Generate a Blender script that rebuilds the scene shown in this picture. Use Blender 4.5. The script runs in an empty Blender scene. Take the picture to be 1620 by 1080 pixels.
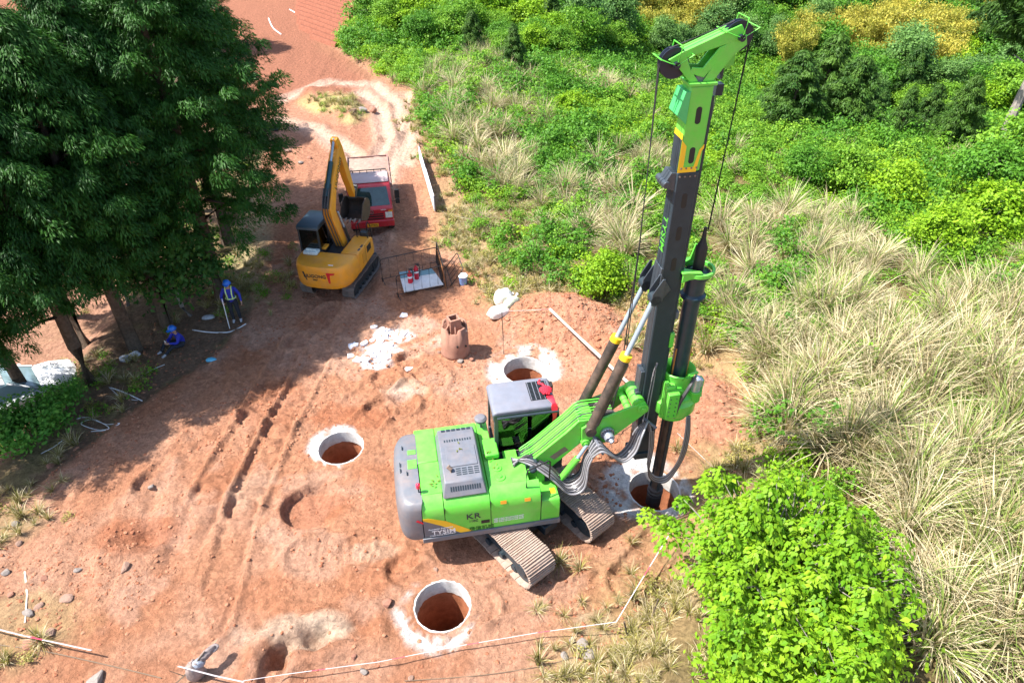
import bpy, bmesh, math, random
import numpy as np
from mathutils import Vector, Matrix, Euler

R = math.radians
rng = np.random.default_rng(7)
random.seed(7)
scene = bpy.context.scene
col = scene.collection

# ------------------------------------------------------------------ camera
CAM_H, PITCH, FPX = 14.5, R(37.5), 1080.0
cam = bpy.data.cameras.new('camera')
cam.sensor_width = 36.0
cam.lens = 24.0
cam.clip_start = 0.1
cam.clip_end = 2000.0
camo = bpy.data.objects.new('camera', cam)
col.objects.link(camo)
camo.location = (0, 0, CAM_H)
camo.rotation_euler = (math.pi / 2 - PITCH, 0, 0)
scene.camera = camo

# ------------------------------------------------------------------ sky and sun
SUN_EL, SHADOW_AZ = R(56), R(6)          # shadows fall towards +X, a little away from the camera
world = bpy.data.worlds.new('World')
scene.world = world
world.use_nodes = True
wn = world.node_tree.nodes
wl = world.node_tree.links
wn.clear()
sky = wn.new('ShaderNodeTexSky')
sky.sky_type = 'NISHITA'
sky.sun_disc = False
sky.sun_elevation = SUN_EL
sun_vec = Vector((-math.cos(SHADOW_AZ), -math.sin(SHADOW_AZ), 0))   # horizontal direction towards the sun
sky.sun_rotation = math.atan2(sun_vec.x, sun_vec.y)
sky.dust_density = 1.5
bg = wn.new('ShaderNodeBackground')
bg.inputs['Strength'].default_value = 0.115
wo = wn.new('ShaderNodeOutputWorld')
wl.new(sky.outputs[0], bg.inputs[0])
wl.new(bg.outputs[0], wo.inputs[0])
sun = bpy.data.lights.new('sun', 'SUN')
sun.energy = 4.4
sun.angle = R(0.55)
sun.color = (1.0, 0.955, 0.89)
suno = bpy.data.objects.new('sun', sun)
col.objects.link(suno)
to_sun = Vector((sun_vec.x * math.cos(SUN_EL), sun_vec.y * math.cos(SUN_EL), math.sin(SUN_EL)))
suno.rotation_euler = to_sun.to_track_quat('Z', 'Y').to_euler()
suno.location = (-30, 0, 60)
scene.view_settings.view_transform = 'Standard'
scene.view_settings.look = 'None'
scene.view_settings.exposure = 1.5
scene.view_settings.gamma = 1.0
scene.render.engine = 'CYCLES'
scene.cycles.max_bounces = 6
scene.cycles.transparent_max_bounces = 12
scene.cycles.use_denoising = True

# ------------------------------------------------------------------ photo pixel -> place on a level plane
CS, CC = math.sin(PITCH), math.cos(PITCH)
def G(x, y, z=0.0):
    u = (x - 810) / FPX; v = (y - 540) / FPX
    t = (CAM_H - z) / (CS + v * CC)
    return np.array([u * t, (CC - v * CS) * t, z])
def PX(p):
    p = np.asarray(p, float)
    y = p[..., 1]; z = p[..., 2] - CAM_H
    Z = y * CC - z * CS
    return 810 + FPX * p[..., 0] / Z, 540 - FPX * (y * CS + z * CC) / Z

# ------------------------------------------------------------------ materials
MATS = {}
def nodes_of(m):
    m.use_nodes = True
    n = m.node_tree.nodes; l = m.node_tree.links
    return n, l, n['Principled BSDF']
def mat(name, c, rough=0.5, metal=0.0, var=0.12, scale=6.0, bump=0.0, bscale=30.0, dust=0.0, spec=0.5, coat=0.0):
    """base colour with noise variation, optional dust film and fine relief"""
    if name in MATS: return MATS[name]
    m = bpy.data.materials.new(name)
    n, l, b = nodes_of(m)
    tc = n.new('ShaderNodeTexCoord')
    no = n.new('ShaderNodeTexNoise'); no.inputs['Scale'].default_value = scale
    no.inputs['Detail'].default_value = 6; no.inputs['Roughness'].default_value = 0.65
    l.new(tc.outputs['Object'], no.inputs['Vector'])
    ra = n.new('ShaderNodeMapRange')
    ra.inputs['From Min'].default_value = 0.3; ra.inputs['From Max'].default_value = 0.7
    ra.inputs['To Min'].default_value = 1 - var; ra.inputs['To Max'].default_value = 1 + var
    l.new(no.outputs['Fac'], ra.inputs['Value'])
    mu = n.new('ShaderNodeVectorMath'); mu.operation = 'SCALE'
    mu.inputs[0].default_value = c
    l.new(ra.outputs[0], mu.inputs['Scale'])
    out = mu.outputs[0]
    b.inputs['Roughness'].default_value = rough
    if dust > 0:
        n2 = n.new('ShaderNodeTexNoise'); n2.inputs['Scale'].default_value = 2.3
        n2.inputs['Detail'].default_value = 8; n2.inputs['Roughness'].default_value = 0.7
        l.new(tc.outputs['Object'], n2.inputs['Vector'])
        r2 = n.new('ShaderNodeMapRange')
        r2.inputs['From Min'].default_value = 0.42; r2.inputs['From Max'].default_value = 0.75
        r2.inputs['To Max'].default_value = dust
        l.new(n2.outputs['Fac'], r2.inputs['Value'])
        mx = n.new('ShaderNodeMix'); mx.data_type = 'RGBA'
        l.new(r2.outputs[0], mx.inputs['Factor'])
        l.new(out, mx.inputs[6]); mx.inputs[7].default_value = (0.36, 0.22, 0.15, 1)
        out = mx.outputs[2]
        rr = n.new('ShaderNodeMath'); rr.operation = 'MULTIPLY_ADD'
        l.new(r2.outputs[0], rr.inputs[0]); rr.inputs[1].default_value = 0.5; rr.inputs[2].default_value = rough
        l.new(rr.outputs[0], b.inputs['Roughness'])
    l.new(out, b.inputs['Base Color'])
    b.inputs['Metallic'].default_value = metal
    b.inputs['Specular IOR Level'].default_value = spec
    if coat: b.inputs['Coat Weight'].default_value = coat
    if bump > 0:
        n3 = n.new('ShaderNodeTexNoise'); n3.inputs['Scale'].default_value = bscale; n3.inputs['Detail'].default_value = 5
        l.new(tc.outputs['Object'], n3.inputs['Vector'])
        bu = n.new('ShaderNodeBump'); bu.inputs['Strength'].default_value = bump; bu.inputs['Distance'].default_value = 0.02
        l.new(n3.outputs['Fac'], bu.inputs['Height'])
        l.new(bu.outputs[0], b.inputs['Normal'])
    MATS[name] = m
    return m
def leaf_mat(name, c0, c1, trans=0.3, rough=0.55):
    """leaf colour runs from c0 to c1 by each leaf's own tint; light passes through"""
    if name in MATS: return MATS[name]
    m = bpy.data.materials.new(name)
    n, l, b = nodes_of(m)
    at = n.new('ShaderNodeAttribute'); at.attribute_name = 'tint'
    oi = n.new('ShaderNodeObjectInfo')
    ad = n.new('ShaderNodeMath'); ad.operation = 'MULTIPLY_ADD'; ad.use_clamp = True
    l.new(oi.outputs['Random'], ad.inputs[0]); ad.inputs[1].default_value = 0.35
    sb = n.new('ShaderNodeMath'); sb.operation = 'SUBTRACT'
    l.new(at.outputs['Fac'], sb.inputs[0]); sb.inputs[1].default_value = 0.17
    l.new(sb.outputs[0], ad.inputs[2])
    mx = n.new('ShaderNodeMix'); mx.data_type = 'RGBA'
    l.new(ad.outputs[0], mx.inputs['Factor'])
    mx.inputs[6].default_value = (*c0, 1); mx.inputs[7].default_value = (*c1, 1)
    l.new(mx.outputs[2], b.inputs['Base Color'])
    b.inputs['Roughness'].default_value = rough
    b.inputs['Specular IOR Level'].default_value = 0.25
    tr = n.new('ShaderNodeBsdfTranslucent')
    l.new(mx.outputs[2], tr.inputs['Color'])
    ms = n.new('ShaderNodeMixShader'); ms.inputs[0].default_value = trans
    l.new(b.outputs[0], ms.inputs[1]); l.new(tr.outputs[0], ms.inputs[2])
    l.new(ms.outputs[0], n['Material Output'].inputs['Surface'])
    MATS[name] = m
    return m
def glass_mat(name, tint=(0.5, 0.6, 0.55), gloss=0.12):
    if name in MATS: return MATS[name]
    m = bpy.data.materials.new(name)
    n, l, b = nodes_of(m)
    n.remove(b)
    tr = n.new('ShaderNodeBsdfTransparent'); tr.inputs[0].default_value = (*tint, 1)
    gl = n.new('ShaderNodeBsdfGlossy'); gl.inputs['Roughness'].default_value = 0.03
    fr = n.new('ShaderNodeFresnel'); fr.inputs[0].default_value = 1.5
    ad = n.new('ShaderNodeMath'); ad.inputs[1].default_value = gloss; ad.use_clamp = True
    l.new(fr.outputs[0], ad.inputs[0])
    ms = n.new('ShaderNodeMixShader')
    l.new(ad.outputs[0], ms.inputs[0]); l.new(tr.outputs[0], ms.inputs[1]); l.new(gl.outputs[0], ms.inputs[2])
    l.new(ms.outputs[0], n['Material Output'].inputs['Surface'])
    MATS[name] = m
    return m

# ------------------------------------------------------------------ mesh helpers
def link(o, parent=None):
    col.objects.link(o)
    if parent is not None: o.parent = parent
    return o
def tag(o, label=None, cat=None, group=None, kind=None):
    if label: o['label'] = label
    if cat: o['category'] = cat
    if group: o['group'] = group
    if kind: o['kind'] = kind
    return o
def empty(name, loc, rz=0.0, label=None, cat=None, group=None):
    o = bpy.data.objects.new(name, None)
    o.location = loc; o.rotation_euler = (0, 0, rz); o.empty_display_size = 0.2
    link(o)
    return tag(o, label, cat, group)
def fast_mesh(name, V, F, tint=None, smooth=False):
    """V Nx3, F MxK array -> mesh"""
    V = np.ascontiguousarray(V, dtype=np.float32); F = np.ascontiguousarray(F, dtype=np.int32)
    me = bpy.data.meshes.new(name)
    M, K = F.shape
    me.vertices.add(len(V)); me.vertices.foreach_set('co', V.ravel())
    me.loops.add(M * K); me.loops.foreach_set('vertex_index', F.ravel())
    me.polygons.add(M); me.polygons.foreach_set('loop_start', np.arange(0, M * K, K, dtype=np.int32))
    try: me.polygons.foreach_set('loop_total', np.full(M, K, dtype=np.int32))
    except Exception: pass
    if smooth: me.polygons.foreach_set('use_smooth', np.ones(M, dtype=bool))
    me.update(calc_edges=True)
    if tint is not None:
        a = me.attributes.new('tint', 'FLOAT', 'FACE')
        a.data.foreach_set('value', np.ascontiguousarray(tint, dtype=np.float32))
    return me
def frame_of(d):
    d = Vector(d).normalized()
    up = Vector((0, 0, 1)) if abs(d.z) < 0.95 else Vector((1, 0, 0))
    a = d.cross(up).normalized(); b = a.cross(d).normalized()
    return a, b
class MB:
    """collects shapes that become ONE mesh object"""
    def __init__(s): s.v = []; s.f = []
    def add(s, vs, fs, M=None):
        o = len(s.v)
        if M is not None: vs = [M @ Vector(p) for p in vs]
        s.v += [tuple(p) for p in vs]; s.f += [[i + o for i in f] for f in fs]
        return s
    def box(s, x0, x1, y0, y1, z0, z1, M=None):
        vs = [(x0, y0, z0), (x1, y0, z0), (x1, y1, z0), (x0, y1, z0), (x0, y0, z1), (x1, y0, z1), (x1, y1, z1), (x0, y1, z1)]
        return s.add(vs, [[0, 3, 2, 1], [4, 5, 6, 7], [0, 1, 5, 4], [1, 2, 6, 5], [2, 3, 7, 6], [3, 0, 4, 7]], M)
    def cyl(s, p0, p1, r0, r1=None, n=14, caps=True):
        if r1 is None: r1 = r0
        p0 = Vector(p0); p1 = Vector(p1); a, b = frame_of(p1 - p0)
        vs = []
        for p, r in ((p0, r0), (p1, r1)):
            for k in range(n):
                t = 2 * math.pi * k / n
                vs.append(p + a * (r * math.cos(t)) + b * (r * math.sin(t)))
        fs = [[k, (k + 1) % n, n + (k + 1) % n, n + k] for k in range(n)]
        if caps: fs += [list(range(n - 1, -1, -1)), list(range(n, 2 * n))]
        return s.add(vs, fs)
    def tube(s, pts, r, n=7, r_end=None):
        pts = [Vector(p) for p in pts]; m = len(pts); vs = []; fs = []
        prev = None
        for i, p in enumerate(pts):
            d = pts[min(i + 1, m - 1)] - pts[max(i - 1, 0)]
            d.normalize()
            if prev is None: a, b = frame_of(d)
            else:
                a = (prev - d * prev.dot(d))
                a = a.normalized() if a.length > 1e-6 else frame_of(d)[0]
                b = d.cross(a)
            prev = a
            rr = r if r_end is None else r + (r_end - r) * i / (m - 1)
            for k in range(n):
                t = 2 * math.pi * k / n
                vs.append(p + a * (rr * math.cos(t)) + b * (rr * math.sin(t)))
        for i in range(m - 1):
            for k in range(n):
                fs.append([i * n + k, i * n + (k + 1) % n, (i + 1) * n + (k + 1) % n, (i + 1) * n + k])
        fs += [list(range(n - 1, -1, -1)), list(range((m - 1) * n, m * n))]
        return s.add(vs, fs)
    def prism(s, out, axis, a, b, M=None):
        n = len(out); vs = []
        for t in (a, b):
            for (p, q) in out:
                vs.append({'x': (t, p, q), 'y': (p, t, q), 'z': (p, q, t)}[axis])
        fs = [[k, (k + 1) % n, n + (k + 1) % n, n + k] for k in range(n)]
        fs += [list(range(n - 1, -1, -1)), list(range(n, 2 * n))]
        return s.add(vs, fs, M)
    def lathe(s, prof, c=(0, 0, 0), n=20, M=None, closed=False):
        vs = []; fs = []; m = len(prof)
        for (r, z) in prof:
            for k in range(n):
                t = 2 * math.pi * k / n
                vs.append((c[0] + r * math.cos(t), c[1] + r * math.sin(t), c[2] + z))
        for i in range(m - 1 if not closed else m):
            j = (i + 1) % m
            for k in range(n):
                fs.append([i * n + k, i * n + (k + 1) % n, j * n + (k + 1) % n, j * n + k])
        if not closed:
            if prof[0][0] > 1e-4: fs.append(list(range(n - 1, -1, -1)))
            if prof[-1][0] > 1e-4: fs.append(list(range((m - 1) * n, m * n)))
        return s.add(vs, fs, M)
    def ball(s, c, rx, ry, rz, n=10, m=7, M=None):
        prof = [(math.sin(math.pi * i / m), -math.cos(math.pi * i / m)) for i in range(m + 1)]
        vs = []; fs = []
        for (r, z) in prof:
            for k in range(n):
                t = 2 * math.pi * k / n
                vs.append((c[0] + rx * r * math.cos(t), c[1] + ry * r * math.sin(t), c[2] + rz * z))
        for i in range(m):
            for k in range(n):
                fs.append([i * n + k, i * n + (k + 1) % n, (i + 1) * n + (k + 1) % n, (i + 1) * n + k])
        return s.add(vs, fs, M)
    def mesh(s, name, angle=35):
        me = bpy.data.meshes.new(name)
        me.from_pydata(s.v, [], s.f)
        bm = bmesh.new(); bm.from_mesh(me)
        bmesh.ops.remove_doubles(bm, verts=bm.verts, dist=1e-5)
        bmesh.ops.recalc_face_normals(bm, faces=bm.faces)
        bm.to_mesh(me); bm.free()
        me.polygons.foreach_set('use_smooth', [True] * len(me.polygons))
        me.set_sharp_from_angle(angle=R(angle))
        return me
    def build(s, name, m, parent=None, bevel=0.0, angle=35):
        me = s.mesh(name, angle)
        me.materials.append(m)
        o = bpy.data.objects.new(name, me)
        if bevel > 0:
            bv = o.modifiers.new('bevel', 'BEVEL'); bv.width = bevel; bv.segments = 2; bv.limit_method = 'ANGLE'; bv.angle_limit = R(40)
            bv.harden_normals = False
        return link(o, parent)
def text(name, s, size, m, parent, loc, rot, ext=0.003, align='CENTER', shear=0.0, space=1.0):
    cu = bpy.data.curves.new(name, 'FONT')
    cu.body = s; cu.size = size; cu.extrude = ext; cu.align_x = align; cu.align_y = 'CENTER'; cu.shear = shear
    cu.space_character = space; cu.offset = size * 0.012
    tmp = bpy.data.objects.new(name, cu); col.objects.link(tmp)
    bpy.context.view_layer.update()
    me = bpy.data.meshes.new_from_object(tmp)
    bpy.data.objects.remove(tmp); bpy.data.curves.remove(cu)
    me.name = name; me.materials.clear(); me.materials.append(m)
    o = bpy.data.objects.new(name, me)
    o.location = loc; o.rotation_euler = rot
    return link(o, parent)
def dup(o, parent=None):
    c = o.copy(); col.objects.link(c); c.parent = parent
    for ch in list(o.children):
        dup(ch, c)
    return c
# ------------------------------------------------------------------ noise
def _h(xi, yi, s):
    n = (xi.astype(np.int64) * 374761393 + yi.astype(np.int64) * 668265263 + s * 1442695041) & 0xffffffff
    n = ((n ^ (n >> 13)) * 1274126177) & 0xffffffff
    return ((n ^ (n >> 16)) & 0xffff) / 65535.0
def vnoise(x, y, s=0):
    x = np.asarray(x, float); y = np.asarray(y, float)
    xi = np.floor(x); yi = np.floor(y); fx = x - xi; fy = y - yi
    fx = fx * fx * (3 - 2 * fx); fy = fy * fy * (3 - 2 * fy)
    a = _h(xi, yi, s); b = _h(xi + 1, yi, s); c = _h(xi, yi + 1, s); d = _h(xi + 1, yi + 1, s)
    return (a * (1 - fx) + b * fx) * (1 - fy) + (c * (1 - fx) + d * fx) * fy
def fbm(x, y, s=0, o=4, g=0.5):
    t = 0; a = 1; w = 0
    for k in range(o):
        t = t + a * vnoise(x * 2 ** k + 17.3 * k, y * 2 ** k - 9.1 * k, s + k); w += a; a *= g
    return t / w
def sst(a, b, x):
    t = np.clip((x - a) / (b - a), 0, 1); return t * t * (3 - 2 * t)
def seg_d(x, y, p, q):
    dx, dy = q[0] - p[0], q[1] - p[1]
    L = math.hypot(dx, dy) + 1e-9
    t = np.clip(((x - p[0]) * dx + (y - p[1]) * dy) / (L * L), 0, 1)
    return np.hypot(x - p[0] - t * dx, y - p[1] - t * dy), t * L
def poly_sd(x, y, pts):
    """signed distance, positive inside"""
    x = np.asarray(x, float); y = np.asarray(y, float)
    ins = np.zeros(x.shape, bool); dm = np.full(x.shape, 1e9)
    n = len(pts)
    for i in range(n):
        p = pts[i]; q = pts[(i + 1) % n]
        d, _ = seg_d(x, y, p, q); dm = np.minimum(dm, d)
        c = (p[1] > y) != (q[1] > y)
        xx = (q[0] - p[0]) * (y - p[1]) / (q[1] - p[1] + 1e-12) + p[0]
        ins ^= c & (x < xx)
    return np.where(ins, dm, -dm)
def gp(*pts, z=0.0): return [tuple(G(px, py, z)[:2]) for px, py in pts]
# ================================================================== GROUND
VEG = gp((592, -20), (520, 70), (575, 110), (640, 150), (668, 215), (690, 250), (722, 335), (712, 380), (760, 395),
         (795, 468), (862, 462), (960, 492), (1000, 545), (1110, 575), (1175, 640), (1160, 690), (1120, 735)) + \
      [tuple(G(1070, 850)[:2]), tuple(G(1040, 925)[:2]), tuple(G(985, 985)[:2]), tuple(G(890, 1060)[:2]), tuple(G(860, 1130)[:2]),
       (6, 3), (80, 3), (200, 60), (160, 130), (-5, 130), (-20, 90)]
STRIP = gp((438, 190), (405, 300), (402, 420), (400, 500), (330, 572), (205, 652), (60, 772), (-60, 830), (-300, 830)) + [(-40, 10), (-40, 40), (-17, 40)]
ISLE = gp((462, 148), (500, 140), (560, 146), (588, 160), (590, 185), (560, 205), (500, 185), (465, 165))
HOLES = [tuple(G(700, 958)[:2]), tuple(G(539, 708)[:2]), tuple(G(829, 586)[:2]), (3.86, 12.25)]
HOLE_R = [0.62, 0.62, 0.66, 0.66]
TRACKS = [gp((250, 960), (330, 780), (400, 660), (470, 540), (520, 490)), gp((330, 990), (385, 800), (440, 680), (505, 560)),
          gp((560, 640), (610, 600), (650, 570), (690, 600)), gp((560, 690), (600, 650), (640, 640)),
          gp((640, 900), (760, 960), (900, 900), (1010, 880)), gp((480, 880), (560, 870), (640, 880)),
          gp((190, 880), (240, 770), (320, 690), (420, 610)), gp((1040, 860), (990, 920), (900, 950))]
RUTS = [gp((600, 300), (640, 215), (628, 165), (590, 135), (520, 130), (440, 160)), gp((575, 300), (612, 220), (600, 170), (570, 148)),
        gp((640, 260), (655, 190), (640, 150)), gp((440, 190), (500, 205), (560, 245), (590, 300)), gp((560, 330), (600, 380), (560, 520))]
def terrain(x, y, detail=True):
    x = np.asarray(x, float); y = np.asarray(y, float)
    sv = poly_sd(x, y, VEG)
    h = np.zeros_like(x)
    # bank on the right, valley beyond it and hillside far behind
    near = sst(30, 18, y)
    h += sst(0.1, 1.6, sv) * (0.25 + 0.75 * near * sst(0, 4, x)) * (0.7 + 0.6 * fbm(x * .25, y * .25, 3))
    h += sst(3, 14, sv) * near * 0.5
    vall = sst(4, 40, sv) * sst(26, 75, y) * sst(-14, 12, x - (y - 60) * 0.06)
    h -= vall * 9.5
    h += sst(95, 330, y) * 62 * (0.8 + 0.4 * fbm(x * .012, y * .012, 8))
    h += sst(60, 260, np.abs(x)) * 30 * sst(20, 120, y + np.abs(x) * .4)
    # left: small step down off the pad, then the lower lane behind the trees
    ss = poly_sd(x, y, STRIP)
    h -= sst(-0.15, 0.5, ss) * 0.16
    h -= sst(-14.3, -16.0, x) * sst(9, 13, y) * sst(30, 22, y) * 0.7
    # raised scrap of old field inside the bend of the track
    h += sst(-0.2, 1.4, poly_sd(x, y, ISLE)) * 0.55
    # loose spoil beside the rear hole
    for (cx, cy, rx, ry, hh) in ((G(870, 500)[0], G(870, 500)[1], 2.2, 1.3, .75), (G(930, 530)[0], G(930, 530)[1], 1.9, 1.5, .7),
                                 (G(985, 590)[0], G(985, 590)[1], 1.2, 1.6, .5), (G(1120, 640)[0], G(1120, 640)[1], 1.1, 1.6, .55),
                                 (G(720, 566)[0], G(720, 566)[1], .95, .55, .16), (G(905, 700)[0] + .6, G(905, 700)[1] + .4, .7, .9, .35)):
        h += hh * np.exp(-(((x - cx) / rx) ** 2 + ((y - cy) / ry) ** 2) * 1.4)
    if detail:
        flat = np.ones_like(x)
        for (hx, hy) in HOLES: flat *= sst(0.8, 1.35, np.hypot(x - hx, y - hy))
        d = 0.10 * (fbm(x * .45, y * .45, 11, 3) - .5) + 0.085 * (fbm(x * 1.7, y * 1.7, 12, 5, .65) - .5)
        d -= 0.05 * np.abs(fbm(x * 1.1 + .6 * y, y * .35 - .2 * x, 14, 3) - .5) * 2
        rough = sst(.46, .68, fbm(x * .35, y * .35, 21, 3)) 
        d += rough * 0.15 * (fbm(x * 4.5, y * 4.5, 13, 3, .65) - .5)
        # long scrapes left by the crawlers, running up the pad
        ca_, sa_ = math.cos(R(-72)), math.sin(R(-72)); al = x * ca_ + y * sa_; ac = -x * sa_ + y * ca_
        wob = .5 * fbm(x * .5, y * .5, 15, 2)
        sc_ = fbm(ac * 1.9 + wob * 3, al * .22, 16, 4, .6)
        d += .19 * (sc_ - .5) * sst(1.5, -3.5, x) * sst(7, 9, y)
        # scooped crescent left of the rig and small trench near the bottom edge
        c = G(500, 800); rr = np.hypot((x - c[0]) / .95, (y - c[1]) / .75)
        d -= 0.30 * sst(1.02, .9, rr + .1 * (fbm(x * 4, y * 4, 17) - .5)) * sst(.9, -.6, x - c[0])
        c = G(520, 930); rr = np.hypot((x - c[0]) / .8, (y - c[1]) / .5)
        tr = gp((425, 1075), (440, 1030), (500, 1008), (570, 992))
        for i in range(3):
            dd, t = seg_d(x, y, tr[i], tr[i + 1]); d -= (.24, .22, .14)[i] * sst(.32, .12, dd + .30 * (fbm(x * 4, y * 4, 31, 4, .6) - .5))
            d += .10 * np.exp(-((dd - .5) / .2) ** 2) 
        for (px, py, rx, ry, hh) in ((225, 850, .7, .30, -.34), (190, 872, .5, .25, .2), (345, 820, .18, .5, -.20), (265, 880, .2, .5, -.14), (270, 820, .3, .8, .10), (240, 790, .35, .9, -.10), (420, 835, .2, .5, .1)):
            c = G(px, py); d += hh * np.exp(-(((x - c[0]) / rx) ** 2 + ((y - c[1]) / ry) ** 2)) * (.2 + 1.6 * fbm(x * 4.5, y * 4.5, 41, 4, .65))
        # crawler prints
        for k, pl in enumerate(TRACKS):
            for i in range(len(pl) - 1):
                dd, t = seg_d(x, y, pl[i], pl[i + 1])
                m = sst(.40, .34, dd) * sst(.40, .52, fbm(x * .9 + k, y * .9, 51))
                d += m * (-.02 + .018 * np.sign(np.sin(2 * math.pi * t / .2)))
                d += (.11 * np.exp(-((dd - .50) / .09) ** 2) - .06 * np.exp(-((dd - .36) / .10) ** 2)) * sst(.25, .6, fbm(x * .35 + k * 3, y * .35, 52)) * (.5 + fbm(x * 5, y * 5, 53))
        for k, pl in enumerate(RUTS):
            for i in range(len(pl) - 1):
                dd, t = seg_d(x, y, pl[i], pl[i + 1])
                d -= .10 * np.exp(-(dd / .28) ** 2); d += .08 * np.exp(-((dd - .55) / .2) ** 2)
        # clods on the heaps and on bare banks
        heap = sst(.12, .45, h) * sst(40, 30, y)
        d += heap * .34 * (fbm(x * 2.6, y * 2.6, 61, 4, .62) - .5)
        h = h + d * flat
    return h
def ground_z(x, y):
    return float(tgrid(np.array([x]), np.array([y]))[0])
def axis_pts(lo, hi, step, far_lo, far_hi, gr=1.13):
    c = list(np.arange(lo, hi + 1e-6, step)); s = step; p = lo; L = []
    while p > far_lo:
        s *= gr; p -= s; L.append(p)
    s = step; p = hi; U = []
    while p < far_hi:
        s *= gr; p += s; U.append(p)
    return np.array(L[::-1] + c + U)
gx = axis_pts(-13.0, 7.6, 0.058, -700, 700, 1.07); gy = axis_pts(6.8, 28.0, 0.062, -60, 900, 1.022)
GX, GY = np.meshgrid(gx, gy)
HZ = terrain(GX, GY)
nx, ny = len(gx), len(gy)
def tgrid(x, y):
    """terrain height read off the ground mesh"""
    i = np.clip(np.searchsorted(gx, x), 1, nx - 1); j = np.clip(np.searchsorted(gy, y), 1, ny - 1)
    u = np.clip((x - gx[i - 1]) / (gx[i] - gx[i - 1]), 0, 1); v = np.clip((y - gy[j - 1]) / (gy[j] - gy[j - 1]), 0, 1)
    return (HZ[j - 1, i - 1] * (1 - u) + HZ[j - 1, i] * u) * (1 - v) + (HZ[j, i - 1] * (1 - u) + HZ[j, i] * u) * v
idx = np.arange(nx * ny).reshape(ny, nx)
quads = np.stack([idx[:-1, :-1], idx[:-1, 1:], idx[1:, 1:], idx[1:, :-1]], -1).reshape(-1, 4)
cx = (GX[:-1, :-1] + GX[1:, 1:]).ravel() / 2; cy = (GY[:-1, :-1] + GY[1:, 1:]).ravel() / 2
keep = np.ones(len(quads), bool)
for (hx, hy), r in zip(HOLES, HOLE_R): keep &= np.hypot(cx - hx, cy - hy) > r + 0.07
quads = quads[keep]
gme = fast_mesh('ground', np.stack([GX.ravel(), GY.ravel(), HZ.ravel()], -1), quads, smooth=True)
# ---- what the ground is made of, vertex by vertex (soil kinds, cement splash, litter, grass)
def mixc(a, b, t): return a * (1 - t[..., None]) + np.array(b) * t[..., None]
X, Y = GX.ravel(), GY.ravel()
def blob(px, py, rx, ry, s=71, fr=1.6):
    c = G(px, py); d = np.hypot((X - c[0]) / rx, (Y - c[1]) / ry) + .8 * (fbm(X * fr, Y * fr, s) - .5)
    return sst(1.0, .55, d)
C = np.ones((len(X), 3)) * np.array([.41, .196, .112])
C = mixc(C, (.44, .235, .150), sst(.42, .62, fbm(X * .3, Y * .3, 81, 4)))            # dry pale crust
C = mixc(C, (.36, .150, .078), sst(.50, .70, fbm(X * .55 + 9, Y * .55, 82, 4)) * .65)  # fresh red soil
C = mixc(C, (.49, .31, .225), sst(.58, .74, fbm(X * .8, Y * .8, 83, 4)) * .45)
C = mixc(C, (.33, .105, .046), np.maximum.reduce([blob(495, 800, 1.1, .9), blob(215, 850, 1.3, .7), blob(560, 660, 1.5, .7), blob(430, 640, 1.4, 1.2) * .5]) * .5)
for (px, py, rx, ry, a) in ((470, 1000, 1.5, .5, .7), (520, 985, .7, .35, .5), (590, 870, .8, .35, .4), (395, 770, .5, .7, .3), (640, 615, 1.0, .5, .55), (430, 750, .35, .5, .3), (940, 990, .6, .5, .5)):
    C = mixc(C, (.56, .47, .36), blob(px, py, rx, ry, 72, 2.4) * a * .7)
sv = poly_sd(X, Y, VEG); ss = poly_sd(X, Y, STRIP)
# dusty track surface in the distance
far = sst(26, 33, Y)
C = mixc(C, (.34, .165, .104), far * .8)
dr = np.full(len(X), 9e9)
for pl in RUTS:
    for i in range(len(pl) - 1): dr = np.minimum(dr, seg_d(X, Y, pl[i], pl[i + 1])[0])
C = mixc(C, (.46, .38, .16), sst(-.1, .5, poly_sd(X, Y, ISLE)) * sst(.3, .55, fbm(X * .8, Y * .8, 85)) * .8)
# ploughed land behind
C = mixc(C, (.27, .115, .070), sst(43, 45, Y) * sst(-9, -11, X) * sst(.2, -.2, sv))
C = mixc(C, (.52, .36, .275), sst(1.35, .35, dr + .6 * fbm(X * 1.5, Y * 1.5, 84)) * .85 * sst(22, 27, Y))
# litter and thin grass under the trees
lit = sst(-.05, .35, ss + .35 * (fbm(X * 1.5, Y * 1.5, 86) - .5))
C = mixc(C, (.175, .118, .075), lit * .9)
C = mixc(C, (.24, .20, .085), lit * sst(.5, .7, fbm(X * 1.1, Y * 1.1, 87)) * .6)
C = mixc(C, (.40, .21, .14), sst(-14.2, -15.2, X) * sst(40, 30, Y) * .75)
C = mixc(C, (.42, .35, .19), sst(-.6, .4, poly_sd(X, Y, gp((400, 300), (428, 330), (420, 400), (395, 480), (360, 480), (370, 380)))) * .7)
# dead grass at the rim of the scrub and earth below it
rim = sst(-1.6, .3, sv + 1.6 * (fbm(X * .6, Y * .6, 88) - .5)) * (.15 + .85 * sst(36, 28, Y))
heapm = sst(.15, .4, HZ.ravel()) * sst(6.5, 5.0, X) * sst(17.5, 18.5, Y + (X > 2) * 6)
bare = np.clip(blob(900, 520, 2.4, 2.0) + blob(1000, 600, 1.6, 2.4) + blob(1120, 650, 1.3, 1.9), 0, 1)
C = mixc(C, (.36, .27, .13), rim * .75 * (1 - .85 * bare))
C = mixc(C, (.15, .12, .05), sst(.3, 2.2, sv) * .85 * (1 - .8 * bare))
C = mixc(C, (.44, .215, .135), bare * .8 * sst(.30, .5, fbm(X * 1.3, Y * 1.3, 89)))
C = mixc(C, (.05, .075, .022), sst(30, 60, Y) * sst(0, 3, sv) * .9)
C = mixc(C, (.05, .075, .025), sst(85, 110, Y))
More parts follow.
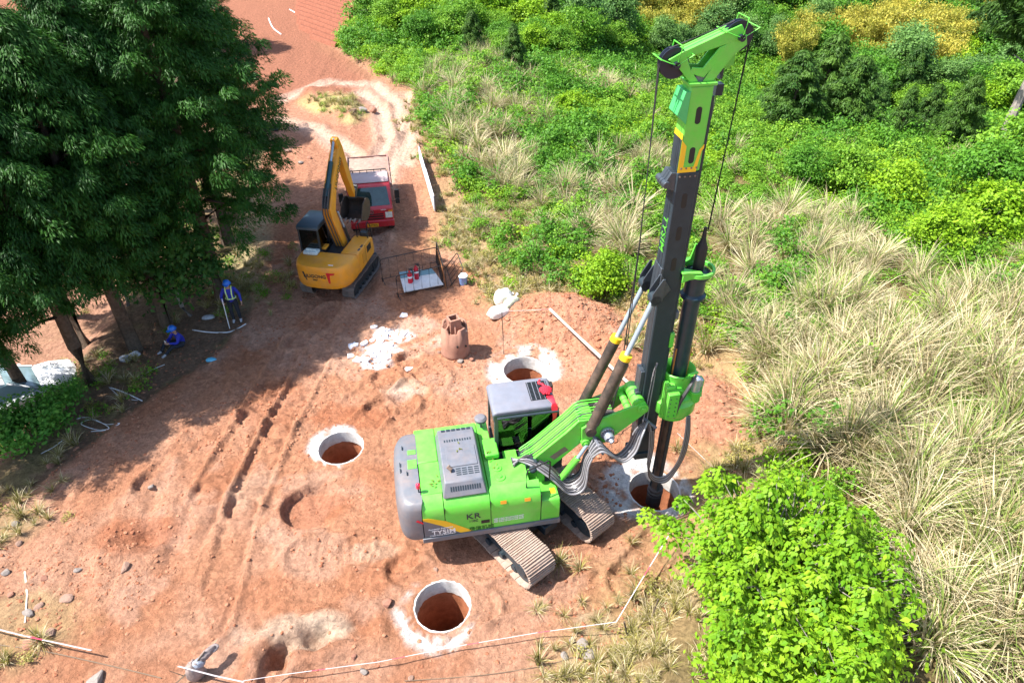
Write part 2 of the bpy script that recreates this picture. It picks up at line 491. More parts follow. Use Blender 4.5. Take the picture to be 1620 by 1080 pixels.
C = mixc(C, (.34, .27, .13), blob(40, 990, 1.6, 1.2) * .5 + blob(20, 830, 1.2, .8) * .5)
# cement splash round the shafts and the emptied grout patch
for k, ((hx, hy), r) in enumerate(zip(HOLES, HOLE_R)):
    dd = np.hypot(X - hx, Y - hy); an = np.arctan2(Y - hy, X - hx)
    w = (.28 + .34 * fbm(2 + 1.5 * np.cos(an), 2 + 1.5 * np.sin(an), 90 + k, 3))
    if k == 0: w = .16 + .42 * sst(.5, -.9, np.cos(an - R(55))) + .12 * fbm(X * 3, Y * 3, 95)
    if k == 1: w = w * (.12 + .95 * sst(-.1, .9, np.cos(an - R(140))))
    if k == 2: w = w + .25
    if k == 3: w = .45 + .5 * sst(-.3, .7, np.cos(an - R(150)))
    m = sst(w, w * .55, dd - r + .10 * (fbm(X * 6, Y * 6, 96) - .5))
    pat = sst(.28, .5, fbm(X * 2.4, Y * 2.4, 97 + k, 4)) if k != 0 else sst(.25, .42, fbm(X * 2.0, Y * 2.0, 97 + k, 4)) * sst(.16, .26, dd - r)
    C = mixc(C, (.60, .58, .56), m * pat)
p1 = np.maximum.reduce([blob(600, 555, .75, .55, 73, 2.5), blob(625, 530, .8, .6, 74, 2.5), blob(595, 575, .6, .35, 75, 3)])
p1 = p1 * sst(.25, .42, fbm(X * 5, Y * 5, 76, 3))
C = mixc(C, (.74, .73, .74), p1)
p2 = blob(660, 555, 1.1, .6, 77, 2) * .35 + blob(655, 515, .9, .8, 78, 2) * .45 + blob(635, 620, .6, .4, 79, 2) * .5 + blob(695, 540, .5, .4, 70, 2) * .6
C = mixc(C, (.60, .45, .37), np.clip(p2, 0, 1) * .8)
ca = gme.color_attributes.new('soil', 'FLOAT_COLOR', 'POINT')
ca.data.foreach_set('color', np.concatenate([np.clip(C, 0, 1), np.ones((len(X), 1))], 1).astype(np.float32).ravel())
gm = bpy.data.materials.new('earth')
n, l, b = nodes_of(gm)
at = n.new('ShaderNodeAttribute'); at.attribute_name = 'soil'
tc = n.new('ShaderNodeTexCoord')
def tex(scale, det=8, ro=.65):
    t = n.new('ShaderNodeTexNoise'); t.inputs['Scale'].default_value = scale; t.inputs['Detail'].default_value = det; t.inputs['Roughness'].default_value = ro
    l.new(tc.outputs['Object'], t.inputs['Vector']); return t
t1 = tex(4.5, 9, .72); t2 = tex(9.0, 9, .78)
mr = n.new('ShaderNodeMapRange'); mr.inputs['From Min'].default_value = .3; mr.inputs['From Max'].default_value = .7; mr.inputs['To Min'].default_value = .70; mr.inputs['To Max'].default_value = 1.26
l.new(t1.outputs['Fac'], mr.inputs['Value'])
mr2 = n.new('ShaderNodeMapRange'); mr2.inputs['From Min'].default_value = .3; mr2.inputs['From Max'].default_value = .7; mr2.inputs['To Min'].default_value = .78; mr2.inputs['To Max'].default_value = 1.18
l.new(t2.outputs['Fac'], mr2.inputs['Value'])
mm = n.new('ShaderNodeMath'); mm.operation = 'MULTIPLY'; l.new(mr.outputs[0], mm.inputs[0]); l.new(mr2.outputs[0], mm.inputs[1])
vs = n.new('ShaderNodeVectorMath'); vs.operation = 'SCALE'; l.new(at.outputs['Color'], vs.inputs[0]); l.new(mm.outputs[0], vs.inputs['Scale'])
l.new(vs.outputs[0], b.inputs['Base Color'])
b.inputs['Roughness'].default_value = 0.95; b.inputs['Specular IOR Level'].default_value = 0.1
vo = n.new('ShaderNodeTexVoronoi'); vo.inputs['Scale'].default_value = 5.5; l.new(tc.outputs['Object'], vo.inputs['Vector'])
ma = n.new('ShaderNodeMath'); ma.operation = 'MULTIPLY_ADD'; l.new(vo.outputs['Distance'], ma.inputs[0]); ma.inputs[1].default_value = -.35
l.new(t2.outputs['Fac'], ma.inputs[2])
bu = n.new('ShaderNodeBump'); bu.inputs['Strength'].default_value = 1.0; bu.inputs['Distance'].default_value = .13
l.new(ma.outputs[0], bu.inputs['Height']); l.new(bu.outputs[0], b.inputs['Normal'])
MATS['earth'] = gm
gme.materials.append(gm)
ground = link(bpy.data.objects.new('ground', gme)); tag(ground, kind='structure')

def soil(name, c): return mat(name, c, .95, 0, .25, 5, .6, 25, spec=.1)
# ---- ridged plot at the head of the track
fa = G(488, 8); fb = G(592, 42); dvec = (fb - fa)[:2]; dvec /= np.linalg.norm(dvec); nvec = np.array([dvec[1], -dvec[0]])
fpoly = gp((470, -15), (545, -5), (600, 35), (592, 58), (545, 78), (505, 72), (470, 40))
rows = MB()
for k in range(-40, 60):
    o0 = fa[:2] + nvec * (k * 0.85)
    ts = np.arange(-25, 30, .5)
    P_ = o0[None] + dvec[None] * ts[:, None]
    inside = poly_sd(P_[:, 0], P_[:, 1], fpoly) > 0
    if inside.sum() < 4: continue
    P_ = P_[inside]
    zz = terrain(P_[:, 0], P_[:, 1], False)
    vs_ = []; fs_ = []
    for i, (p, z) in enumerate(zip(P_, zz)):
        j = .05 * random.random()
        for (a, hgt) in ((-.40, -.35), (-.12, .30 + j), (.12, .30 + j), (.40, -.35)):
            q = p + nvec * a; vs_.append((q[0], q[1], z + hgt))
    for i in range(len(P_) - 1):
        for j in range(3): fs_.append([i * 4 + j, i * 4 + j + 1, i * 4 + 5 + j, i * 4 + 4 + j])
    rows.add(vs_, fs_)
pf = rows.build('ploughed_field', soil('field_soil', (.21, .080, .050)), angle=80); tag(pf, kind='structure')

# ---- the bored shafts: concrete collar, soil wall and loose soil at the bottom
conc = mat('collar_concrete', (.46, .45, .435), .85, 0, .25, 6, .4, 40, dust=.6)
wall_m = soil('shaft_soil', (.34, .13, .065))
hlab = ['open round shaft with white concrete collar in front of the drilling rig',
        'open round shaft with concrete collar left of the drilling rig',
        'open round shaft with white concrete collar behind the rig cab',
        'open round shaft with concrete collar under the drill string']
for k, ((hx, hy), r) in enumerate(zip(HOLES, HOLE_R)):
    hz = float(terrain(np.array([hx]), np.array([hy]), False)[0])
    ro = empty('pile_shaft', (hx, hy, hz), 0, hlab[k], 'shaft', 'bored pile shafts')
    m_ = MB(); N = 56; depth = (.42, .38, .45, .5)[k]
    rings = []
    for (rad, z, jit) in ((r - .005, -depth, .012), (r, -.05, .004), (r + .012, .014, .008), (r + .055, .016, .014), (r + .08, -.05, .005), (r + .10, -.2, .0)):
        rings.append([(rad + jit * (random.random() - .5) * 2, z + .012 * (random.random() - .5)) for _ in range(N)])
    vs_ = []; fs_ = []
    for i, rg in enumerate(rings):
        for j, (rad, z) in enumerate(rg):
            t = 2 * math.pi * j / N; vs_.append((rad * math.cos(t), rad * math.sin(t), z))
    for i in range(len(rings) - 1):
        for j in range(N): fs_.append([i * N + j, i * N + (j + 1) % N, (i + 1) * N + (j + 1) % N, (i + 1) * N + j])
    m_.add(vs_, fs_)
    m_.build('collar', conc, ro)
    sk_ = MB(); vs_ = []; fs_ = []; rg = ((r + .05, .015, .012), (r + .10, .03, .02), (r + .22, .02, .04), (r + .42, -.045, .05))
    for (rad, z, jit) in rg:
        for j in range(N):
            t = 2 * math.pi * j / N; rr = rad + jit * (random.random() - .5) * 2; vs_.append((rr * math.cos(t), rr * math.sin(t), z + .02 * (random.random() - .5) + (.11 * (fbm(np.array([5 + 2.2 * math.cos(t)]), np.array([5 + 2.2 * math.sin(t)]), 44 + k)[0] - .5) if rad > r + .15 else 0)))
    for i in range(3):
        for j in range(N): fs_.append([i * N + j, i * N + (j + 1) % N, (i + 1) * N + (j + 1) % N, (i + 1) * N + j])
    sk_.add(vs_, fs_); so_ = sk_.build('soil_rim', gm, ro, 0, 70)
    vv_ = np.array([v.co[:] for v in so_.data.vertices]); ii = np.clip(np.searchsorted(gx, vv_[:, 0] + hx), 0, nx - 1); jj = np.clip(np.searchsorted(gy, vv_[:, 1] + hy), 0, ny - 1)
    sc_a = so_.data.color_attributes.new('soil', 'FLOAT_COLOR', 'POINT')
    sc_a.data.foreach_set('color', np.concatenate([C[jj * nx + ii], np.ones((len(vv_), 1))], 1).astype(np.float32).ravel())
    w_ = MB(); vs_ = []; fs_ = []; lv = 14
    for i in range(lv):
        z = -depth + .06 - i * .32
        for j in range(N):
            t = 2 * math.pi * j / N
            rr = r + .03 + .035 * (fbm(np.array([4 + 3 * math.cos(t)]), np.array([4 + 3 * math.sin(t) + z * 1.3]), 33 + k)[0] - .5) * 2 + (.05 * (random.random() - .5) if i else 0) * .5
            vs_.append((rr * math.cos(t), rr * math.sin(t), z))
    for i in range(lv - 1):
        for j in range(N): fs_.append([i * N + j, i * N + (j + 1) % N, (i + 1) * N + (j + 1) % N, (i + 1) * N + j])
    fs_.append([(lv - 1) * N + j for j in range(N)])
    w_.add(vs_, fs_); w_.build('shaft_wall', wall_m, ro, angle=60)
# ================================================================== VEGETATION
def rot_basis(n):
    """n random orthonormal frames"""
    a = rng.normal(size=(n, 3)); a /= np.linalg.norm(a, axis=1)[:, None]
    return a
def leaves(cent, nrm, length, width, droop=0.0, axis=None):
    """folded diamond leaves: cent Nx3, nrm Nx3 (leaf face), returns V,F"""
    N = len(cent)
    if axis is None:
        axis = rng.normal(size=(N, 3))
    axis = axis - nrm * (axis * nrm).sum(1)[:, None]
    axis /= np.linalg.norm(axis, axis=1)[:, None] + 1e-9
    axis[:, 2] -= droop; axis /= np.linalg.norm(axis, axis=1)[:, None] + 1e-9
    side = np.cross(nrm, axis); side /= np.linalg.norm(side, axis=1)[:, None] + 1e-9
    L = np.broadcast_to(np.asarray(length), (N,))[:, None]; W = np.broadcast_to(np.asarray(width), (N,))[:, None]
    b = cent - axis * L * .5; t = cent + axis * L * .5
    m = cent - axis * L * .08 + nrm * L * .08
    V = np.stack([b, m + side * W * .5, t, m - side * W * .5], 1).reshape(-1, 3)
    F = np.arange(4 * N).reshape(N, 4)
    return V, F
def unit(a): return a / (np.linalg.norm(a, axis=-1, keepdims=True) + 1e-9)
def leafy_blob(n, rx, ry, rz, leaf, zc=0.0, fill=.5, clump=0, csize=.3, wid=.6, up=.6):
    """leaves spread in clumps through an ellipsoid"""
    if clump:
        d = unit(rng.normal(size=(clump, 3))); rad = (fill + (1 - fill) * rng.random(clump)) ** 1.0
        cc = d * rad[:, None]; cc[:, 2] = np.where(cc[:, 2] < -.75, -cc[:, 2], cc[:, 2])
        k = rng.integers(0, clump, n)
        p = cc[k] * np.array([rx, ry, rz]) + rng.normal(size=(n, 3)) * csize * (.6 + .8 * rng.random(clump))[k][:, None] * np.array([1, 1, .6])
        ctint = rng.random(clump)[k]
    else:
        d = unit(rng.normal(size=(n, 3))); p = d * (fill + (1 - fill) * rng.random(n))[:, None] * np.array([rx, ry, rz]); ctint = rng.random(n)
    outw = unit(p / np.array([rx, ry, rz]))
    nr = unit(outw * .5 + np.array([0, 0, up]) + rng.normal(size=(n, 3)) * .55)
    p[:, 2] += zc
    L = leaf * (.6 + .8 * rng.random(n))
    V, F = leaves(p, nr, L, L * wid, .25)
    tint = np.clip(.55 * rng.random(n) + .45 * ctint, 0, 1)
    return V, F, tint
def branchy(mb, base, top_h, r, n_limbs, spread, lo=.35, bend=.15, seed=0):
    rr = random.Random(seed)
    pts = [Vector(base)]; p = Vector(base)
    for i in range(6):
        p = p + Vector((rr.uniform(-bend, bend), rr.uniform(-bend, bend), top_h / 6)); pts.append(p.copy())
    mb.tube(pts, r, 9, r * .25)
    for k in range(n_limbs):
        t = lo + (1 - lo) * (k + rr.random()) / n_limbs
        i = min(5, int(t * 6)); q = pts[i].lerp(pts[i + 1], t * 6 - i)
        a = k * 2.4 + rr.random(); ln = spread * (1.1 - .6 * t) * rr.uniform(.7, 1.1)
        e = q + Vector((math.cos(a) * ln, math.sin(a) * ln, ln * rr.uniform(.15, .6)))
        mid = q.lerp(e, .5) + Vector((0, 0, ln * .08))
        mb.tube([q, mid, e], r * .35 * (1.15 - t * .6), 6, r * .06)
    return pts
bark_d = mat('bark_dark', (.10, .075, .055), .95, 0, .35, 9, .9, 22, spec=.1)
bark_g = mat('bark_grey', (.24, .21, .18), .95, 0, .3, 9, .8, 22, spec=.1)
M_cyp = leaf_mat('cypress_leaf', (.010, .054, .007), (.044, .145, .014), .24)
M_bro = leaf_mat('broad_leaf', (.038, .145, .012), (.130, .310, .024), .36)
M_lime = leaf_mat('lime_leaf', (.105, .265, .008), (.320, .500, .024), .40)
M_shr = leaf_mat('shrub_leaf', (.070, .215, .014), (.245, .430, .034), .38)
M_yel = leaf_mat('bamboo_leaf', (.120, .185, .018), (.600, .500, .080), .32)
M_pal = leaf_mat('pale_leaf', (.065, .165, .040), (.170, .310, .070), .34)
M_dry = leaf_mat('dry_blade', (.270, .205, .090), (.730, .640, .415), .28, .55)
M_grn = leaf_mat('green_blade', (.090, .190, .022), (.330, .400, .100), .3, .5)
M_olv = leaf_mat('weed_leaf', (.150, .165, .030), (.420, .350, .110), .3)

def cypress_crown(h, r, z0, n_br, per, seed, droop=1.0, sl=.34, sw=.055):
    """drooping sprays carried on whorled branches"""
    g = np.random.default_rng(seed)
    C_, A_ = [], []; T_ = []; NQ = []
    for k in range(n_br):
        t = (k + g.random()) / n_br
        z = z0 + (h - z0) * t ** .9
        # spindle with uneven outline
        prof = (math.sin(math.pi * min(1, .16 + .84 * t) ** .75) ** .7) * (.72 + .5 * g.random())
        rad = max(.25, r * prof)
        a = k * 2.39996 + g.random() * .8
        nc = max(2, int(3 + 3.2 * rad / r)); bt = g.random()
        for c in range(nc):
            f = .35 + .65 * (c + .6 * g.random()) / nc
            lat = (g.random() - .5) * .7 * rad * f
            px = math.cos(a) * rad * f - math.sin(a) * lat; py = math.sin(a) * rad * f + math.cos(a) * lat
            pz = z + .25 * rad * f - .35 * rad * f * f + (g.random() - .5) * .3
            n = int(per * (.7 + .6 * g.random()))
            tr_ = (.22 + .24 * g.random()); dq = unit(g.normal(size=(n, 3))) * (.35 + .65 * g.random(n) ** .5)[:, None]; dq[:, 2] = np.where(dq[:, 2] < -.3, -dq[:, 2], dq[:, 2])
            q = dq * tr_ * np.array([1, 1, .95]) + np.array([px, py, pz]); NQ.append(dq)
            ou = np.array([math.cos(a), math.sin(a), 0])
            ax = np.stack([ou[0] * .35 + dq[:, 0] * .6 + g.normal(size=n) * .2, ou[1] * .35 + dq[:, 1] * .6 + g.normal(size=n) * .2, np.full(n, -droop * .55) + g.normal(size=n) * .4], 1)
            C_.append(q); A_.append(ax); T_.append(np.clip(.35 * bt + .35 * g.random() + .4 * g.random(n) - .05, 0, 1))
    C_ = np.concatenate(C_); A_ = unit(np.concatenate(A_)); T_ = np.concatenate(T_)
    N = len(C_)
    NQ = np.concatenate(NQ); out = unit(unit(np.stack([C_[:, 0], C_[:, 1], np.zeros(N)], 1)) * .35 + NQ * 1.1 + np.array([0, 0, .45]) + g.normal(size=(N, 3)) * .4)
    L = sl * (.6 + .8 * g.random(N))
    V, F = leaves(C_, unit(out - A_ * (out * A_).sum(1)[:, None]), L, sw * (.7 + .7 * g.random(N)), 0, A_)
    return V, F, T_
def make_tree(name, trunk_mb, tmat, V, F, tint, lmat):
    """prototype pair of meshes: trunk, crown"""
    tm = trunk_mb.mesh(name + '_trunk'); tm.materials.append(tmat)
    cm = fast_mesh(name + '_crown', V, F, tint); cm.materials.append(lmat)
    return tm, cm
def place_tree(proto, name, x, y, sc, rz, label, cat, group, z=None, lean=(0, 0), part='crown', tpart='trunk'):
    if z is None: z = float(tgrid(np.array([x]), np.array([y]))[0]) - .08
    o = empty(name, (x, y, z), rz, label, cat, group)
    o.rotation_euler = (lean[0], lean[1], rz)
    o.scale = (sc, sc, sc) if np.isscalar(sc) else sc; sc = sc if np.isscalar(sc) else sc[0]
    for nm, me in ((tpart, proto[0]), (part, proto[1])):
        c = bpy.data.objects.new(nm, me); link(c, o)
        if nm in ('crown', 'foliage'): c['kind'] = 'stuff'
    return o
# ---- prototypes
M_con = leaf_mat('conifer_leaf', (.022, .080, .012), (.100, .200, .026), .28)
def proto_cypress(h, r, z0, nb, per, seed, sl=.34, sw=.055, lm=None):
    mb = MB(); branchy(mb, (0, 0, 0), h * .93, .024 * h, 16, r * .6, .25, .10, seed)
    return make_tree('cypress', mb, bark_d, *cypress_crown(h, r, z0, nb, per, seed, 1.0, sl, sw), lm or M_cyp)
cyp = [proto_cypress(12.5, 3.1, 3.4, 150, 190, 1, .145, .030), proto_cypress(12.0, 2.9, 3.6, 135, 190, 2, .145, .030), proto_cypress(10.0, 2.5, 3.3, 110, 180, 3, .145, .030)]
def proto_broad(h, r, n, leaf, lmat, seed, clump=60, cs=.45, zfac=.62, bk=bark_g, wid=.6):
    mb = MB(); branchy(mb, (0, 0, 0), h * .8, .022 * h, 12, r * .8, .3, .16, seed)
    V, F, T = leafy_blob(n, r, r, h * .36, leaf, h * zfac, .45, clump, cs, wid)
    return make_tree('tree', mb, bk, V, F, T, lmat)
broad = [proto_broad(6.5, 2.7, 9000, .26, M_bro, 11, 70, .5), proto_broad(5.5, 2.6, 8000, .24, M_shr, 12, 60, .45), proto_broad(7.5, 2.4, 8000, .26, M_pal, 13, 60, .5)]
lime = proto_broad(5.0, 2.3, 7000, .26, M_lime, 14, 55, .42)
conif = [proto_cypress(7.0, 1.9, .6, 70, 70, 15, .26, .06, M_con), proto_cypress(6.0, 1.4, .5, 55, 60, 16, .26, .06, M_con)]
def proto_bamboo(h, r, n, seed):
    g = np.random.default_rng(seed); mb = MB(); cen = []; tn = []
    for k in range(26):
        a = g.random() * 6.28; b0 = r * .35 * math.sqrt(g.random()); tip = r * (.6 + .5 * g.random()); hh = h * (.75 + .3 * g.random())
        p0 = Vector((b0 * math.cos(a), b0 * math.sin(a), 0)); pts = []
        for i in range(7):
            t = i / 6; rad = b0 + (tip - b0) * t ** 2.2
            pts.append(Vector((rad * math.cos(a), rad * math.sin(a), hh * (t - .16 * t ** 4))))
        mb.tube(pts, .05, 5, .012); tt = g.random()
        m = n // 26; u = .3 + .7 * g.random(m) ** .7
        for t in u:
            i = min(5, int(t * 6)); q = pts[i].lerp(pts[i + 1], t * 6 - i)
            cen.append(np.array(q) + g.normal(size=3) * np.array([.38, .38, .28])); tn.append(.55 * tt + .5 * t * g.random() + .12)
    cen = np.array(cen); N = len(cen)
    nr = unit(np.array([0, 0, .7]) + g.normal(size=(N, 3)) * .6)
    V, F = leaves(cen, nr, .34 * (.6 + .7 * g.random(N)), .10, .5)
    return make_tree('bamboo', mb, mat('bamboo_cane', (.28, .27, .10), .6), V, F, np.clip(tn, 0, 1), M_yel)
bamb = [proto_bamboo(7.0, 3.0, 7000, 21), proto_bamboo(6.0, 2.6, 6000, 22)]

# ---- the row of tall cypresses on the left
def at(px, py): p = G(px, py); return p[0], p[1]
cy_list = [
    (0, *at(350, 468), (1.08, 1.08, 1.0), 0.3, 'tall dark cypress whose trunk stands beside the standing worker'),
    (1, *at(262, 508), (.86, .86, .95), 1.4, 'dark cypress behind the seated worker'),
    (2, *at(213, 547), (1.0, 1.0, 1.08), 2.2, 'dark cypress with bare trunk beside the shoes and bags'),
    (2, *at(140, 600), (.98, .98, 1.0), 4.0, 'leaning cypress nearest the white car'),
    (2, -15.7, 13.5, (.85, .85, .85), 5.0, 'cypress at the left edge below the white car'),
    (0, -12.3, 26.1, (1.05, 1.05, .94), 2.9, 'tallest dark cypress along the dirt track'),
    (2, -15.6, 16.4, (.8, .8, .95), 2.6, 'cypress added behind the leaning cypress to fill its shade'),  # added to close gaps in the grove's shadow on the strip
    (2, -15.3, 19.4, (.85, .85, 1.0), 1.2, 'cypress added behind the bare trunked cypress to fill its shade'),  # second added crown, thickens the same shadow
    (1, -17.2, 21.6, (.85, .85, 1.0), 3.6, 'dark cypress at the back of the left grove'),
    (1, -15.0, 29.0, (1.0, 1.0, 1.05), 0.9, 'dark cypress at the top left of the grove'),
    (2, -17.6, 37.8, (.95, .95, .9), .2, 'hidden cypress shading the upper track'),
    (2, -24.2, 56.5, (1.1, 1.1, .9), .8, 'hidden cypress shading the field beyond'),
]
for k, (i, x, y, sc, rz, lab) in enumerate(cy_list):
    place_tree(cyp[i], 'cypress_tree', x, y, sc, rz, lab, 'tree', 'cypresses along the left side', lean=(R(random.uniform(-2, 2)), R(random.uniform(-3, 1))))
under = proto_broad(4.2, 1.7, 5200, .17, leaf_mat('glossy_leaf', (.016, .066, .012), (.05, .15, .022), .25), 31, 40, .34)
place_tree(under, 'broadleaf_tree', *at(300, 492), 1.0, 0, 'small broadleaf tree with glossy leaves between the cypress trunks', 'tree', None)
place_tree(under, 'broadleaf_tree', -14.6, 21.4, .8, 2, 'small broadleaf tree behind the left cypress trunks', 'tree', None)
busha = proto_broad(1.9, 1.25, 2600, .17, leaf_mat('laurel_leaf', (.06, .22, .025), (.16, .38, .05), .34), 32, 30, .26, .55)  # leaf colour raised to stand in for sun the cypresses block
place_tree(busha, 'shrub', *at(72, 672), .72, 0, 'leafy green shrub in front of the white car', 'shrub', None, part='foliage', tpart='stem')
place_tree(busha, 'shrub', *at(20, 700), .75, 2, 'leafy green shrub at the left edge below the white car', 'shrub', None, part='foliage', tpart='stem')
place_tree(busha, 'shrub', *at(112, 624), .42, 4, 'small green shrub at the foot of the leaning cypress', 'shrub', None, part='foliage', tpart='stem')

# ---- big leafy bush at the lower right: the leaves that show largest are pieces of their own
bx, by = G(1212, 1005)[:2]; bz = ground_z(bx, by)
bush = empty('leafy_bush', (bx - .15, by, bz - .05), 0, 'large bright green leafy bush in the lower right foreground', 'bush')
mb = MB()
g = random.Random(5)
tips = []
for k in range(78):
    a = g.random() * 6.28; lob = 1 + .16 * math.sin(3 * a + 1) + .12 * math.sin(5 * a + 2); ln = 2.5 * lob * math.sqrt(g.random()); hh = 2.9 * (1 - .34 * (ln / 2.6) ** 2) * g.uniform(.60, 1.08)
    e = Vector((math.cos(a) * ln * .90, math.sin(a) * ln * .95, hh)); md = Vector((e.x * .35, e.y * .35, hh * .55))
    mb.tube([(g.uniform(-.2, .2), g.uniform(-.2, .2), 0), md, e], .032, 5, .007); tips.append(e)
    for q in range(3):
        e2 = md.lerp(e, g.uniform(.4, .9)) + Vector((g.uniform(-.55, .55), g.uniform(-.55, .55), g.uniform(-.1, .35)))
        mb.tube([md.lerp(e, .4), e2], .014, 4, .005); tips.append(e2)
mb.build('stem', bark_g, bush)
TP = np.array([tuple(t) for t in tips]); K = len(TP); N = 21000
kk = rng.integers(0, K, N)
th_ = rng.random(N) * 6.283; ra_ = np.sqrt(rng.random(N)); cr_ = (.20 + .20 * rng.random(K))[kk]
cen = TP[kk] + np.stack([np.cos(th_) * ra_ * cr_, np.sin(th_) * ra_ * cr_, -cr_ * .75 * ra_ ** 2 + rng.normal(size=N) * .035], 1)
low = rng.random(N) < .12
cen[low] = TP[kk[low]] * np.array([.85, .85, 1]) * (.35 + .55 * rng.random(low.sum()))[:, None] + rng.normal(size=(low.sum(), 3)) * .2
ctr = unit(cen - TP[kk] + np.array([0, 0, .02]))
nr = unit(np.stack([np.cos(th_) * ra_ * .75, np.sin(th_) * ra_ * .75, np.full(N, .9)], 1) + rng.normal(size=(N, 3)) * .32)
L = .130 * (.6 + .7 * rng.random(N))
V, F = leaves(cen, nr, L, L * .62, .35, ctr + rng.normal(size=(N, 3)) * .4)
tint = np.clip(.60 * rng.random(K)[kk] + .42 * rng.random(N), 0, 1)
cw = cen + np.array([bx, by, bz]); dist = np.linalg.norm(cw - np.array([0, 0, CAM_H]), axis=1)
score = L / dist * (cen[:, 2] > 1.2)
big = np.argsort(-score)[:300]; rest = np.ones(N, bool); rest[big] = False
Vq = V.reshape(N, 4, 3)
fo = fast_mesh('foliage', Vq[rest].reshape(-1, 3), np.arange(4 * rest.sum()).reshape(-1, 4), tint[rest]); fo.materials.append(M_lime)
tag(link(bpy.data.objects.new('foliage', fo), bush), kind='stuff')
for i in big:
    c0 = cen[i]
    q = Vq[i] - c0
    # main leaf: folded blade with a point, six faces
    b_, l_, t_, r_ = q; m1 = (b_ + t_) / 2
    vv = [b_, b_ * .5 + l_ * .62, l_ * .98, t_ * .62 + l_ * .42, t_, t_ * .62 + r_ * .42, r_ * .98, b_ * .5 + r_ * .62, b_ * .55, m1, t_ * .55]
    ff = [[0, 8, 1], [1, 8, 9, 2], [2, 9, 10, 3], [3, 10, 4], [0, 7, 8], [7, 6, 9, 8], [6, 5, 10, 9], [5, 4, 10]]
    me = bpy.data.meshes.new('leaf'); me.from_pydata([tuple(p) for p in vv], [], ff)
    a_ = me.attributes.new('tint', 'FLOAT', 'FACE'); a_.data.foreach_set('value', np.full(len(ff), tint[i], np.float32))
    me.materials.append(M_lime)
    o = bpy.data.objects.new('leaf', me); o.location = tuple(c0); link(o, bush)

for px_, py_, s_, rz_, lab_ in ((1165, 1092, .50, .5, 'leafy bush at the bottom edge left of centre of the large bush'), (1270, 1105, .55, 2.0, 'leafy bush at the bottom edge below the large bush')):
    x_, y_ = G(px_, py_)[:2]
    place_tree(lime, 'bush', x_, y_, s_, rz_, lab_, 'bush', None, z=ground_z(x_, y_) - .9 * s_, part='foliage', tpart='stem')
# ---- scatter helper for growth nobody could count
def scatter(name, meshes, pts, rz, sc, ix, kind='stuff', label=None, cat=None, tilt=None):
    pc = bpy.data.collections.new(name + '_kinds')
    for k, me in enumerate(meshes):
        pc.objects.link(bpy.data.objects.new('%s_kind_%02d' % (name, k), me))
    pts = np.asarray(pts, np.float32); N = len(pts)
    me = bpy.data.meshes.new(name); me.vertices.add(N); me.vertices.foreach_set('co', pts.ravel()); me.update()
    rot = np.zeros((N, 3), np.float32); rot[:, 2] = rz
    if tilt is not None: rot[:, :2] = tilt
    a = me.attributes.new('rot', 'FLOAT_VECTOR', 'POINT'); a.data.foreach_set('vector', rot.ravel())
    a = me.attributes.new('siz', 'FLOAT', 'POINT'); a.data.foreach_set('value', np.asarray(sc, np.float32))
    a = me.attributes.new('ix', 'INT', 'POINT'); a.data.foreach_set('value', np.asarray(ix, np.int32))
    o = bpy.data.objects.new(name, me); link(o)
    ng = bpy.data.node_groups.new(name, 'GeometryNodeTree')
    ng.interface.new_socket('Geometry', in_out='INPUT', socket_type='NodeSocketGeometry')
    ng.interface.new_socket('Geometry', in_out='OUTPUT', socket_type='NodeSocketGeometry')
    N_ = ng.nodes; L_ = ng.links
    gi = N_.new('NodeGroupInput'); go = N_.new('NodeGroupOutput')
    ip = N_.new('GeometryNodeInstanceOnPoints'); ci = N_.new('GeometryNodeCollectionInfo')
    ci.inputs['Collection'].default_value = pc; ci.inputs['Separate Children'].default_value = True; ci.inputs['Reset Children'].default_value = True
    def attr(nm, ty):
        q = N_.new('GeometryNodeInputNamedAttribute'); q.data_type = ty; q.inputs['Name'].default_value = nm; return q.outputs['Attribute']
    L_.new(gi.outputs[0], ip.inputs['Points']); L_.new(ci.outputs[0], ip.inputs['Instance'])
    ip.inputs['Pick Instance'].default_value = True
    L_.new(attr('ix', 'INT'), ip.inputs['Instance Index'])
    er = N_.new('FunctionNodeEulerToRotation'); L_.new(attr('rot', 'FLOAT_VECTOR'), er.inputs[0]); L_.new(er.outputs[0], ip.inputs['Rotation'])
    L_.new(attr('siz', 'FLOAT'), ip.inputs['Scale'])
    L_.new(ip.outputs[0], go.inputs[0])
    md = o.modifiers.new('scatter', 'NODES'); md.node_group = ng
    return tag(o, label, cat, kind=kind)
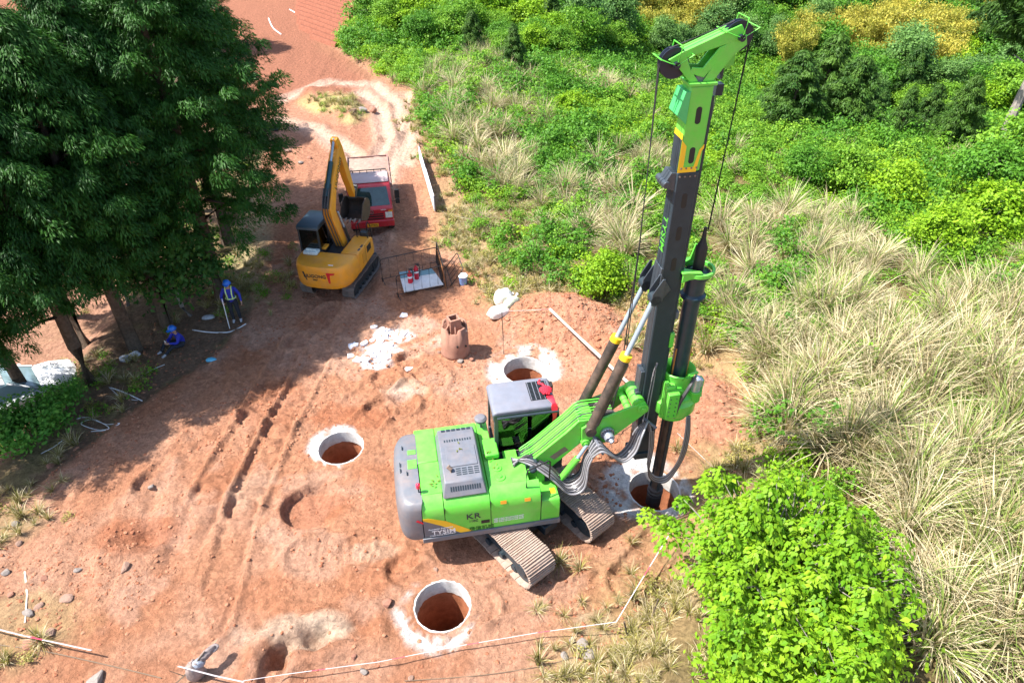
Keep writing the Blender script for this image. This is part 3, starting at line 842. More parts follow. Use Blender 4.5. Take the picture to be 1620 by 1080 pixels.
def blade_clump(n, h, spread, w, seed, mats, share, arch=1.0, segs=5, plume=0):
    """arching ribbons rising from one foot"""
    g = np.random.default_rng(seed); VV = []; FF = []; TT = []; MI = []; o = 0; a0 = g.random() * 6.283
    for k in range(n):
        a = a0 + g.normal() * 2.0; r0 = .18 * spread * math.sqrt(g.random()); out = spread * (.25 + .9 * g.random()) * arch; hh = h * (.45 + .6 * g.random())
        if g.random() < .2: hh *= .5; out *= 1.2
        tw = g.normal() * .5; side = np.array([-math.sin(a + tw), math.cos(a + tw), .25 * g.normal()]); ww = w * (.6 + .8 * g.random()); tn = g.random(); drp = .25 + .75 * g.random()
        for i in range(segs + 1):
            t = i / segs; rad = r0 + out * t ** 1.7
            z = hh * (1.25 * t - drp * .62 * t ** 3) if True else 0
            p = np.array([rad * math.cos(a), rad * math.sin(a), z]); wv = ww * (1 - t ** 2.2) + .003
            VV += [p - side * wv * .5, p + side * wv * .5]
        mi = 0 if g.random() < share else 1
        for i in range(segs):
            FF.append([o + 2 * i, o + 2 * i + 1, o + 2 * i + 3, o + 2 * i + 2]); TT.append(np.clip(tn * .75 + .25 * i / segs, 0, 1)); MI.append(mi)
        o += 2 * (segs + 1)
    me = fast_mesh('blades', np.array(VV), np.array(FF), np.array(TT))
    for m in mats: me.materials.append(m)
    me.polygons.foreach_set('material_index', np.array(MI, np.int32)); me.update()
    return me
def leafy_clump(n, r, h, leaf, lmat, seed, clump=14, cs=.13):
    V, F, T = leafy_blob(n, r, r, h * .5, leaf, h * .5, .3, clump, cs, .6, .8)
    V[:, 2] = np.maximum(V[:, 2], 0.0)
    me = fast_mesh('leafy', V, F, T); me.materials.append(lmat); return me
dry = [blade_clump(150, 1.9, 1.15, .034, 100 + k, [M_dry, M_grn], (.80, .66, .50, .84)[k], (1.0, 1.25, .9, 1.4)[k]) for k in range(4)]
dry += [blade_clump(130, .95, 1.7, .034, 130, [M_dry, M_grn], .8, 1.0), blade_clump(150, 2.2, 1.0, .026, 131, [M_dry, M_grn], .7, 1.3)]
dry_s = [blade_clump(90, 1.35, .55, .030, 110 + k, [M_dry, M_grn], (.85, .6)[k], .8) for k in range(2)]
shr = [leafy_clump(330, .55, .9, .115, M_shr, 0, 16, .15), leafy_clump(330, .6, .7, .10, M_lime, 0, 18, .14), leafy_clump(300, .5, 1.1, .12, M_bro, 0, 14, .16), leafy_clump(300, .55, .8, .09, M_shr, 0, 20, .12)]
weed = [leafy_clump(160, .38, .32, .075, M_olv, 0, 12, .09), leafy_clump(150, .34, .3, .08, M_shr, 0, 10, .09), blade_clump(60, .42, .35, .014, 120, [M_dry, M_olv], .6, 1.0, 3), blade_clump(60, .5, .3, .014, 121, [M_olv, M_dry], .55, .9, 3)]

# where the tall dry grass grows (outlined on the ground), elsewhere green scrub
DRYP = [gp((1115, 500), (1170, 430), (1245, 350), (1330, 345), (1390, 430), (1470, 490), (1640, 540), (1760, 700), (1700, 1100), (1395, 1100), (1425, 930), (1340, 790), (1190, 705), (1180, 640), (1110, 575)),
        gp((850, 330), (905, 285), (1005, 290), (1030, 350), (1000, 430), (930, 420), (870, 400)),
        gp((690, 105), (760, 85), (850, 130), (865, 165), (845, 330), (785, 330), (700, 215), (672, 160)),
        gp((890, 105), (1015, 100), (1030, 155), (985, 165), (880, 150)),
        gp((900, 250), (1020, 240), (1080, 280), (1010, 310), (900, 290)),
        gp((1110, 380), (1200, 350), (1260, 345), (1180, 420), (1110, 440)),
        gp((955, 470), (1010, 470), (1015, 560), (985, 540)), gp((1590, 150), (1700, 250), (1700, 420), (1600, 330))]
def dryness(x, y):
    d = np.full(x.shape, -9e9)
    for p in DRYP: d = np.maximum(d, poly_sd(x, y, p))
    return d
def rand_pts(n, x0, x1, y0, y1):
    return x0 + (x1 - x0) * rng.random(n), y0 + (y1 - y0) * rng.random(n)
BUSHC = (bx, by)
def in_view(x, y, m=160):
    z = tgrid(x, y)
    u, v = PX(np.stack([x, y, z + .6], -1))
    return (u > -m) & (u < 1620 + m) & (v > -m * .8) & (v < 1080 + m * 1.6)
# tall dry grass
x, y = rand_pts(24000, -12, 42, 6.5, 62)
sv_ = poly_sd(x, y, VEG); dd = dryness(x, y); nz = fbm(x * .35, y * .35, 140, 3)
far_thin = np.clip(1.15 - y / 75, .25, 1)
p = np.where(dd > 0, np.where((x > 5) & (y < 19), .60, .36), .025 + .07 * (nz > .6)) * sst(0.25, 1.2, sv_) * far_thin
p *= np.where((x > 4) & (y < 17), 1.0, .62)
ok = (rng.random(len(x)) < p) & in_view(x, y) & (np.hypot(x - BUSHC[0], y - BUSHC[1]) > 2.75) & ~((np.hypot(x - 3.8, y - 12.3) < 2.3))
x, y, dd = x[ok], y[ok], dd[ok]
z = tgrid(x, y) - .05
nearb = (x > 5) & (y < 19)
sc = (.62 + .45 * rng.random(len(x))) * np.where(dd > 0, 1.0, .7) * np.where(nearb, .98, .80)
grass = scatter('tall_dry_grass', dry + dry_s, np.stack([x, y, z], -1), rng.random(len(x)) * 6.28, sc,
                np.where(rng.random(len(x)) < .8, rng.integers(0, 6, len(x)), rng.integers(6, 8, len(x))),
                label='tall straw-coloured grass covering the bank on the right', cat='grass', tilt=rng.normal(size=(len(x), 2)) * .26)
n_grass = len(x)
# green scrub
x, y = rand_pts(52000, -20, 70, 7, 118)
sv_ = poly_sd(x, y, VEG); dd = dryness(x, y); nz = fbm(x * .3, y * .3, 150, 3)
p = np.where(dd > 0, np.where(y > 14, .22, .10) + .34 * (nz > .54), np.clip(.62 + .5 * (nz - .4), .2, .95)) * sst(0.2, 1.3, sv_)
p *= np.where((x > 4.5) & (y < 14), .45, 1)
ok = (rng.random(len(x)) < p) & in_view(x, y) & (np.hypot(x - BUSHC[0], y - BUSHC[1]) > 2.7) & ~((np.hypot(x - 3.8, y - 12.3) < 2.5))
wz = poly_sd(x, y, gp((700, 365), (730, 320), (850, 330), (880, 470), (780, 490))) > 0
ok &= ~(wz & (rng.random(len(x)) < .72)); ok &= ~((y < 10.8) & (x < 3.4)); ok &= ~((y > 60) & (rng.random(len(x)) < .45))
x, y = x[ok], y[ok]; z = tgrid(x, y) - .06
sc = (.55 + .75 * rng.random(len(x)) ** 1.4) * (1 + .25 * sst(22, 45, y) + 1.0 * sst(50, 90, y))
pat = fbm(x * .22, y * .22, 151, 3) + .25 * rng.normal(size=len(x)) * .5
ixs = np.digitize(pat, [.40, .52, .60])
ixs = np.array([3, 1, 0, 2])[ixs]
scrub = scatter('green_scrub', shr, np.stack([x, y, z], -1), rng.random(len(x)) * 6.28, sc, ixs, label='low bright green scrub covering the slope behind the rig', cat='scrub', tilt=rng.normal(size=(len(x), 2)) * .12)
n_scrub = len(x)
# weeds and short dead grass along the rims
x, y = rand_pts(26000, -17, 12, 6.5, 44)
sv_ = poly_sd(x, y, VEG); ss_ = poly_sd(x, y, STRIP)
isl = poly_sd(x, y, ISLE)
nz = fbm(x * .7, y * .7, 160, 3)
p = np.maximum.reduce([np.exp(-((sv_ - .35) / .75) ** 2) * .75 * (nz > .42), sst(.2, .8, ss_) * .20 * (nz > .47), sst(.2, 1, isl) * .4,
                       .6 * np.exp(-(np.hypot(x - G(20, 1050)[0], y - G(20, 1050)[1]) / .6) ** 2) * (nz > .55), .85 * np.exp(-(np.hypot(x - G(1000, 1040)[0], y - G(1000, 1040)[1]) / 1.3) ** 2),
                       .5 * np.exp(-(np.hypot(x - G(395, 440)[0], y - G(395, 440)[1]) / 1.6) ** 2), .4 * np.exp(-(np.hypot(x - G(20, 820)[0], y - G(20, 820)[1]) / 1.0) ** 2),
                       np.where((poly_sd(x, y, gp((700, 365), (730, 320), (850, 330), (880, 470), (780, 490))) > 0), .6, 0)])
ok = (rng.random(len(x)) < p) & in_view(x, y)
for (hx, hy) in HOLES: ok &= np.hypot(x - hx, y - hy) > 1.5
ok &= ~((bare_f := (np.hypot((x - G(900, 520)[0]) / 2.2, (y - G(900, 520)[1]) / 1.7) < 1)) | (np.hypot((x - G(1110, 650)[0]) / 1.3, (y - G(1110, 650)[1]) / 1.8) < 1))
x, y = x[ok], y[ok]; z = tgrid(x, y) - .02
iw = rng.integers(0, 4, len(x)); iw = np.where(rng.random(len(x)) < .35, 2, iw); iw = np.where((y < 14.5) & (iw == 1), 3, iw); iw = np.where((y < 14.5) & (iw == 0) & (rng.random(len(x)) < .7), 2, iw)
weeds = scatter('weeds', weed, np.stack([x, y, z], -1), rng.random(len(x)) * 6.28, .45 + .65 * rng.random(len(x)), iw, label='low weeds and dead grass along the rims of the pad', cat='weeds')
# clods of soil
clodm = []
for k in range(4):
    bm = bmesh.new(); bmesh.ops.create_icosphere(bm, subdivisions=1, radius=.5)
    gg = random.Random(k)
    for v in bm.verts: v.co *= gg.uniform(.6, 1.1); v.co.z *= .7
    me = bpy.data.meshes.new('clod'); bm.to_mesh(me); bm.free(); me.materials.append(soil('clod_soil_%d' % (k % 2), ((.38, .185, .11), (.33, .135, .075))[k % 2])); clodm.append(me)
x, y = rand_pts(120000, -13, 7, 6.8, 34)
nz = fbm(x * .5, y * .5, 170, 3); dS = np.hypot((x - G(900, 510)[0]) / 2.4, (y - G(900, 510)[1]) / 1.6)
p = .10 + .40 * sst(.46, .66, nz) + .6 * (dS < 1) + .4 * np.exp(-(np.hypot(x - G(720, 570)[0], y - G(720, 570)[1]) / .8) ** 2) + .35 * np.exp(-(np.hypot(x - G(100, 950)[0], y - G(100, 950)[1]) / 1.6) ** 2) + .4 * np.exp(-(np.hypot(x - G(220, 850)[0], y - G(220, 850)[1]) / .8) ** 2) + .35 * np.exp(-(np.hypot(x - 1.9, y - 12.3) / .8) ** 2)
ok = (rng.random(len(x)) < p) & (poly_sd(x, y, VEG) < .8)
for (hx, hy), r_ in zip(HOLES, HOLE_R): ok &= np.hypot(x - hx, y - hy) > r_ + .28
x, y = x[ok], y[ok]; z = tgrid(x, y)
scatter('soil_clods', clodm, np.stack([x, y, z], -1), rng.random(len(x)) * 6.28, .022 + .11 * rng.random(len(x)) ** 6, rng.integers(0, 4, len(x)), label='loose red soil clods strewn over the pad', cat='soil')

# bigger lumps on the spoil heaps and the cut bank
x, y = rand_pts(14000, -4, 8, 9, 24)
def near_px(px, py, r_): c = G(px, py); return np.exp(-(((x - c[0]) ** 2 + (y - c[1]) ** 2) / r_ ** 2))
p = .5 * near_px(880, 505, 1.6) + .5 * near_px(935, 535, 1.4) + .4 * near_px(990, 595, 1.3) + .45 * near_px(1120, 650, 1.4) + .35 * near_px(725, 572, .7) + .5 * near_px(925, 715, .8) + .25 * near_px(960, 740, .9)
ok = (rng.random(len(x)) < p * .6)
for (hx, hy), r_ in zip(HOLES, HOLE_R): ok &= np.hypot(x - hx, y - hy) > r_ + .2
x, y = x[ok], y[ok]; z = tgrid(x, y)
scatter('spoil_lumps', clodm, np.stack([x, y, z], -1), rng.random(len(x)) * 6.28, .06 + .20 * rng.random(len(x)) ** 3, rng.integers(0, 4, len(x)), label='lumps of red soil heaped behind and beside the rig', cat='soil')
# ---- trees and bushes of the slope and the valley
def tz(px, py, zoff=0.0):
    """ground point seen at a pixel, marching along its ray to the terrain"""
    d = G(px, py, 0) - np.array([0, 0, CAM_H]); d = d / np.linalg.norm(d)
    ts = np.arange(12, 260, .5); p = np.array([0, 0, CAM_H]) + d[None] * ts[:, None]
    h = tgrid(p[:, 0], p[:, 1])
    i = np.argmax(p[:, 2] < h)
    return p[i, 0], p[i, 1]
lone = [
    ('conifer', conif[0], 1243, 208, (.95, .95, .66), 'left one of the three dark conifers on the slope right of the mast'),
    ('conifer', conif[0], 1290, 200, (1.05, 1.05, .80), 'middle and tallest of the three dark conifers right of the mast'),
    ('conifer', conif[0], 1332, 214, (.95, .95, .66), 'right one of the three dark conifers on the slope right of the mast'),
    ('conifer', conif[1], 812, 122, .55, 'slender dark conifer standing alone in the scrub'),
    ('conifer', conif[1], 1385, 195, .5, 'small conifer right of the dark conifer group'),
    ('conifer', conif[1], 1415, 230, .55, 'olive conifer in front of the bamboo'),
    ('conifer', conif[0], 1455, 225, .5, 'olive conifer left of the leaning cypress'),
    ('conifer', conif[0], 1500, 240, .6, 'conifer at the foot of the leaning cypress'),
    ('bush', lime, 945, 462, .42, 'bright green bush at the edge of the spoil heap left of the mast'),
    ('bush', broad[1], 1330, 300, .5, 'green bush below the dark conifer group'),
    ('bush', lime, 1400, 330, .55, 'lime green bush in the scrub right of the mast'),
    ('bush', lime, 1560, 380, .6, 'lime green bush near the right edge'),
    ('bush', broad[0], 1270, 300, .4, 'dark green bush right of the mast'),
    ('bush', lime, 1480, 400, .5, 'lime green bush behind the tall dry grass'),
    ('bush', lime, 905, 190, .4, 'bright bush in the middle of the scrub'),
    ('bush', broad[1], 1600, 300, .8, 'green bush beside the trunk of the leaning cypress'),
    ('bush', broad[0], 1540, 330, .6, 'dark green bush below the leaning cypress'),
]
for nm, pr, px, py, sc, lab in lone:
    x_, y_ = tz(px, py)
    if nm == 'bush': place_tree(pr, 'bush', x_, y_, sc, random.random() * 6, lab, 'bush', None, part='foliage', tpart='stem', z=float(tgrid(np.array([x_]), np.array([y_]))[0]) - 1.1 * sc)
    else: place_tree(pr, 'conifer_tree', x_, y_, sc, random.random() * 6, lab, 'tree', 'dark conifers on the slope')
x_, y_ = tz(1566, 258)
mbt = MB(); branchy(mbt, (0, 0, 0), 9.0, .26, 12, 1.8, .45, .07, 77)
cV, cF, cT = cypress_crown(11.0, 3.3, 5.0, 100, 110, 78, .7, .26, .05)
rt = make_tree('right_cypress', mbt, bark_g, cV, cF, cT, leaf_mat('cypress_leaf_pale', (.018, .066, .010), (.085, .165, .022), .25))  # lighter, yellower green than the left cypresses
place_tree(rt, 'cypress_tree', x_, y_, 1.15, 1.0, 'tall cypress with bare grey trunk at the top right', 'tree', None, lean=(R(2), R(13)))
# trees lining the scrub and filling the valley; kinds by area
kinds = {
    'dense': (broad[0], 'broadleaf_tree', 'dense mid green tree above the scrub', 'green trees above the scrub'),
    'shrubby': (broad[1], 'broadleaf_tree', 'bushy fresh green tree above the scrub', 'fresh green trees above the scrub'),
    'pale': (broad[2], 'broadleaf_tree', 'pale blue green tree in the valley', 'pale trees of the far valley'),
    'lime': (lime, 'broadleaf_tree', 'lime green valley tree', 'lime green valley trees'),
    'bamboo': (bamb[0], 'bamboo_clump', 'yellow arching bamboo clump', 'yellow bamboo clumps'),
    'bamboo2': (bamb[1], 'bamboo_clump', 'yellow arching bamboo clump', 'yellow bamboo clumps'),
    'conifer': (conif[0], 'conifer_tree', 'dark valley conifer', 'far conifers'),
}
BAMP = [((940, 8), (1000, -5), (1110, 12), (1150, 45), (1110, 75), (1010, 62)), ((1310, 55), (1400, 40), (1500, 60), (1505, 120), (1420, 130), (1320, 110)), ((1470, -10), (1530, -10), (1530, 50), (1480, 50)), ((1230, 85), (1290, 80), (1290, 110), (1235, 110))]
def in_px_poly(px, py, poly): return poly_sd(np.array([px]), np.array([py]), poly)[0] > 0
g = random.Random(11); placed = []
cand = [(g.uniform(590, 1640), g.uniform(-70, 205)) for _ in range(5200)]
n_tree = 0
for px, py in cand:
    top = 100 + max(0, (px - 1150)) * .22 - max(0, 800 - px) * .12     # lower rim of the tree belt in the picture
    if px > 1330: top = 190
    if py > top: continue
    x_, y_ = tz(px, py)
    if y_ < 30 or y_ > 170: continue
    if poly_sd(np.array([x_]), np.array([y_]), VEG)[0] < 1.5: continue
    sp = 1.9 if y_ < 60 else 2.5
    if any((x_ - q[0]) ** 2 + (y_ - q[1]) ** 2 < sp * sp for q in placed): continue
    if n_tree > 330: break
    placed.append((x_, y_)); n_tree += 1
    r_ = g.random()
    isb = any(in_px_poly(px, py - 18, p_) for p_ in BAMP)
    if isb: k = 'bamboo' if r_ < .5 else 'bamboo2'
    elif y_ > 62: k = 'pale' if r_ < .42 else ('dense' if r_ < .62 else ('conifer' if r_ < .70 else ('shrubby' if r_ < .86 else 'lime')))
    else: k = 'shrubby' if r_ < .42 else ('dense' if r_ < .64 else ('lime' if r_ < .95 else 'conifer'))
    pr, nm, lab, grp = kinds[k]
    dp = 'near the scrub' if y_ < 48 else ('halfway back' if y_ < 75 else 'far back')
    lab = lab + (' left of the mast ' if px < 1040 else (' right of the mast ' if px < 1330 else ' at the top right ')) + dp
    s_ = g.uniform(.38, .68) if y_ < 60 else g.uniform(.5, .95)
    if px > 1150 and y_ > 55: s_ *= 1.05
    if k.startswith('bam'): s_ = g.uniform(.8, 1.15)
    place_tree(pr, nm, x_, y_, s_, g.random() * 6, lab, 'bamboo' if isb else 'tree', grp)
# woods that close the valley beyond the countable trees
x, y = rand_pts(2600, -180, 260, 85, 330)
zz = tgrid(x, y); u, v = PX(np.stack([x, y, zz], -1))
ok = (v < 5) | (u > 1700) | (u < 520)
x, y, zz = x[ok], y[ok], zz[ok]
scatter('far_wood', [broad[0][1], broad[2][1], conif[0][1], broad[1][1]], np.stack([x, y, zz - .3], -1), rng.random(len(x)) * 6.28, .9 + .7 * rng.random(len(x)), rng.integers(0, 4, len(x)), label='far woods on the hillside closing the valley', cat='wood')
print('VEG', n_grass, n_scrub, n_tree)
# ================================================================== DRILLING RIG
RIG_C = (.2, 11.52); RIG_H = R(10.7)
green = mat('rig_green', (.095, .520, .040), .42, 0, .08, 3, dust=.26, coat=.3)
green_top = green
rgrey = mat('rig_grey', (.115, .125, .145), .42, 0, .10, 4, dust=.30)
hoodg = mat('hood_grey', (.120, .130, .155), .5, 0, .14, 5, dust=.22)
dark = mat('rig_dark', (.024, .036, .045), .42, 0, .15, 4, spec=.3)
black = mat('rubber_black', (.008, .008, .009), .6, 0, .2, 8)
steel = mat('worn_steel', (.20, .165, .145), .62, .5, .25, 6, .3, 20, dust=.75)
shoe_m = mat('track_shoe', (.38, .29, .235), .8, .1, .28, 7, .4, 18, dust=.6)
chrome = mat('chrome_rod', (.30, .38, .46), .25, .25, .05, 3)
yellow = mat('stripe_yellow', (.80, .48, .012), .4, 0, .05, 4, dust=.1)
white = mat('white_paint', (.80, .80, .79), .5, 0, .05, 4)
hose_m = mat('hose_black', (.045, .045, .050), .3, 0, .15, 9, dust=.12)
hose_g = mat('hose_grey_sheen', (.24, .235, .25), .4, .2, .15, 9, dust=.1)  # grey hoses, the pale tone also standing in for sheen on rubber
orange = mat('decal_orange', (.75, .30, .02), .5)
red = mat('red_cloth', (.62, .010, .030), .6, 0, .15, 12)
rig = empty('drilling_rig', (RIG_C[0], RIG_C[1], 0), RIG_H, 'green and grey crawler drilling rig with a tall black and green mast', 'drilling rig')
# ---- crawlers
def stadium(L2, rad, zc, n):
    """points and angles round a track loop: straight halves L2 apart, end radius rad"""
    per = 4 * L2 + 2 * math.pi * rad; out = []
    for k in range(n):
        s_ = per * k / n
        if s_ < 2 * L2: out.append((-L2 + s_, zc + rad, 0))
        elif s_ < 2 * L2 + math.pi * rad:
            a = (s_ - 2 * L2) / rad; out.append((L2 + rad * math.sin(a), zc + rad * math.cos(a), a))
        elif s_ < 4 * L2 + math.pi * rad: out.append((L2 - (s_ - 2 * L2 - math.pi * rad), zc - rad, math.pi))
        else:
            a = (s_ - 4 * L2 - math.pi * rad) / rad; out.append((-L2 - rad * math.sin(a), zc - rad * math.cos(a), math.pi + a))
    return out
def crawler(root, off_y, W, L2, rad, zc, n, pitch, heading, shmat, frmat, cen=(0, 0), ribs=3):
    tr = bpy.data.objects.new('track', None); tr.location = (cen[0], cen[1], 0); tr.rotation_euler = (0, 0, heading); link(tr, root)
    m = MB(); p = pitch * .94
    m.box(-p / 2, p / 2, -W / 2, W / 2, -.022, 0)
    for q in range(ribs):
        xx = -p / 2 + p * (q + .5) / ribs
        m.prism([(xx - .013, 0), (xx + .013, 0), (xx + .008, .03), (xx - .008, .03)], 'y', -W / 2, W / 2)
    sm = m.mesh('track_shoe'); sm.materials.append(shmat)
    for (x_, z_, a_) in stadium(L2, rad, zc, n):
        o = bpy.data.objects.new('track_shoe', sm); o.location = (x_, off_y + random.uniform(-.012, .012), z_ + random.uniform(-.004, .006)); o.rotation_euler = (random.uniform(-.012, .012), a_ + random.uniform(-.05, .05), random.uniform(-.02, .02)); link(o, tr)
    f = MB()
    f.prism([(-L2 - .05, zc - rad * .62), (L2 + .05, zc - rad * .62), (L2 + .1, zc + .1), (L2 - .2, zc + rad * .55), (-L2 + .2, zc + rad * .55), (-L2 - .1, zc + .1)], 'y', off_y - W * .28, off_y + W * .28)
    f.build('track_frame', frmat, tr, .02)
    for sx in (-1, 1):
        c = MB(); c.cyl((sx * L2, off_y - W * .34, zc), (sx * L2, off_y + W * .34, zc), rad * .88, n=20)
        c.cyl((sx * L2, off_y - W * .40, zc), (sx * L2, off_y + W * .40, zc), rad * .4, n=16)
        c.build('sprocket' if sx < 0 else 'idler', frmat, tr, .01)
    for k in range(6):
        c = MB(); xx = -L2 * .8 + k * L2 * .32
        c.cyl((xx, off_y - W * .36, zc - rad * .72), (xx, off_y + W * .36, zc - rad * .72), rad * .24, n=10); c.build('roller', frmat, tr)
    return tr
TH_ = R(-50) - RIG_H
for sy in (-1, 1):
    crawler(rig, sy * 1.01, .80, 1.55, .40, .44, 46, .19, TH_, shoe_m, dark, (.02, -.02))
m = MB(); m.box(-.9, .9, -.75, .75, .38, .74); m.box(-1.2, 1.2, -.22, .22, .42, .7)
m.box(-.5, -.2, -.78, .78, .3, .6); m.box(.3, .6, -.78, .78, .3, .6)
o = m.build('car_body', dark, rig, .03); o.rotation_euler = (0, 0, TH_)
m = MB(); m.cyl((0, 0, .72), (0, 0, .98), .62, n=32); m.build('slewing_ring', steel, rig)
# ---- upper body
Y0, Y1 = -1.17, 1.30
m = MB(); m.box(-2.55, .755, Y0 - .035, Y1 - .05, .93, 1.085); m.box(-.6, 1.05, .35, Y1, .98, 1.08); m.box(-.4, 1.0, -.35, .35, .95, 1.12)
m.build('deck_frame', rgrey, rig, .015)
# counterweight with rounded tail
cw_out = []
for k in range(17):
    a = math.pi / 2 + math.pi * k / 16
    cw_out.append((-2.52 + .56 * math.copysign(abs(math.cos(a)) ** .55, math.cos(a)), (Y0 + Y1) / 2 + (Y1 - Y0) / 2 * math.copysign(abs(math.sin(a)) ** .45, math.sin(a))))
cw_out += [(-2.32, Y0), (-2.32, Y1)][0:0]
m = MB(); n_ = len(cw_out)
lev = [(1.0, .93), (1.08, .985), (1.3, 1.0), (1.75, 1.0), (2.02, .96), (2.16, .87), (2.20, .72)]
vs_ = []; fs_ = []
for (z, s_) in lev:
    for (x_, y_) in cw_out: vs_.append((-2.32 + (x_ + 2.32) * (s_ if x_ < -2.4 else 1), (Y0 + Y1) / 2 + (y_ - (Y0 + Y1) / 2) * (1 - (1 - s_) * .45), z))
for i in range(len(lev) - 1):
    for j in range(n_ - 1): fs_.append([i * n_ + j, i * n_ + j + 1, (i + 1) * n_ + j + 1, (i + 1) * n_ + j])
    fs_.append([i * n_ + n_ - 1, i * n_, (i + 1) * n_, (i + 1) * n_ + n_ - 1])
fs_ += [list(range(n_)), list(range((len(lev) - 1) * n_, len(lev) * n_))]
m.add(vs_, fs_); cw = m.build('counterweight', rgrey, rig, 0, 50)
m = MB(); m.box(-2.98, -2.5, -.15, .0, 2.19, 2.205); m.box(-2.8, -2.5, -.15, .0, 2.15, 2.20); 
for (a, b_, c_, d_) in ((-2.72, -2.5, .02, .30), (-2.70, -2.5, .48, .62)):
    q = MB(); q.box(a, b_, c_, d_, 2.198, 2.215); q.build('step_pocket', green, rig, .005)
for (px_, py_) in ((-2.82, .72), (-2.9, .18), (-2.9, .0), (-2.75, -.12)):
    q = MB(); q.tube([(px_, py_ - .05, 2.19), (px_, py_ - .05, 2.23), (px_, py_ + .05, 2.23), (px_, py_ + .05, 2.19)], .012, 6); q.build('lifting_eye', dark, rig)
q = MB(); q.cyl((-2.52, -.72, 2.15), (-2.52, -.72, 2.34), .018, n=8); q.build('beacon_stalk', dark, rig)
q = MB(); q.lathe([(.045, 0), (.055, .03), (.05, .12), (.02, .15), (0, .155)], (-2.52, -.72, 2.34), 14); bc = q.build('beacon', mat('beacon_red', (.75, .02, .06), .25), rig)
# side doors (near side) with rounded shoulder
def door(name, x0, x1, ztop, m_, y0=Y0, depth=.34, z0=1.09):
    out = [(y0, z0), (y0 - .0, ztop - .42), (y0 + .035, ztop - .22), (y0 + .12, ztop - .09), (y0 + .25, ztop - .015), (y0 + depth, ztop), (y0 + depth, z0)]
    q = MB(); q.prism(out, 'x', x0, x1); return q.build(name, m_, rig, .008)
d1 = door('side_door', -2.50, -2.00, 2.2, green); d2 = door('side_door', -1.985, -.93, 2.2, green); d3 = door('side_door', -.915, .27, 2.2, green)
q = MB(); q.prism([(Y0, 1.09), (Y0, 1.62), (Y0 + .05, 1.74), (Y0 + .62, 1.74), (Y0 + .62, 1.09)], 'x', .285, .74); q.build('tool_box', green, rig, .02)
q = MB(); q.prism([(Y0 + .62, 1.74), (Y0 + .64, 2.06), (Y0 + .9, 2.12), (Y0 + .9, 1.09), (Y0 + .62, 1.09)], 'x', .285, .5); q.build('valve_cover', green, rig, .02)
# hood deck plates
def plate(name, x0, x1, y0, y1, z0, z1, m_, bev=.01):
    q = MB(); q.box(x0, x1, y0, y1, z0, z1); return q.build(name, m_, rig, bev)
plate('top_panel', -2.50, -1.985, Y0 + .345, .15, 1.1, 2.20, green, .012)
plate('top_panel', -2.50, -1.985, .16, Y1, 1.1, 2.20, green, .03)
plate('top_panel', -1.975, -.93, Y0 + .345, Y1, 1.1, 2.195, green, .02)
plate('top_panel', -.915, .05, Y0 + .345, -.05, 1.1, 2.19, green, .012)
plate('top_panel', -.915, -.64, -.04, Y1, 1.1, 2.18, green, .02)
plate('filler_box', -.86, -.52, -.02, .55, 2.18, 2.34, green, .03)
plate('hydraulic_tank', .06, .5, Y0 + .66, -.36, 1.1, 2.12, green, .03)
for (cx_, cy_, r_) in ((-.62, -.34, .10), (-.60, -.62, .12)):
    q = MB(); q.cyl((cx_, cy_, 2.19), (cx_, cy_, 2.215), r_, n=20); q.cyl((cx_, cy_, 2.215), (cx_, cy_, 2.245), r_ * .35, n=10); q.build('filler_cap', green, rig, .006)
# engine hood with louvres
q = MB()
hx0, hx1, hy0, hy1, ht = -1.97, -.99, -.98, .98, 2.52
q.add([(hx0 - .02, hy0 - .05, 2.19), (hx1 + .02, hy0 - .05, 2.19), (hx1 + .02, hy1, 2.19), (hx0 - .02, hy1, 2.19),
       (hx0 + .05, hy0 + .16, ht - .03), (hx1 - .05, hy0 + .16, ht - .03), (hx1 - .05, hy1 - .12, ht), (hx0 + .05, hy1 - .12, ht),
       (hx0 + .05, .35, ht + .06), (hx1 - .05, .35, ht + .06), (hx0 + .05, -.45, ht + .02), (hx1 - .05, -.45, ht + .02)],
      [[0, 1, 5, 4], [2, 3, 7, 6], [1, 2, 6, 9, 11, 5], [3, 0, 4, 10, 8, 7], [4, 5, 11, 10], [10, 11, 9, 8], [8, 9, 6, 7], [3, 2, 1, 0]])
hood = q.build('engine_hood', hoodg, rig, .025)
def slot(x0, x1, y0, y1, z, tilt=0):
    s_ = MB(); s_.box(-(x1 - x0) / 2, (x1 - x0) / 2, -(y1 - y0) / 2, (y1 - y0) / 2, -.01, .006)
    o = s_.build('louvre_slot', dark, hood); o.location = ((x0 + x1) / 2, (y0 + y1) / 2, z); o.rotation_euler = (tilt, 0, 0); return o
for r_ in range(4):
    for c_ in range(4): slot(-1.62 + c_ * .14, -1.51 + c_ * .14, -.66 + r_ * .055, -.635 + r_ * .055, 2.49 + .135 * (.1725 + r_ * .055) + .002, R(7.7))
for k in range(13): slot(-1.80 + k * .055, -1.772 + k * .055, -.97, -.86, 2.362, R(55))
for k in range(11): slot(-1.80 + k * .062, -1.77 + k * .062, .36, .44, 2.575, R(-5))
for k in range(6): slot(-1.83 + k * .125, -1.74 + k * .125, .76, .84, 2.535, R(-8))
q = MB(); q.box(-1.80, -1.10, -.32, .27, 2.56, 2.578); q.build('hood_hatch', hoodg, hood, .006).rotation_euler = (R(2.2), 0, 0)
q = MB(); q.tube([(-1.74, -.52, 2.5), (-1.74, -.52, 2.6), (-1.80, -.48, 2.66)], .05, 12); q.build('exhaust_pipe', steel, hood)
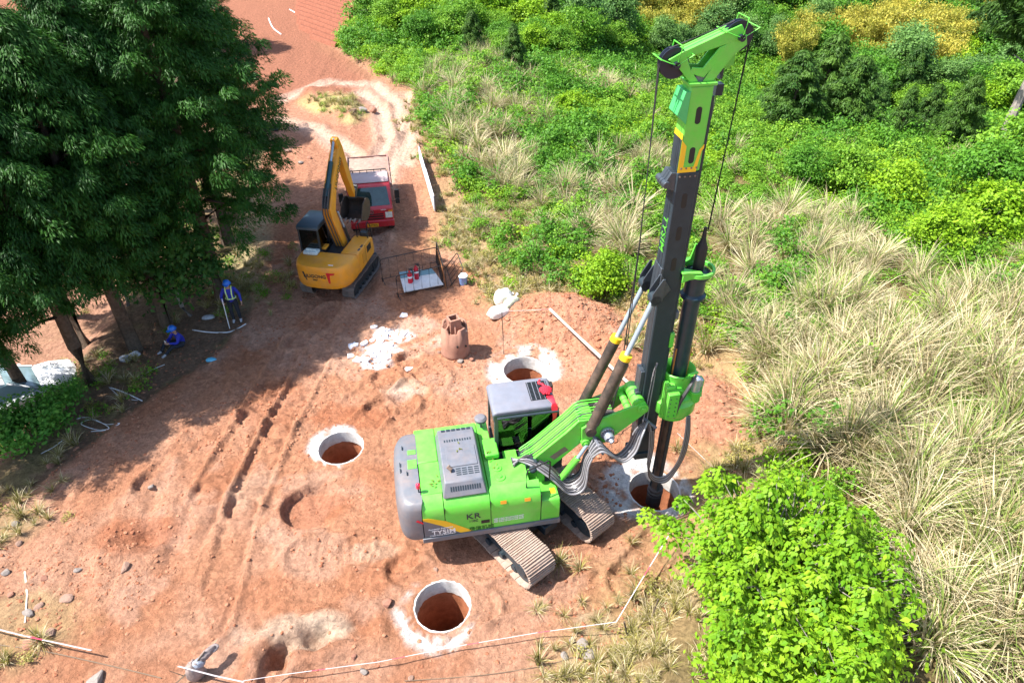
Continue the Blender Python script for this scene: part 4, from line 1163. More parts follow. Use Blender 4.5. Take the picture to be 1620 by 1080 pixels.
q = MB(); q.cyl((-.80, 1.12, 2.15), (-.80, 1.12, 2.42), .035, n=10); q.lathe([(.07, 0), (.15, .02), (.16, .10), (.11, .15), (0, .16)], (-.80, 1.12, 2.40), 18); q.build('air_precleaner', hoodg, rig)
# debris leaves lying on the panels
for k in range(26):
    xx, yy = random.choice([(-2.15, -.55), (-.7, -.2), (-1.45, .15), (-.75, .0)]); xx += random.gauss(0, .07); yy += random.gauss(0, .08)
    zz = 2.6 if -1.97 < xx < -.99 else (2.36 if (-.86 < xx < -.52 and -.02 < yy < .55) else 2.225)
    q = MB(); q.box(-.03, .03, -.012, .012, 0, .004); o = q.build('fallen_leaf', M_olv, rig); o.location = (xx, yy, zz); o.rotation_euler = (random.uniform(-.2, .2), random.uniform(-.2, .2), random.random() * 6)
# livery on the near side: dark wedge, yellow stripe, lettering
def decal(name, pts, m_, y=Y0 - .004, th=.004, parent=rig):
    q = MB(); q.prism(pts, 'y', y, y + th); return q.build(name, m_, parent)
decal('livery_wedge', [(-2.50, 1.10), (-1.62, 1.10), (-2.08, 1.46), (-2.50, 1.76)], rgrey, Y0 - .004)
decal('livery_stripe', [(-1.66, 1.10), (-1.36, 1.10), (-1.98, 1.60), (-2.38, 1.78), (-2.50, 1.78), (-2.50, 1.72), (-2.1, 1.46)], yellow, Y0 - .007)
ry = (R(90), 0, 0)
text('lettering', 'TYSIM', .20, white, rig, (-2.05, Y0 - .010, 1.23), ry, space=1.05)
text('lettering', 'TYSIM PILING EQUIPMENT', .052, white, rig, (-2.08, Y0 - .010, 1.135), ry)
text('lettering', 'Foundation Engineering', .06, white, rig, (-2.12, Y0 - .010, 1.37), ry, shear=.2)
text('lettering', 'KR', .26, dark, rig, (-1.34, Y0 - .006, 1.62), ry, space=1.1)
text('lettering', '110C', .10, dark, rig, (-1.34, Y0 - .006, 1.45), ry)
text('lettering', '泰信机械', .15, mat('letter_green', (.012, .14, .01), .5), rig, (-1.16, Y0 - .006, 1.16), ry)
decal('door_latch', [(-1.16, 1.32), (-.96, 1.32), (-.96, 1.42), (-1.16, 1.42)], black, Y0 - .012, .012)
for k in range(3): text('notice', 'KEEP CLEAR OF ROTATING MAST', .048, white, rig, (-.50, Y0 - .006, 1.40 - k * .055), ry)
for (xx, zz) in ((-.62, 1.93), (-.05, 1.90)):
    q = MB(); q.box(-.07, .07, -.045, .045, 0, .004); o = q.build('warning_sticker', orange, rig); o.location = (xx, Y0 + .018, zz); o.rotation_euler = (R(76), 0, 0)
q = MB(); q.box(-.06, .06, -.08, .08, 0, .004); o = q.build('warning_sticker', yellow, rig); o.location = (.62, Y0 + .3, 1.742)
decal('reflector', [(-2.66, 1.72), (-2.50, 1.60), (-2.50, 1.66), (-2.62, 1.77)], red, Y0 - .004)
for xx in (-1.9925, -.9225, .2775):
    q = MB(); q.box(xx - .006, xx + .006, Y0 + .004, Y0 + .3, 1.1, 2.0); q.build('door_gap', black, rig)
# handrail at the front corner
q = MB(); q.tube([(-.05, -1.0, 2.15), (-.05, -1.0, 2.62), (-.02, -.97, 2.68), (.50, -.80, 2.72), (.55, -.78, 2.66), (.55, -.78, 2.1)], .02, 8); q.build('handrail', black, rig)
q = MB(); q.box(-.16, .14, -.5, -.1, 2.2, 2.22); 
# ---- cab
cabx0, cabx1, caby0, caby1, cabz0, cabz1 = -.58, 1.02, .38, 1.42, 1.08, 3.26
cabm = mat('cab_grey', (.045, .060, .068), .4, 0, .1, 4, dust=.12)
roofm = mat('cab_roof', (.150, .160, .195), .5, 0, .10, 4, dust=.12)
prof = [(cabx0, cabz0), (cabx1 + .06, cabz0), (cabx1 + .10, 1.6), (cabx1 - .06, cabz1 - .08), (cabx1 - .16, cabz1), (cabx0 + .06, cabz1), (cabx0, cabz1 - .08)]
cabm_p = bpy.data.objects.new('cab', None); link(cabm_p, rig)
def beam(name, pts, r, m_=cabm, par=cabm_p, n=6):
    q = MB(); q.tube(pts, r, n); return q.build(name, m_, par, 0, 60)
q = MB()
for yy in (caby0, caby1 - .07):
    for (a, b_) in (((cabx0, 1.08), (cabx0 + .02, 3.2)), ((cabx1 + .08, 1.6), (cabx1 - .10, 3.2)), ((.28, 1.08), (.26, 3.2)))[:3 if yy > 1 else 2]:
        dx = .10
        q.prism([(a[0], a[1]), (a[0] + dx, a[1]), (b_[0] + dx, b_[1]), (b_[0], b_[1])], 'y', yy, yy + .07)
    q.prism([(cabx0, 3.08), (cabx1 - .05, 3.08), (cabx1 - .09, 3.2), (cabx0, 3.2)], 'y', yy + .002, yy + .068)
    q.prism([(cabx0 + .002, 1.08), (cabx1 + .16, 1.08), (cabx1 + .18, 1.62), (cabx0 + .002, 1.72)], 'y', yy + .003, yy + .067)
q.box(cabx0 + .004, cabx0 + .09, caby0 + .01, caby1 - .01, 1.08, 1.95); q.box(cabx1 - .02, cabx1 + .16, caby0 + .01, caby1 - .01, 1.08, 1.5)
q.box(cabx0 + .01, cabx1 + .05, caby0 + .02, caby1 - .02, 1.085, 1.13)
q.box(cabx0 + .003, cabx0 + .1, caby0 + .01, caby1 - .01, 3.0, 3.2); q.box(cabx1 - .12, cabx1 - .03, caby0 + .01, caby1 - .01, 3.08, 3.19)
q.build('cab_frame', cabm, cabm_p, .012)
q = MB(); q.prism([(cabx0 - .03, 3.2), (cabx1 - .02, 3.2), (cabx1 - .06, 3.29), (cabx1 - .2, 3.33), (cabx0 + .1, 3.33), (cabx0, 3.29)], 'y', caby0 - .02, caby1 + .02)
roof = q.build('cab_roof', roofm, cabm_p, .035)
gx0, gy0 = .38, .62
q = MB(); q.box(gx0, gx0 + .5, gy0, gy0 + .68, 3.328, 3.336); gr = q.build('roof_vent', black, roof)
for k in range(14):
    q = MB(); q.box(gx0 + .01, gx0 + .49, gy0 + .02 + k * .048, gy0 + .032 + k * .048, 3.336, 3.35); q.build('vent_bar', dark, roof)
for k in range(5):
    q = MB(); q.box(gx0 + .02 + k * .112, gx0 + .032 + k * .112, gy0, gy0 + .68, 3.337, 3.354); q.build('vent_bar', roofm, roof)
gl = glass_mat('cab_glass', (.55, .72, .62), .06)
def pane(name, pts, axis, a, b_, par, m_=gl):
    q = MB(); q.prism(pts, axis, a, b_); return q.build(name, m_, par)
for yy in (caby0 + .03, caby1 - .05):
    pane('window', [(cabx0 + .10, 1.72), (.27, 1.68), (.26, 3.09), (cabx0 + .11, 3.09)], 'y', yy, yy + .012, cabm_p)
    pane('window', [(.375, 1.68), (cabx1 + .09, 1.63), (cabx1 - .09, 3.09), (.36, 3.09)], 'y', yy, yy + .012, cabm_p)
pane('windscreen', [(cabx1 + .12, 1.5), (cabx1 + .132, 1.5), (cabx1 - .03, 3.1), (cabx1 - .042, 3.1)], 'y', caby0 + .072, caby1 - .072, cabm_p)
pane('window', [(caby0 + .08, 1.96), (caby1 - .08, 1.96), (caby1 - .08, 3.0), (caby0 + .08, 3.0)], 'x', cabx0 + .04, cabx0 + .052, cabm_p)
q = MB(); q.box(-.35, .15, .62, 1.14, 1.45, 1.62); q.prism([(-.38, 1.6), (-.24, 1.6), (-.32, 2.35), (-.48, 2.35)], 'y', .64, 1.12); q.box(-.42, -.30, .76, 1.0, 2.36, 2.56)
q.build('seat', mat('seat_cloth', (.05, .12, .14), .8), cabm_p, .04)
for yy in (.5, 1.2):
    q = MB(); q.box(-.2, .35, yy, yy + .12, 1.5, 1.8); q.cyl((.25, yy + .06, 1.8), (.28, yy + .06, 2.0), .02); q.ball((.28, yy + .06, 2.02), .035, .035, .045); q.build('control_console', dark, cabm_p, .02)
q = MB(); q.box(.70, .78, 1.0, 1.25, 1.9, 2.15); q.build('display', mat('display_blue', (.03, .13, .38), .3), cabm_p, .01)
q = MB(); q.tube([(cabx1 - .1, caby1, 2.7), (cabx1 + .12, caby1 + .14, 2.8)], .012, 6); q.box(cabx1 + .08, cabx1 + .13, caby1 + .07, caby1 + .25, 2.65, 2.95); q.build('mirror', black, cabm_p, .01)
q = MB(); q.box(-.5, 1.0, caby0 - .10, caby0 - .03, 3.16, 3.20); q.build('rain_gutter', dark, cabm_p, .01)
q = MB()
for k in range(3): q.tube([(-.5, caby0 - .06, 2.02 - k * .02), (.1, caby0 - .09, 2.05 - k * .03), (1.0, caby0 - .07, 2.10 - k * .02)], .008, 5)
q.build('guard_wire', steel, cabm_p)
plate('walkway_plate', -.40, -.06, .05, .33, 2.02, 2.05, green, .005)
plate('walkway_grating', -.5, .6, -.05, .36, 1.1, 1.95, dark, .01)
# ---- boom and linkage
q = MB(); q.prism([(.10, 1.85), (.25, 2.28), (1.05, 3.05), (1.32, 3.36), (1.70, 3.36), (1.86, 3.05), (1.78, 2.74), (1.42, 2.62), (.75, 1.95), (.5, 1.55)], 'y', -.30, .30)
boom = q.build('boom', green, rig, .02)
for sy in (-1, 1):
    q = MB(); q.prism([(.78, 2.18), (1.12, 2.45), (1.02, 2.58), (.66, 2.30)], 'y', sy * .301, sy * .306); q.build('boom_plate', steel if sy < 0 else green, boom)
    q = MB(); q.prism([(1.42, 2.60), (1.38, 3.18), (1.72, 3.38), (2.86, 3.78), (2.98, 3.48), (2.50, 3.05), (2.0, 2.62)], 'y', sy * .36 - .03, sy * .36 + .03)
    lk = q.build('link_plate', green, rig, .012)
    for (xx, zz, rr) in ((1.62, 3.1, .14), (2.82, 3.6, .13), (1.5, 2.72, .11)):
        p_ = MB(); p_.cyl((xx, sy * .33, zz), (xx, sy * .44, zz), rr, n=18); p_.cyl((xx, sy * .44, zz), (xx, sy * .47, zz), rr * .5, n=12); p_.build('pin_boss', green, lk, .008)
for (xx, zz) in ((2.1, 3.1), (2.55, 3.45)):
    q = MB(); q.cyl((xx, -.34, zz), (xx, .34, zz), .09, n=14); q.build('cross_tube', green, rig)
q = MB(); q.cyl((2.75, -.36, 3.66), (2.75, .36, 3.66), .16, n=18); q.build('cross_tube', green, rig)
# winch drum with motor between the link plates
q = MB(); q.cyl((2.05, -.28, 3.22), (2.05, .28, 3.22), .22, n=22); q.cyl((2.05, -.30, 3.22), (2.05, -.26, 3.22), .30, n=22); q.cyl((2.05, .26, 3.22), (2.05, .30, 3.22), .30, n=22); q.build('winch_drum', steel, rig)
q = MB(); q.cyl((2.0, -.40, 2.98), (2.0, -.47, 2.98), .17, n=22); q.cyl((2.0, -.47, 2.98), (2.02, -.62, 2.95), .12, n=16); q.cyl((2.02, -.62, 2.95), (2.06, -.70, 2.92), .06, n=12); q.build('winch_motor', mat('motor_grey', (.40, .42, .50), .35, .6), rig, .006)
for k in range(14):
    a = 6.283 * k / 14; q = MB(); q.cyl((2.0 + .15 * math.cos(a), -.47, 2.98 + .15 * math.sin(a)), (2.0 + .15 * math.cos(a), -.495, 2.98 + .15 * math.sin(a)), .016, n=6); q.build('bolt', steel, rig)
for sy in (-1, 1):
    q = MB(); q.cyl((.72, sy * .46, 1.28), (1.32, sy * .46, 2.30), .085, n=16); lc = q.build('lift_cylinder', green, rig, .006)
    q = MB(); q.cyl((1.32, sy * .46, 2.30), (1.52, sy * .46, 2.70), .045, n=12); q.build('piston_rod', chrome, lc)
    A = Vector((1.58, sy * .40, 3.14)); B = Vector((2.74, sy * .29, 6.62)); mid = A.lerp(B, .585)
    q = MB(); q.cyl(A, mid, .125, n=18); q.cyl(A - Vector((0, .12, 0)), A + Vector((0, .12, 0)), .13, n=16); mc = q.build('mast_cylinder', mat('cyl_dark', (.045, .038, .032), .5, .2, .2, 5, dust=.4), rig)
    q = MB(); q.cyl(A.lerp(B, .565), A.lerp(B, .60), .132, n=18); q.build('cylinder_band', yellow, mc)
    q = MB(); q.cyl(mid, B, .055, n=14); q.build('piston_rod', chrome, mc)
    q = MB(); q.tube([A.lerp(B, .06) + Vector((.10, sy * .06, -.06)), A.lerp(B, .3) + Vector((.11, sy * .05, -.08)), A.lerp(B, .55) + Vector((.10, sy * .05, -.08))], .02, 6); q.build('oil_pipe', steel, mc)
    q = MB(); q.cyl(B - Vector((0, .11, 0)), B + Vector((0, .11, 0)), .12, n=16); q.build('rod_eye', dark, mc, .006)
# ---- mast
mx0, mx1, my = 2.86, 3.30, .185
ZS, ZT = 9.30, 10.86
q = MB(); q.box(mx0, mx1, -my, my, 1.80, ZS); mast = q.build('mast_lower', dark, rig, .03)
q = MB(); q.box(mx0 + .001, mx1 - .001, -my + .001, my - .001, ZS + .003, ZT); mup = q.build('mast_upper', green, rig, .03)
for (z_, par) in ((10.35, mup), (9.62, mup), (8.72, mast), (8.02, mast), (7.32, mast)):
    q = MB(); pts = []
    for k in range(16):
        a = 6.283 * k / 16; pts.append((3.09 + .055 * math.cos(a), z_ + (.10 if math.sin(a) > 0 else -.10) + .055 * math.sin(a)))
    q.prism(pts, 'y', -my - .003, -my + .006); q.build('mast_slot', black, par)
q = MB(); q.box(mx1, mx1 + .06, -my + .04, -my + .10, 1.85, ZT - .2); q.box(mx1, mx1 + .06, my - .10, my - .04, 1.85, ZT - .2); q.build('guide_rail', dark, rig)
# painted chevron where green meets black
decal('mast_stripe', [(mx0, ZS + .62), (mx0 + .10, ZS + .50), (mx0 + .10, ZS + .10), (mx0 + .30, ZS + .10), (mx0 + .36, ZS + .42), (mx1, ZS + .52), (mx1, ZS + .44), (mx1 - .03, ZS + .40), (mx0 + .36, ZS + .04), (mx0 + .36, ZS), (mx0, ZS)], yellow, -my - .004, .004)
q = MB(); q.prism([(-my, ZS + .62), (my, ZS + .62), (my, ZS + .72), (-my, ZS + .72)], 'x', mx0 - .004, mx0); q.build('mast_stripe', yellow, rig)
q = MB(); q.prism([(-my + .02, ZS), (my, ZS), (my, ZS + .62), (-my + .02, ZS + .62)], 'x', mx0 - .003, mx0); q.build('mast_panel', dark, rig)
text('lettering', 'TYSIM', .27, green, rig, (mx0 - .006, 0, 7.95), (R(90), R(90), R(-90)), space=1.1)
for zz in (9.22, 9.38):
    for k in range(4):
        q = MB(); q.cyl((mx0 + .06 + k * .10, -my - .016, zz), (mx0 + .06 + k * .10, -my, zz), .018, n=8); q.build('bolt', steel, mast)
# bracket for the mast cylinders and upper lug
bro = [(2.64, 6.50), (2.74, 6.46), (2.88, 6.62), (2.88, 7.12), (2.82, 7.12), (2.64, 6.78)]
q = MB()
for yy in (-.40, -.20, .18, .38): q.prism(bro, 'y', yy, yy + .025)
q.prism([(2.80, 6.40), (2.90, 6.40), (2.90, 7.25), (2.84, 7.25)], 'y', -.19, .19)
q.prism([(2.84, 6.35), (3.10, 6.75), (2.84, 7.15)], 'y', -.24, -.186)
q.build('cylinder_bracket', mat('bracket_grey', (.050, .062, .075), .4, .2, .1, 4), rig, .012)
q = MB(); q.prism([(2.62, 9.02), (2.87, 8.92), (2.87, 9.28), (2.76, 9.30)], 'y', -.16, .16); q.cyl((2.68, -.22, 9.08), (2.68, .22, 9.08), .07, n=12); q.build('rope_lug', MATS['bracket_grey'], rig, .01)
q = MB(); q.box(mx0 - .10, mx0, -.15, .15, 3.9, 4.5); q.box(mx0 - .16, mx0 - .02, -.16, -.02, 3.5, 3.9); q.build('junction_box', MATS['bracket_grey'], rig, .01)
# mast foot
q = MB(); q.box(mx0 - .08, mx1 + .06, -.23, .23, 1.74, 1.86); q.box(mx0 + .05, mx1 - .05, -.2, .2, 1.62, 1.74); q.build('mast_foot', dark, rig, .015)
# head: goose neck with two sheaves
def plate_ring(outer, holes_quads, y0, y1):
    m2 = MB(); m2.prism(outer, 'y', y0, y1); return m2
head = bpy.data.objects.new('mast_head', None); link(head, rig)
q = MB(); q.box(mx0 - .04, mx1 + .04, -my - .03, my + .03, ZT, ZT + .05); q.build('head_flange', green, head, .008)
for sy in (-1, 1):
    y0, y1 = sy * .115 - .018, sy * .115 + .018
    q = MB()
    q.prism([(2.42, 11.30), (2.62, 11.16), (2.86, 10.91), (3.02, 10.91), (2.84, 11.12), (2.74, 11.33), (2.62, 11.40)], 'y', y0, y1)           # rear cheek
    q.prism([(2.55, 11.26), (2.62, 11.405), (3.62, 11.80), (3.72, 11.66), (3.60, 11.56)], 'y', y0 - .001, y1 + .001)                            # top chord
    q.prism([(3.10, 10.91), (3.28, 10.91), (3.58, 11.32), (3.78, 11.48), (3.74, 11.64), (3.42, 11.56), (3.36, 11.42)], 'y', y0 + .001, y1 - .001)  # front strut
    q.prism([(2.84, 11.06), (3.10, 10.98), (3.36, 11.30), (3.40, 11.50), (3.30, 11.46), (3.06, 11.14), (2.86, 11.16)], 'y', y0 + .002, y1 - .002)
    q.build('head_cheek', green, head, .008)
q = MB(); q.prism([(2.66, 11.372), (3.50, 11.70), (3.49, 11.735), (2.655, 11.405)], 'y', -.096, .096); q.prism([(3.02, 10.93), (3.26, 10.93), (3.52, 11.28), (3.40, 11.36)], 'y', -.095, .095); q.build('head_web', green, head, .006)
for (cx_, cz_, rr) in ((2.56, 11.22, .255), (3.64, 11.60, .25)):
    q = MB(); pr_ = [(rr, -.065), (rr, -.045), (rr - .05, -.02), (rr - .05, .02), (rr, .045), (rr, .065), (.06, .065), (.06, -.065)]
    q.lathe(pr_, (0, 0, 0), 32, Matrix.Translation((cx_, 0, cz_)) @ Matrix.Rotation(R(90), 4, 'X'), closed=True)
    q.cyl((cx_, -.21, cz_), (cx_, .21, cz_), .055, n=14)
    q.build('sheave', mat('sheave_black', (.014, .018, .034), .4, .3), head)
    for a in (20, 100, 150):
        q = MB(); q.tube([(cx_, -.2, cz_), (cx_ - .31 * math.cos(R(a)), -.2, cz_ + .31 * math.sin(R(a))), (cx_ - .31 * math.cos(R(a)), .2, cz_ + .31 * math.sin(R(a))), (cx_, .2, cz_)], .013, 5); q.build('rope_keeper', green, head)
q = MB(); q.prism([(3.50, 11.05), (3.78, 11.05), (3.78, 11.30), (3.62, 11.38)], 'y', .19, .50); q.box(3.55, 3.75, .24, .46, 11.0, 11.05); q.build('auxiliary_bracket', green, head, .01)
q = MB(); q.cyl((3.64, .35, 10.98), (3.64, .35, 10.80), .05, n=10); q.box(3.57, 3.71, .27, .43, 10.52, 10.72); q.build('auxiliary_hook', dark, head)
q = MB(); q.cyl((3.08, -.1, 10.93), (3.08, .16, 10.93), .13, n=16); q.build('head_pulley', rgrey, head)
# teal joint guard
q = MB(); q.prism([(2.68, 10.38), (2.88, 10.20), (2.88, 10.78), (2.78, 10.78)], 'y', -.2, .2); q.build('head_guard', mat('guard_green', (.06, .42, .12), .45, 0, .1, 3), rig, .01)
# ropes
rope = mat('wire_rope', (.025, .025, .027), .6, .3)
def rope_run(pts, r=.014):
    q = MB(); q.tube(pts, r, 6); return q.build('wire_rope', rope, rig)
rope_run([(2.31, -.03, 11.2), (2.36, -.05, 7.8), (2.30, -.06, 4.4), (2.2, -.06, 3.30)]); rope_run([(2.315, .03, 11.2), (2.42, .08, 7.8), (2.44, .1, 4.4), (2.25, .08, 3.25)], .011)
rope_run([(2.46, -.0, 11.45), (3.54, 0, 11.83)], .014); rope_run([(3.885, 0, 11.58), (3.80, 0, 7.95)], .016)
rope_run([(3.64, .35, 10.6), (3.42, .30, 7.2), (3.36, .26, 4.6)], .008)
# ---- kelly bar and guide
KX = 3.74
kd = mat('kelly_blue', (.014, .034, .050), .38, .2, .2, 4, dust=.04)
q = MB(); q.cyl((KX, 0, 4.15), (KX, 0, 6.45), .185, n=24); kel = q.build('kelly_bar', kd, rig)
q = MB(); q.lathe([(.185, 6.32), (.27, 6.36), (.275, 6.42), (.215, 6.47), (.215, 6.86), (.285, 6.88), (.285, 6.97), (.12, 6.98)], (KX, 0, 0), 28); q.build('kelly_head', kd, kel)
for k in range(16):
    a = 6.283 * k / 16; q = MB(); q.cyl((KX + .25 * math.cos(a), .25 * math.sin(a), 6.97), (KX + .25 * math.cos(a), .25 * math.sin(a), 7.0), .018, n=6); q.build('bolt', steel, kel)
q = MB(); q.lathe([(.11, 6.98), (.12, 7.2), (.12, 7.55), (.07, 7.68), (.05, 7.75), (.03, 8.0), (0, 8.0)], (KX, 0, 0), 16); q.build('swivel', black, kel)
for a in (200, 340):
    q = MB(); ca_, sa_ = math.cos(R(a)), math.sin(R(a)); q.cyl((KX + .185 * ca_, .185 * sa_, 4.2), (KX + .185 * ca_, .185 * sa_, 5.0), .022, n=8); q.build('kelly_key', mat('rust_orange', (.42, .16, .03), .7), kel)
q = MB()
for sy in (-1, 1): q.prism([(3.30, 6.90), (3.30, 7.12), (3.46, 7.14), (KX + .16, 7.02), (KX + .16, 6.985), (3.46, 6.96)], 'y', sy * .26 - .02, sy * .26 + .02)
q.lathe([(.30, 6.985), (.36, 6.985), (.36, 7.08), (.30, 7.08)], (KX, 0, 0), 24, closed=True)
q.prism([(3.28, -.28), (3.42, -.28), (KX - .05, -.34), (KX - .05, -.26), (3.42, -.10), (3.42, .10), (KX - .05, .26), (KX - .05, .34), (3.42, .28), (3.28, .28)], 'z', 7.1, 7.14)
q.prism([(KX - .1, 7.08), (KX + .32, 7.08), (KX + .1, 7.45), (KX - .02, 7.5)], 'y', .24, .28)
q.build('kelly_guide', green, rig, .01)
q = MB(); q.box(3.30, 3.40, -.2, .2, 5.15, 5.55); q.build('carriage_stop', green, rig, .02)
q = MB(); q.box(3.30, 3.46, -.10, .16, 5.85, 6.05); q.build('sensor', rgrey, rig, .02)
# lower kelly, inner square bar with key strips and tip
q = MB(); q.cyl((KX, 0, .05), (KX, 0, 3.3), .125, n=20); lk = q.build('inner_kelly', mat('kelly_inner', (.045, .038, .036), .45, .5, .25, 5, dust=.4), rig)
for a in (30, 150, 270):
    q = MB(); q.box(.115, .165, -.03, .03, .2, 3.3, Matrix.Translation((KX, 0, 0)) @ Matrix.Rotation(R(a), 4, 'Z')); q.build('drive_key', dark, lk)
q = MB(); q.lathe([(.13, -.55), (.2, -.5), (.2, -.1), (.16, -.08), (.21, -.04), (.21, .02), (.16, .05), (.2, .09), (.2, .14), (.13, .18)], (KX, 0, .05), 24); q.build('kelly_stub', mat('stub_black', (.03, .032, .038), .5, .4, .2, 6, dust=.2), rig)
# ---- rotary drive
rd = bpy.data.objects.new('rotary_drive', None); link(rd, rig)
q = MB(); q.lathe([(.20, 3.18), (.48, 3.18), (.54, 3.26), (.54, 3.56), (.47, 3.64), (.46, 3.70), (.37, 3.76), (.34, 4.12), (.40, 4.36), (.37, 4.38), (.25, 4.15), (.24, 3.2)], (KX, 0, 0), 30); q.build('drive_housing', green, rd, 0, 40)
q = MB(); q.lathe([(.28, 2.98), (.40, 3.02), (.40, 3.20), (.24, 3.20)], (KX, 0, 0), 28); q.build('drive_sleeve', green, rd, 0, 40)
q = MB(); q.box(3.33, 3.56, -.40, .40, 3.25, 4.15); q.prism([(3.5, -.40), (KX, -.46), (KX, -.2), (3.5, -.2)], 'z', 3.28, 4.05); q.box(3.31, 3.40, -.36, -.27, 3.15, 4.25); q.box(3.31, 3.40, .27, .36, 3.15, 4.25); q.build('carriage', green, rd, .015)
q = MB(); q.box(3.34, 3.62, -.56, -.40, 3.30, 4.05)
q.build('carriage_plate', green, rd, .02)
for r_ in range(5):
    for c_ in range(2):
        q = MB(); q.cyl((3.40 + c_ * .14, -.575, 3.40 + r_ * .13), (3.40 + c_ * .14, -.56, 3.40 + r_ * .13), .014, n=6); q.build('bolt', dark, rd)
for (a, zz) in ((-35, 3.55), (40, 3.55)):
    cx_, cy_ = KX + .46 * math.cos(R(a)), .46 * math.sin(R(a))
    q = MB(); q.cyl((cx_, cy_, zz), (cx_, cy_, zz + .30), .155, n=18); q.build('gearbox', green, rd, .01)
    q = MB(); q.cyl((cx_, cy_, zz + .30), (cx_, cy_, zz + .60), .12, .10, n=16); q.ball((cx_, cy_, zz + .62), .105, .105, .10); q.box(cx_ - .05, cx_ + .14, cy_ - .06, cy_ + .06, zz + .42, zz + .62); q.build('hydraulic_motor', mat('motor_alu', (.52, .54, .62), .35, .7, .2, 8), rd, .008)
q = MB(); q.box(KX + .50, KX + .66, -.12, .06, 3.72, 3.98); q.build('manifold_block', green, rd, .01)
q = MB(); q.tube([(KX - .05, -.36, 4.3), (KX + .05, -.44, 4.5), (KX + .25, -.40, 4.52), (KX + .36, -.25, 4.35)], .03, 8); q.tube([(KX + .4, -.1, 4.2), (KX + .56, -.2, 4.0), (KX + .5, -.36, 3.7)], .025, 8); q.build('drive_pipe', green, rd)
# ---- hoses
def cat_curve(a, b, sag, n=18, side=(0, 0, 0)):
    a = Vector(a); b = Vector(b); s_ = Vector(side); out = []
    for i in range(n + 1):
        t = i / n; out.append(a.lerp(b, t) + Vector((0, 0, -sag * 4 * t * (1 - t))) + s_ * (4 * t * (1 - t)))
    return out
def smooth_path(pts, n=8):
    pts = [Vector(p) for p in pts]; P4 = [pts[0]] + pts + [pts[-1]]; out = []
    for i in range(1, len(P4) - 2):
        p0, p1, p2, p3 = P4[i - 1:i + 3]
        for k in range(n):
            t = k / n
            out.append(.5 * ((2 * p1) + (p2 - p0) * t + (2 * p0 - 5 * p1 + 4 * p2 - p3) * t * t + (3 * p1 - p0 - 3 * p2 + p3) * t ** 3))
    return out + [pts[-1]]
hr = random.Random(3)
def hose(pts, r=.026, k=0):
    q = MB(); q.tube(smooth_path(pts), r, 7); return q.build('hose', hose_m if k % 2 else hose_g, rig)
for k in range(10):      # deck -> drooping in front of the deck -> up to the link
    d_ = (k - 4.5) * .058; j = hr.uniform(-.03, .03)
    hose([(-.25, -.10 - .03 * k, 2.23 + .012 * (k % 3)), (.15, -.30 + d_ * .6, 2.30 + j), (.62, -.52 + d_, 2.05 + j), (1.02, -.68 + d_, 1.55 + .3 * abs(d_) + j), (1.38, -.68 + d_, 1.75 + j), (1.50, -.60 + d_ * .7, 2.35 + j), (1.72, -.58 + d_ * .5, 2.78 + j)], .026, k)
for k in range(9):       # link -> sag -> mast
    d_ = (k - 4) * .062; j = hr.uniform(-.03, .03)
    hose([(1.55, -.66 + d_ * .6, 2.60 + j), (1.74, -.66 + d_, 2.86 + j), (1.98, -.70 + d_, 2.62 - .4 * d_ + j), (2.30, -.66 + d_, 2.28 - .5 * d_ + j), (2.62, -.55 + d_, 2.45 - .5 * d_), (2.80, -.44 + d_ * .8, 2.85 - .4 * d_), (3.02, -.33 + d_ * .2, 3.05 - .3 * d_), (3.12, -.34 + d_ * .2, 2.75 - .2 * d_)], .026, k)
for k in range(6):       # mast -> hanging loop -> rotary drive
    d_ = k * .035; j = hr.uniform(-.02, .02)
    hose([(3.12 + .02 * k, -.33, 2.8), (3.16 + .02 * k, -.38, 2.2), (3.20, -.42 - d_ * .5, 1.55 - d_ * .8), (3.42, -.50, 1.22 - d_), (3.72, -.54 - d_ * .3, 1.30 - d_), (3.92 + d_ * .6, -.56, 1.85), (3.96 + d_ * .6, -.54, 2.6), (3.92 + d_ * .4, -.5, 3.25)], .022, k)
for k in range(6):       # pipes lying along the boom
    yy = -.22 + k * .08
    hose([(.0, yy * .8, 2.24), (.35, yy, 2.48), (.8, yy, 2.92), (1.15, yy, 3.26), (1.40, yy * 1.1, 3.50), (1.80, yy * 1.1, 3.52), (2.15, yy * 1.15, 3.50)], .016, k).data.materials[0] = green if k % 3 else hose_m
hose([(3.60, -.48, 3.25), (3.66, -.52, 3.75), (3.82, -.50, 4.15), (4.0, -.34, 4.30)], .045, 1)
for k in range(2): hose([(2.92 + .1 * k, -.29, 2.9), (2.95 + .07 * k, -.30, 3.6), (2.98 + .05 * k, -.30, 4.5), (3.02, -.29, 4.75)], .014, 0)
for k in range(2):
    q = MB(); q.tube([(3.0, -.32, 4.5), (3.0, -.34, 4.75), (3.04, -.30, 4.85)], .02, 6); q.build('hose_shackle', hose_g, rig)
for (a, b_) in (((1.66, -.40, 2.95), (1.78, -.90, 2.78)), ((1.26, -.38, 1.62), (1.40, -.92, 1.60)), ((2.96, -.26, 3.12), (3.2, -.50, 2.98))):
    q = MB(); q.box(-.03, .03, -.02, (Vector(b_) - Vector(a)).length, -.025, .025); o = q.build('hose_clamp', hoodg, rig, .008); o.location = a
    dv = Vector(b_) - Vector(a); o.rotation_euler = (math.atan2(dv.z, math.hypot(dv.x, dv.y)), 0, math.atan2(dv.y, dv.x) - math.pi / 2)
q = MB(); q.box(.05, .34, -.42, -.12, 2.12, 2.30); q.ball((.2, -.55, 2.22), .10, .1, .09); q.build('valve_block', dark, rig, .02)
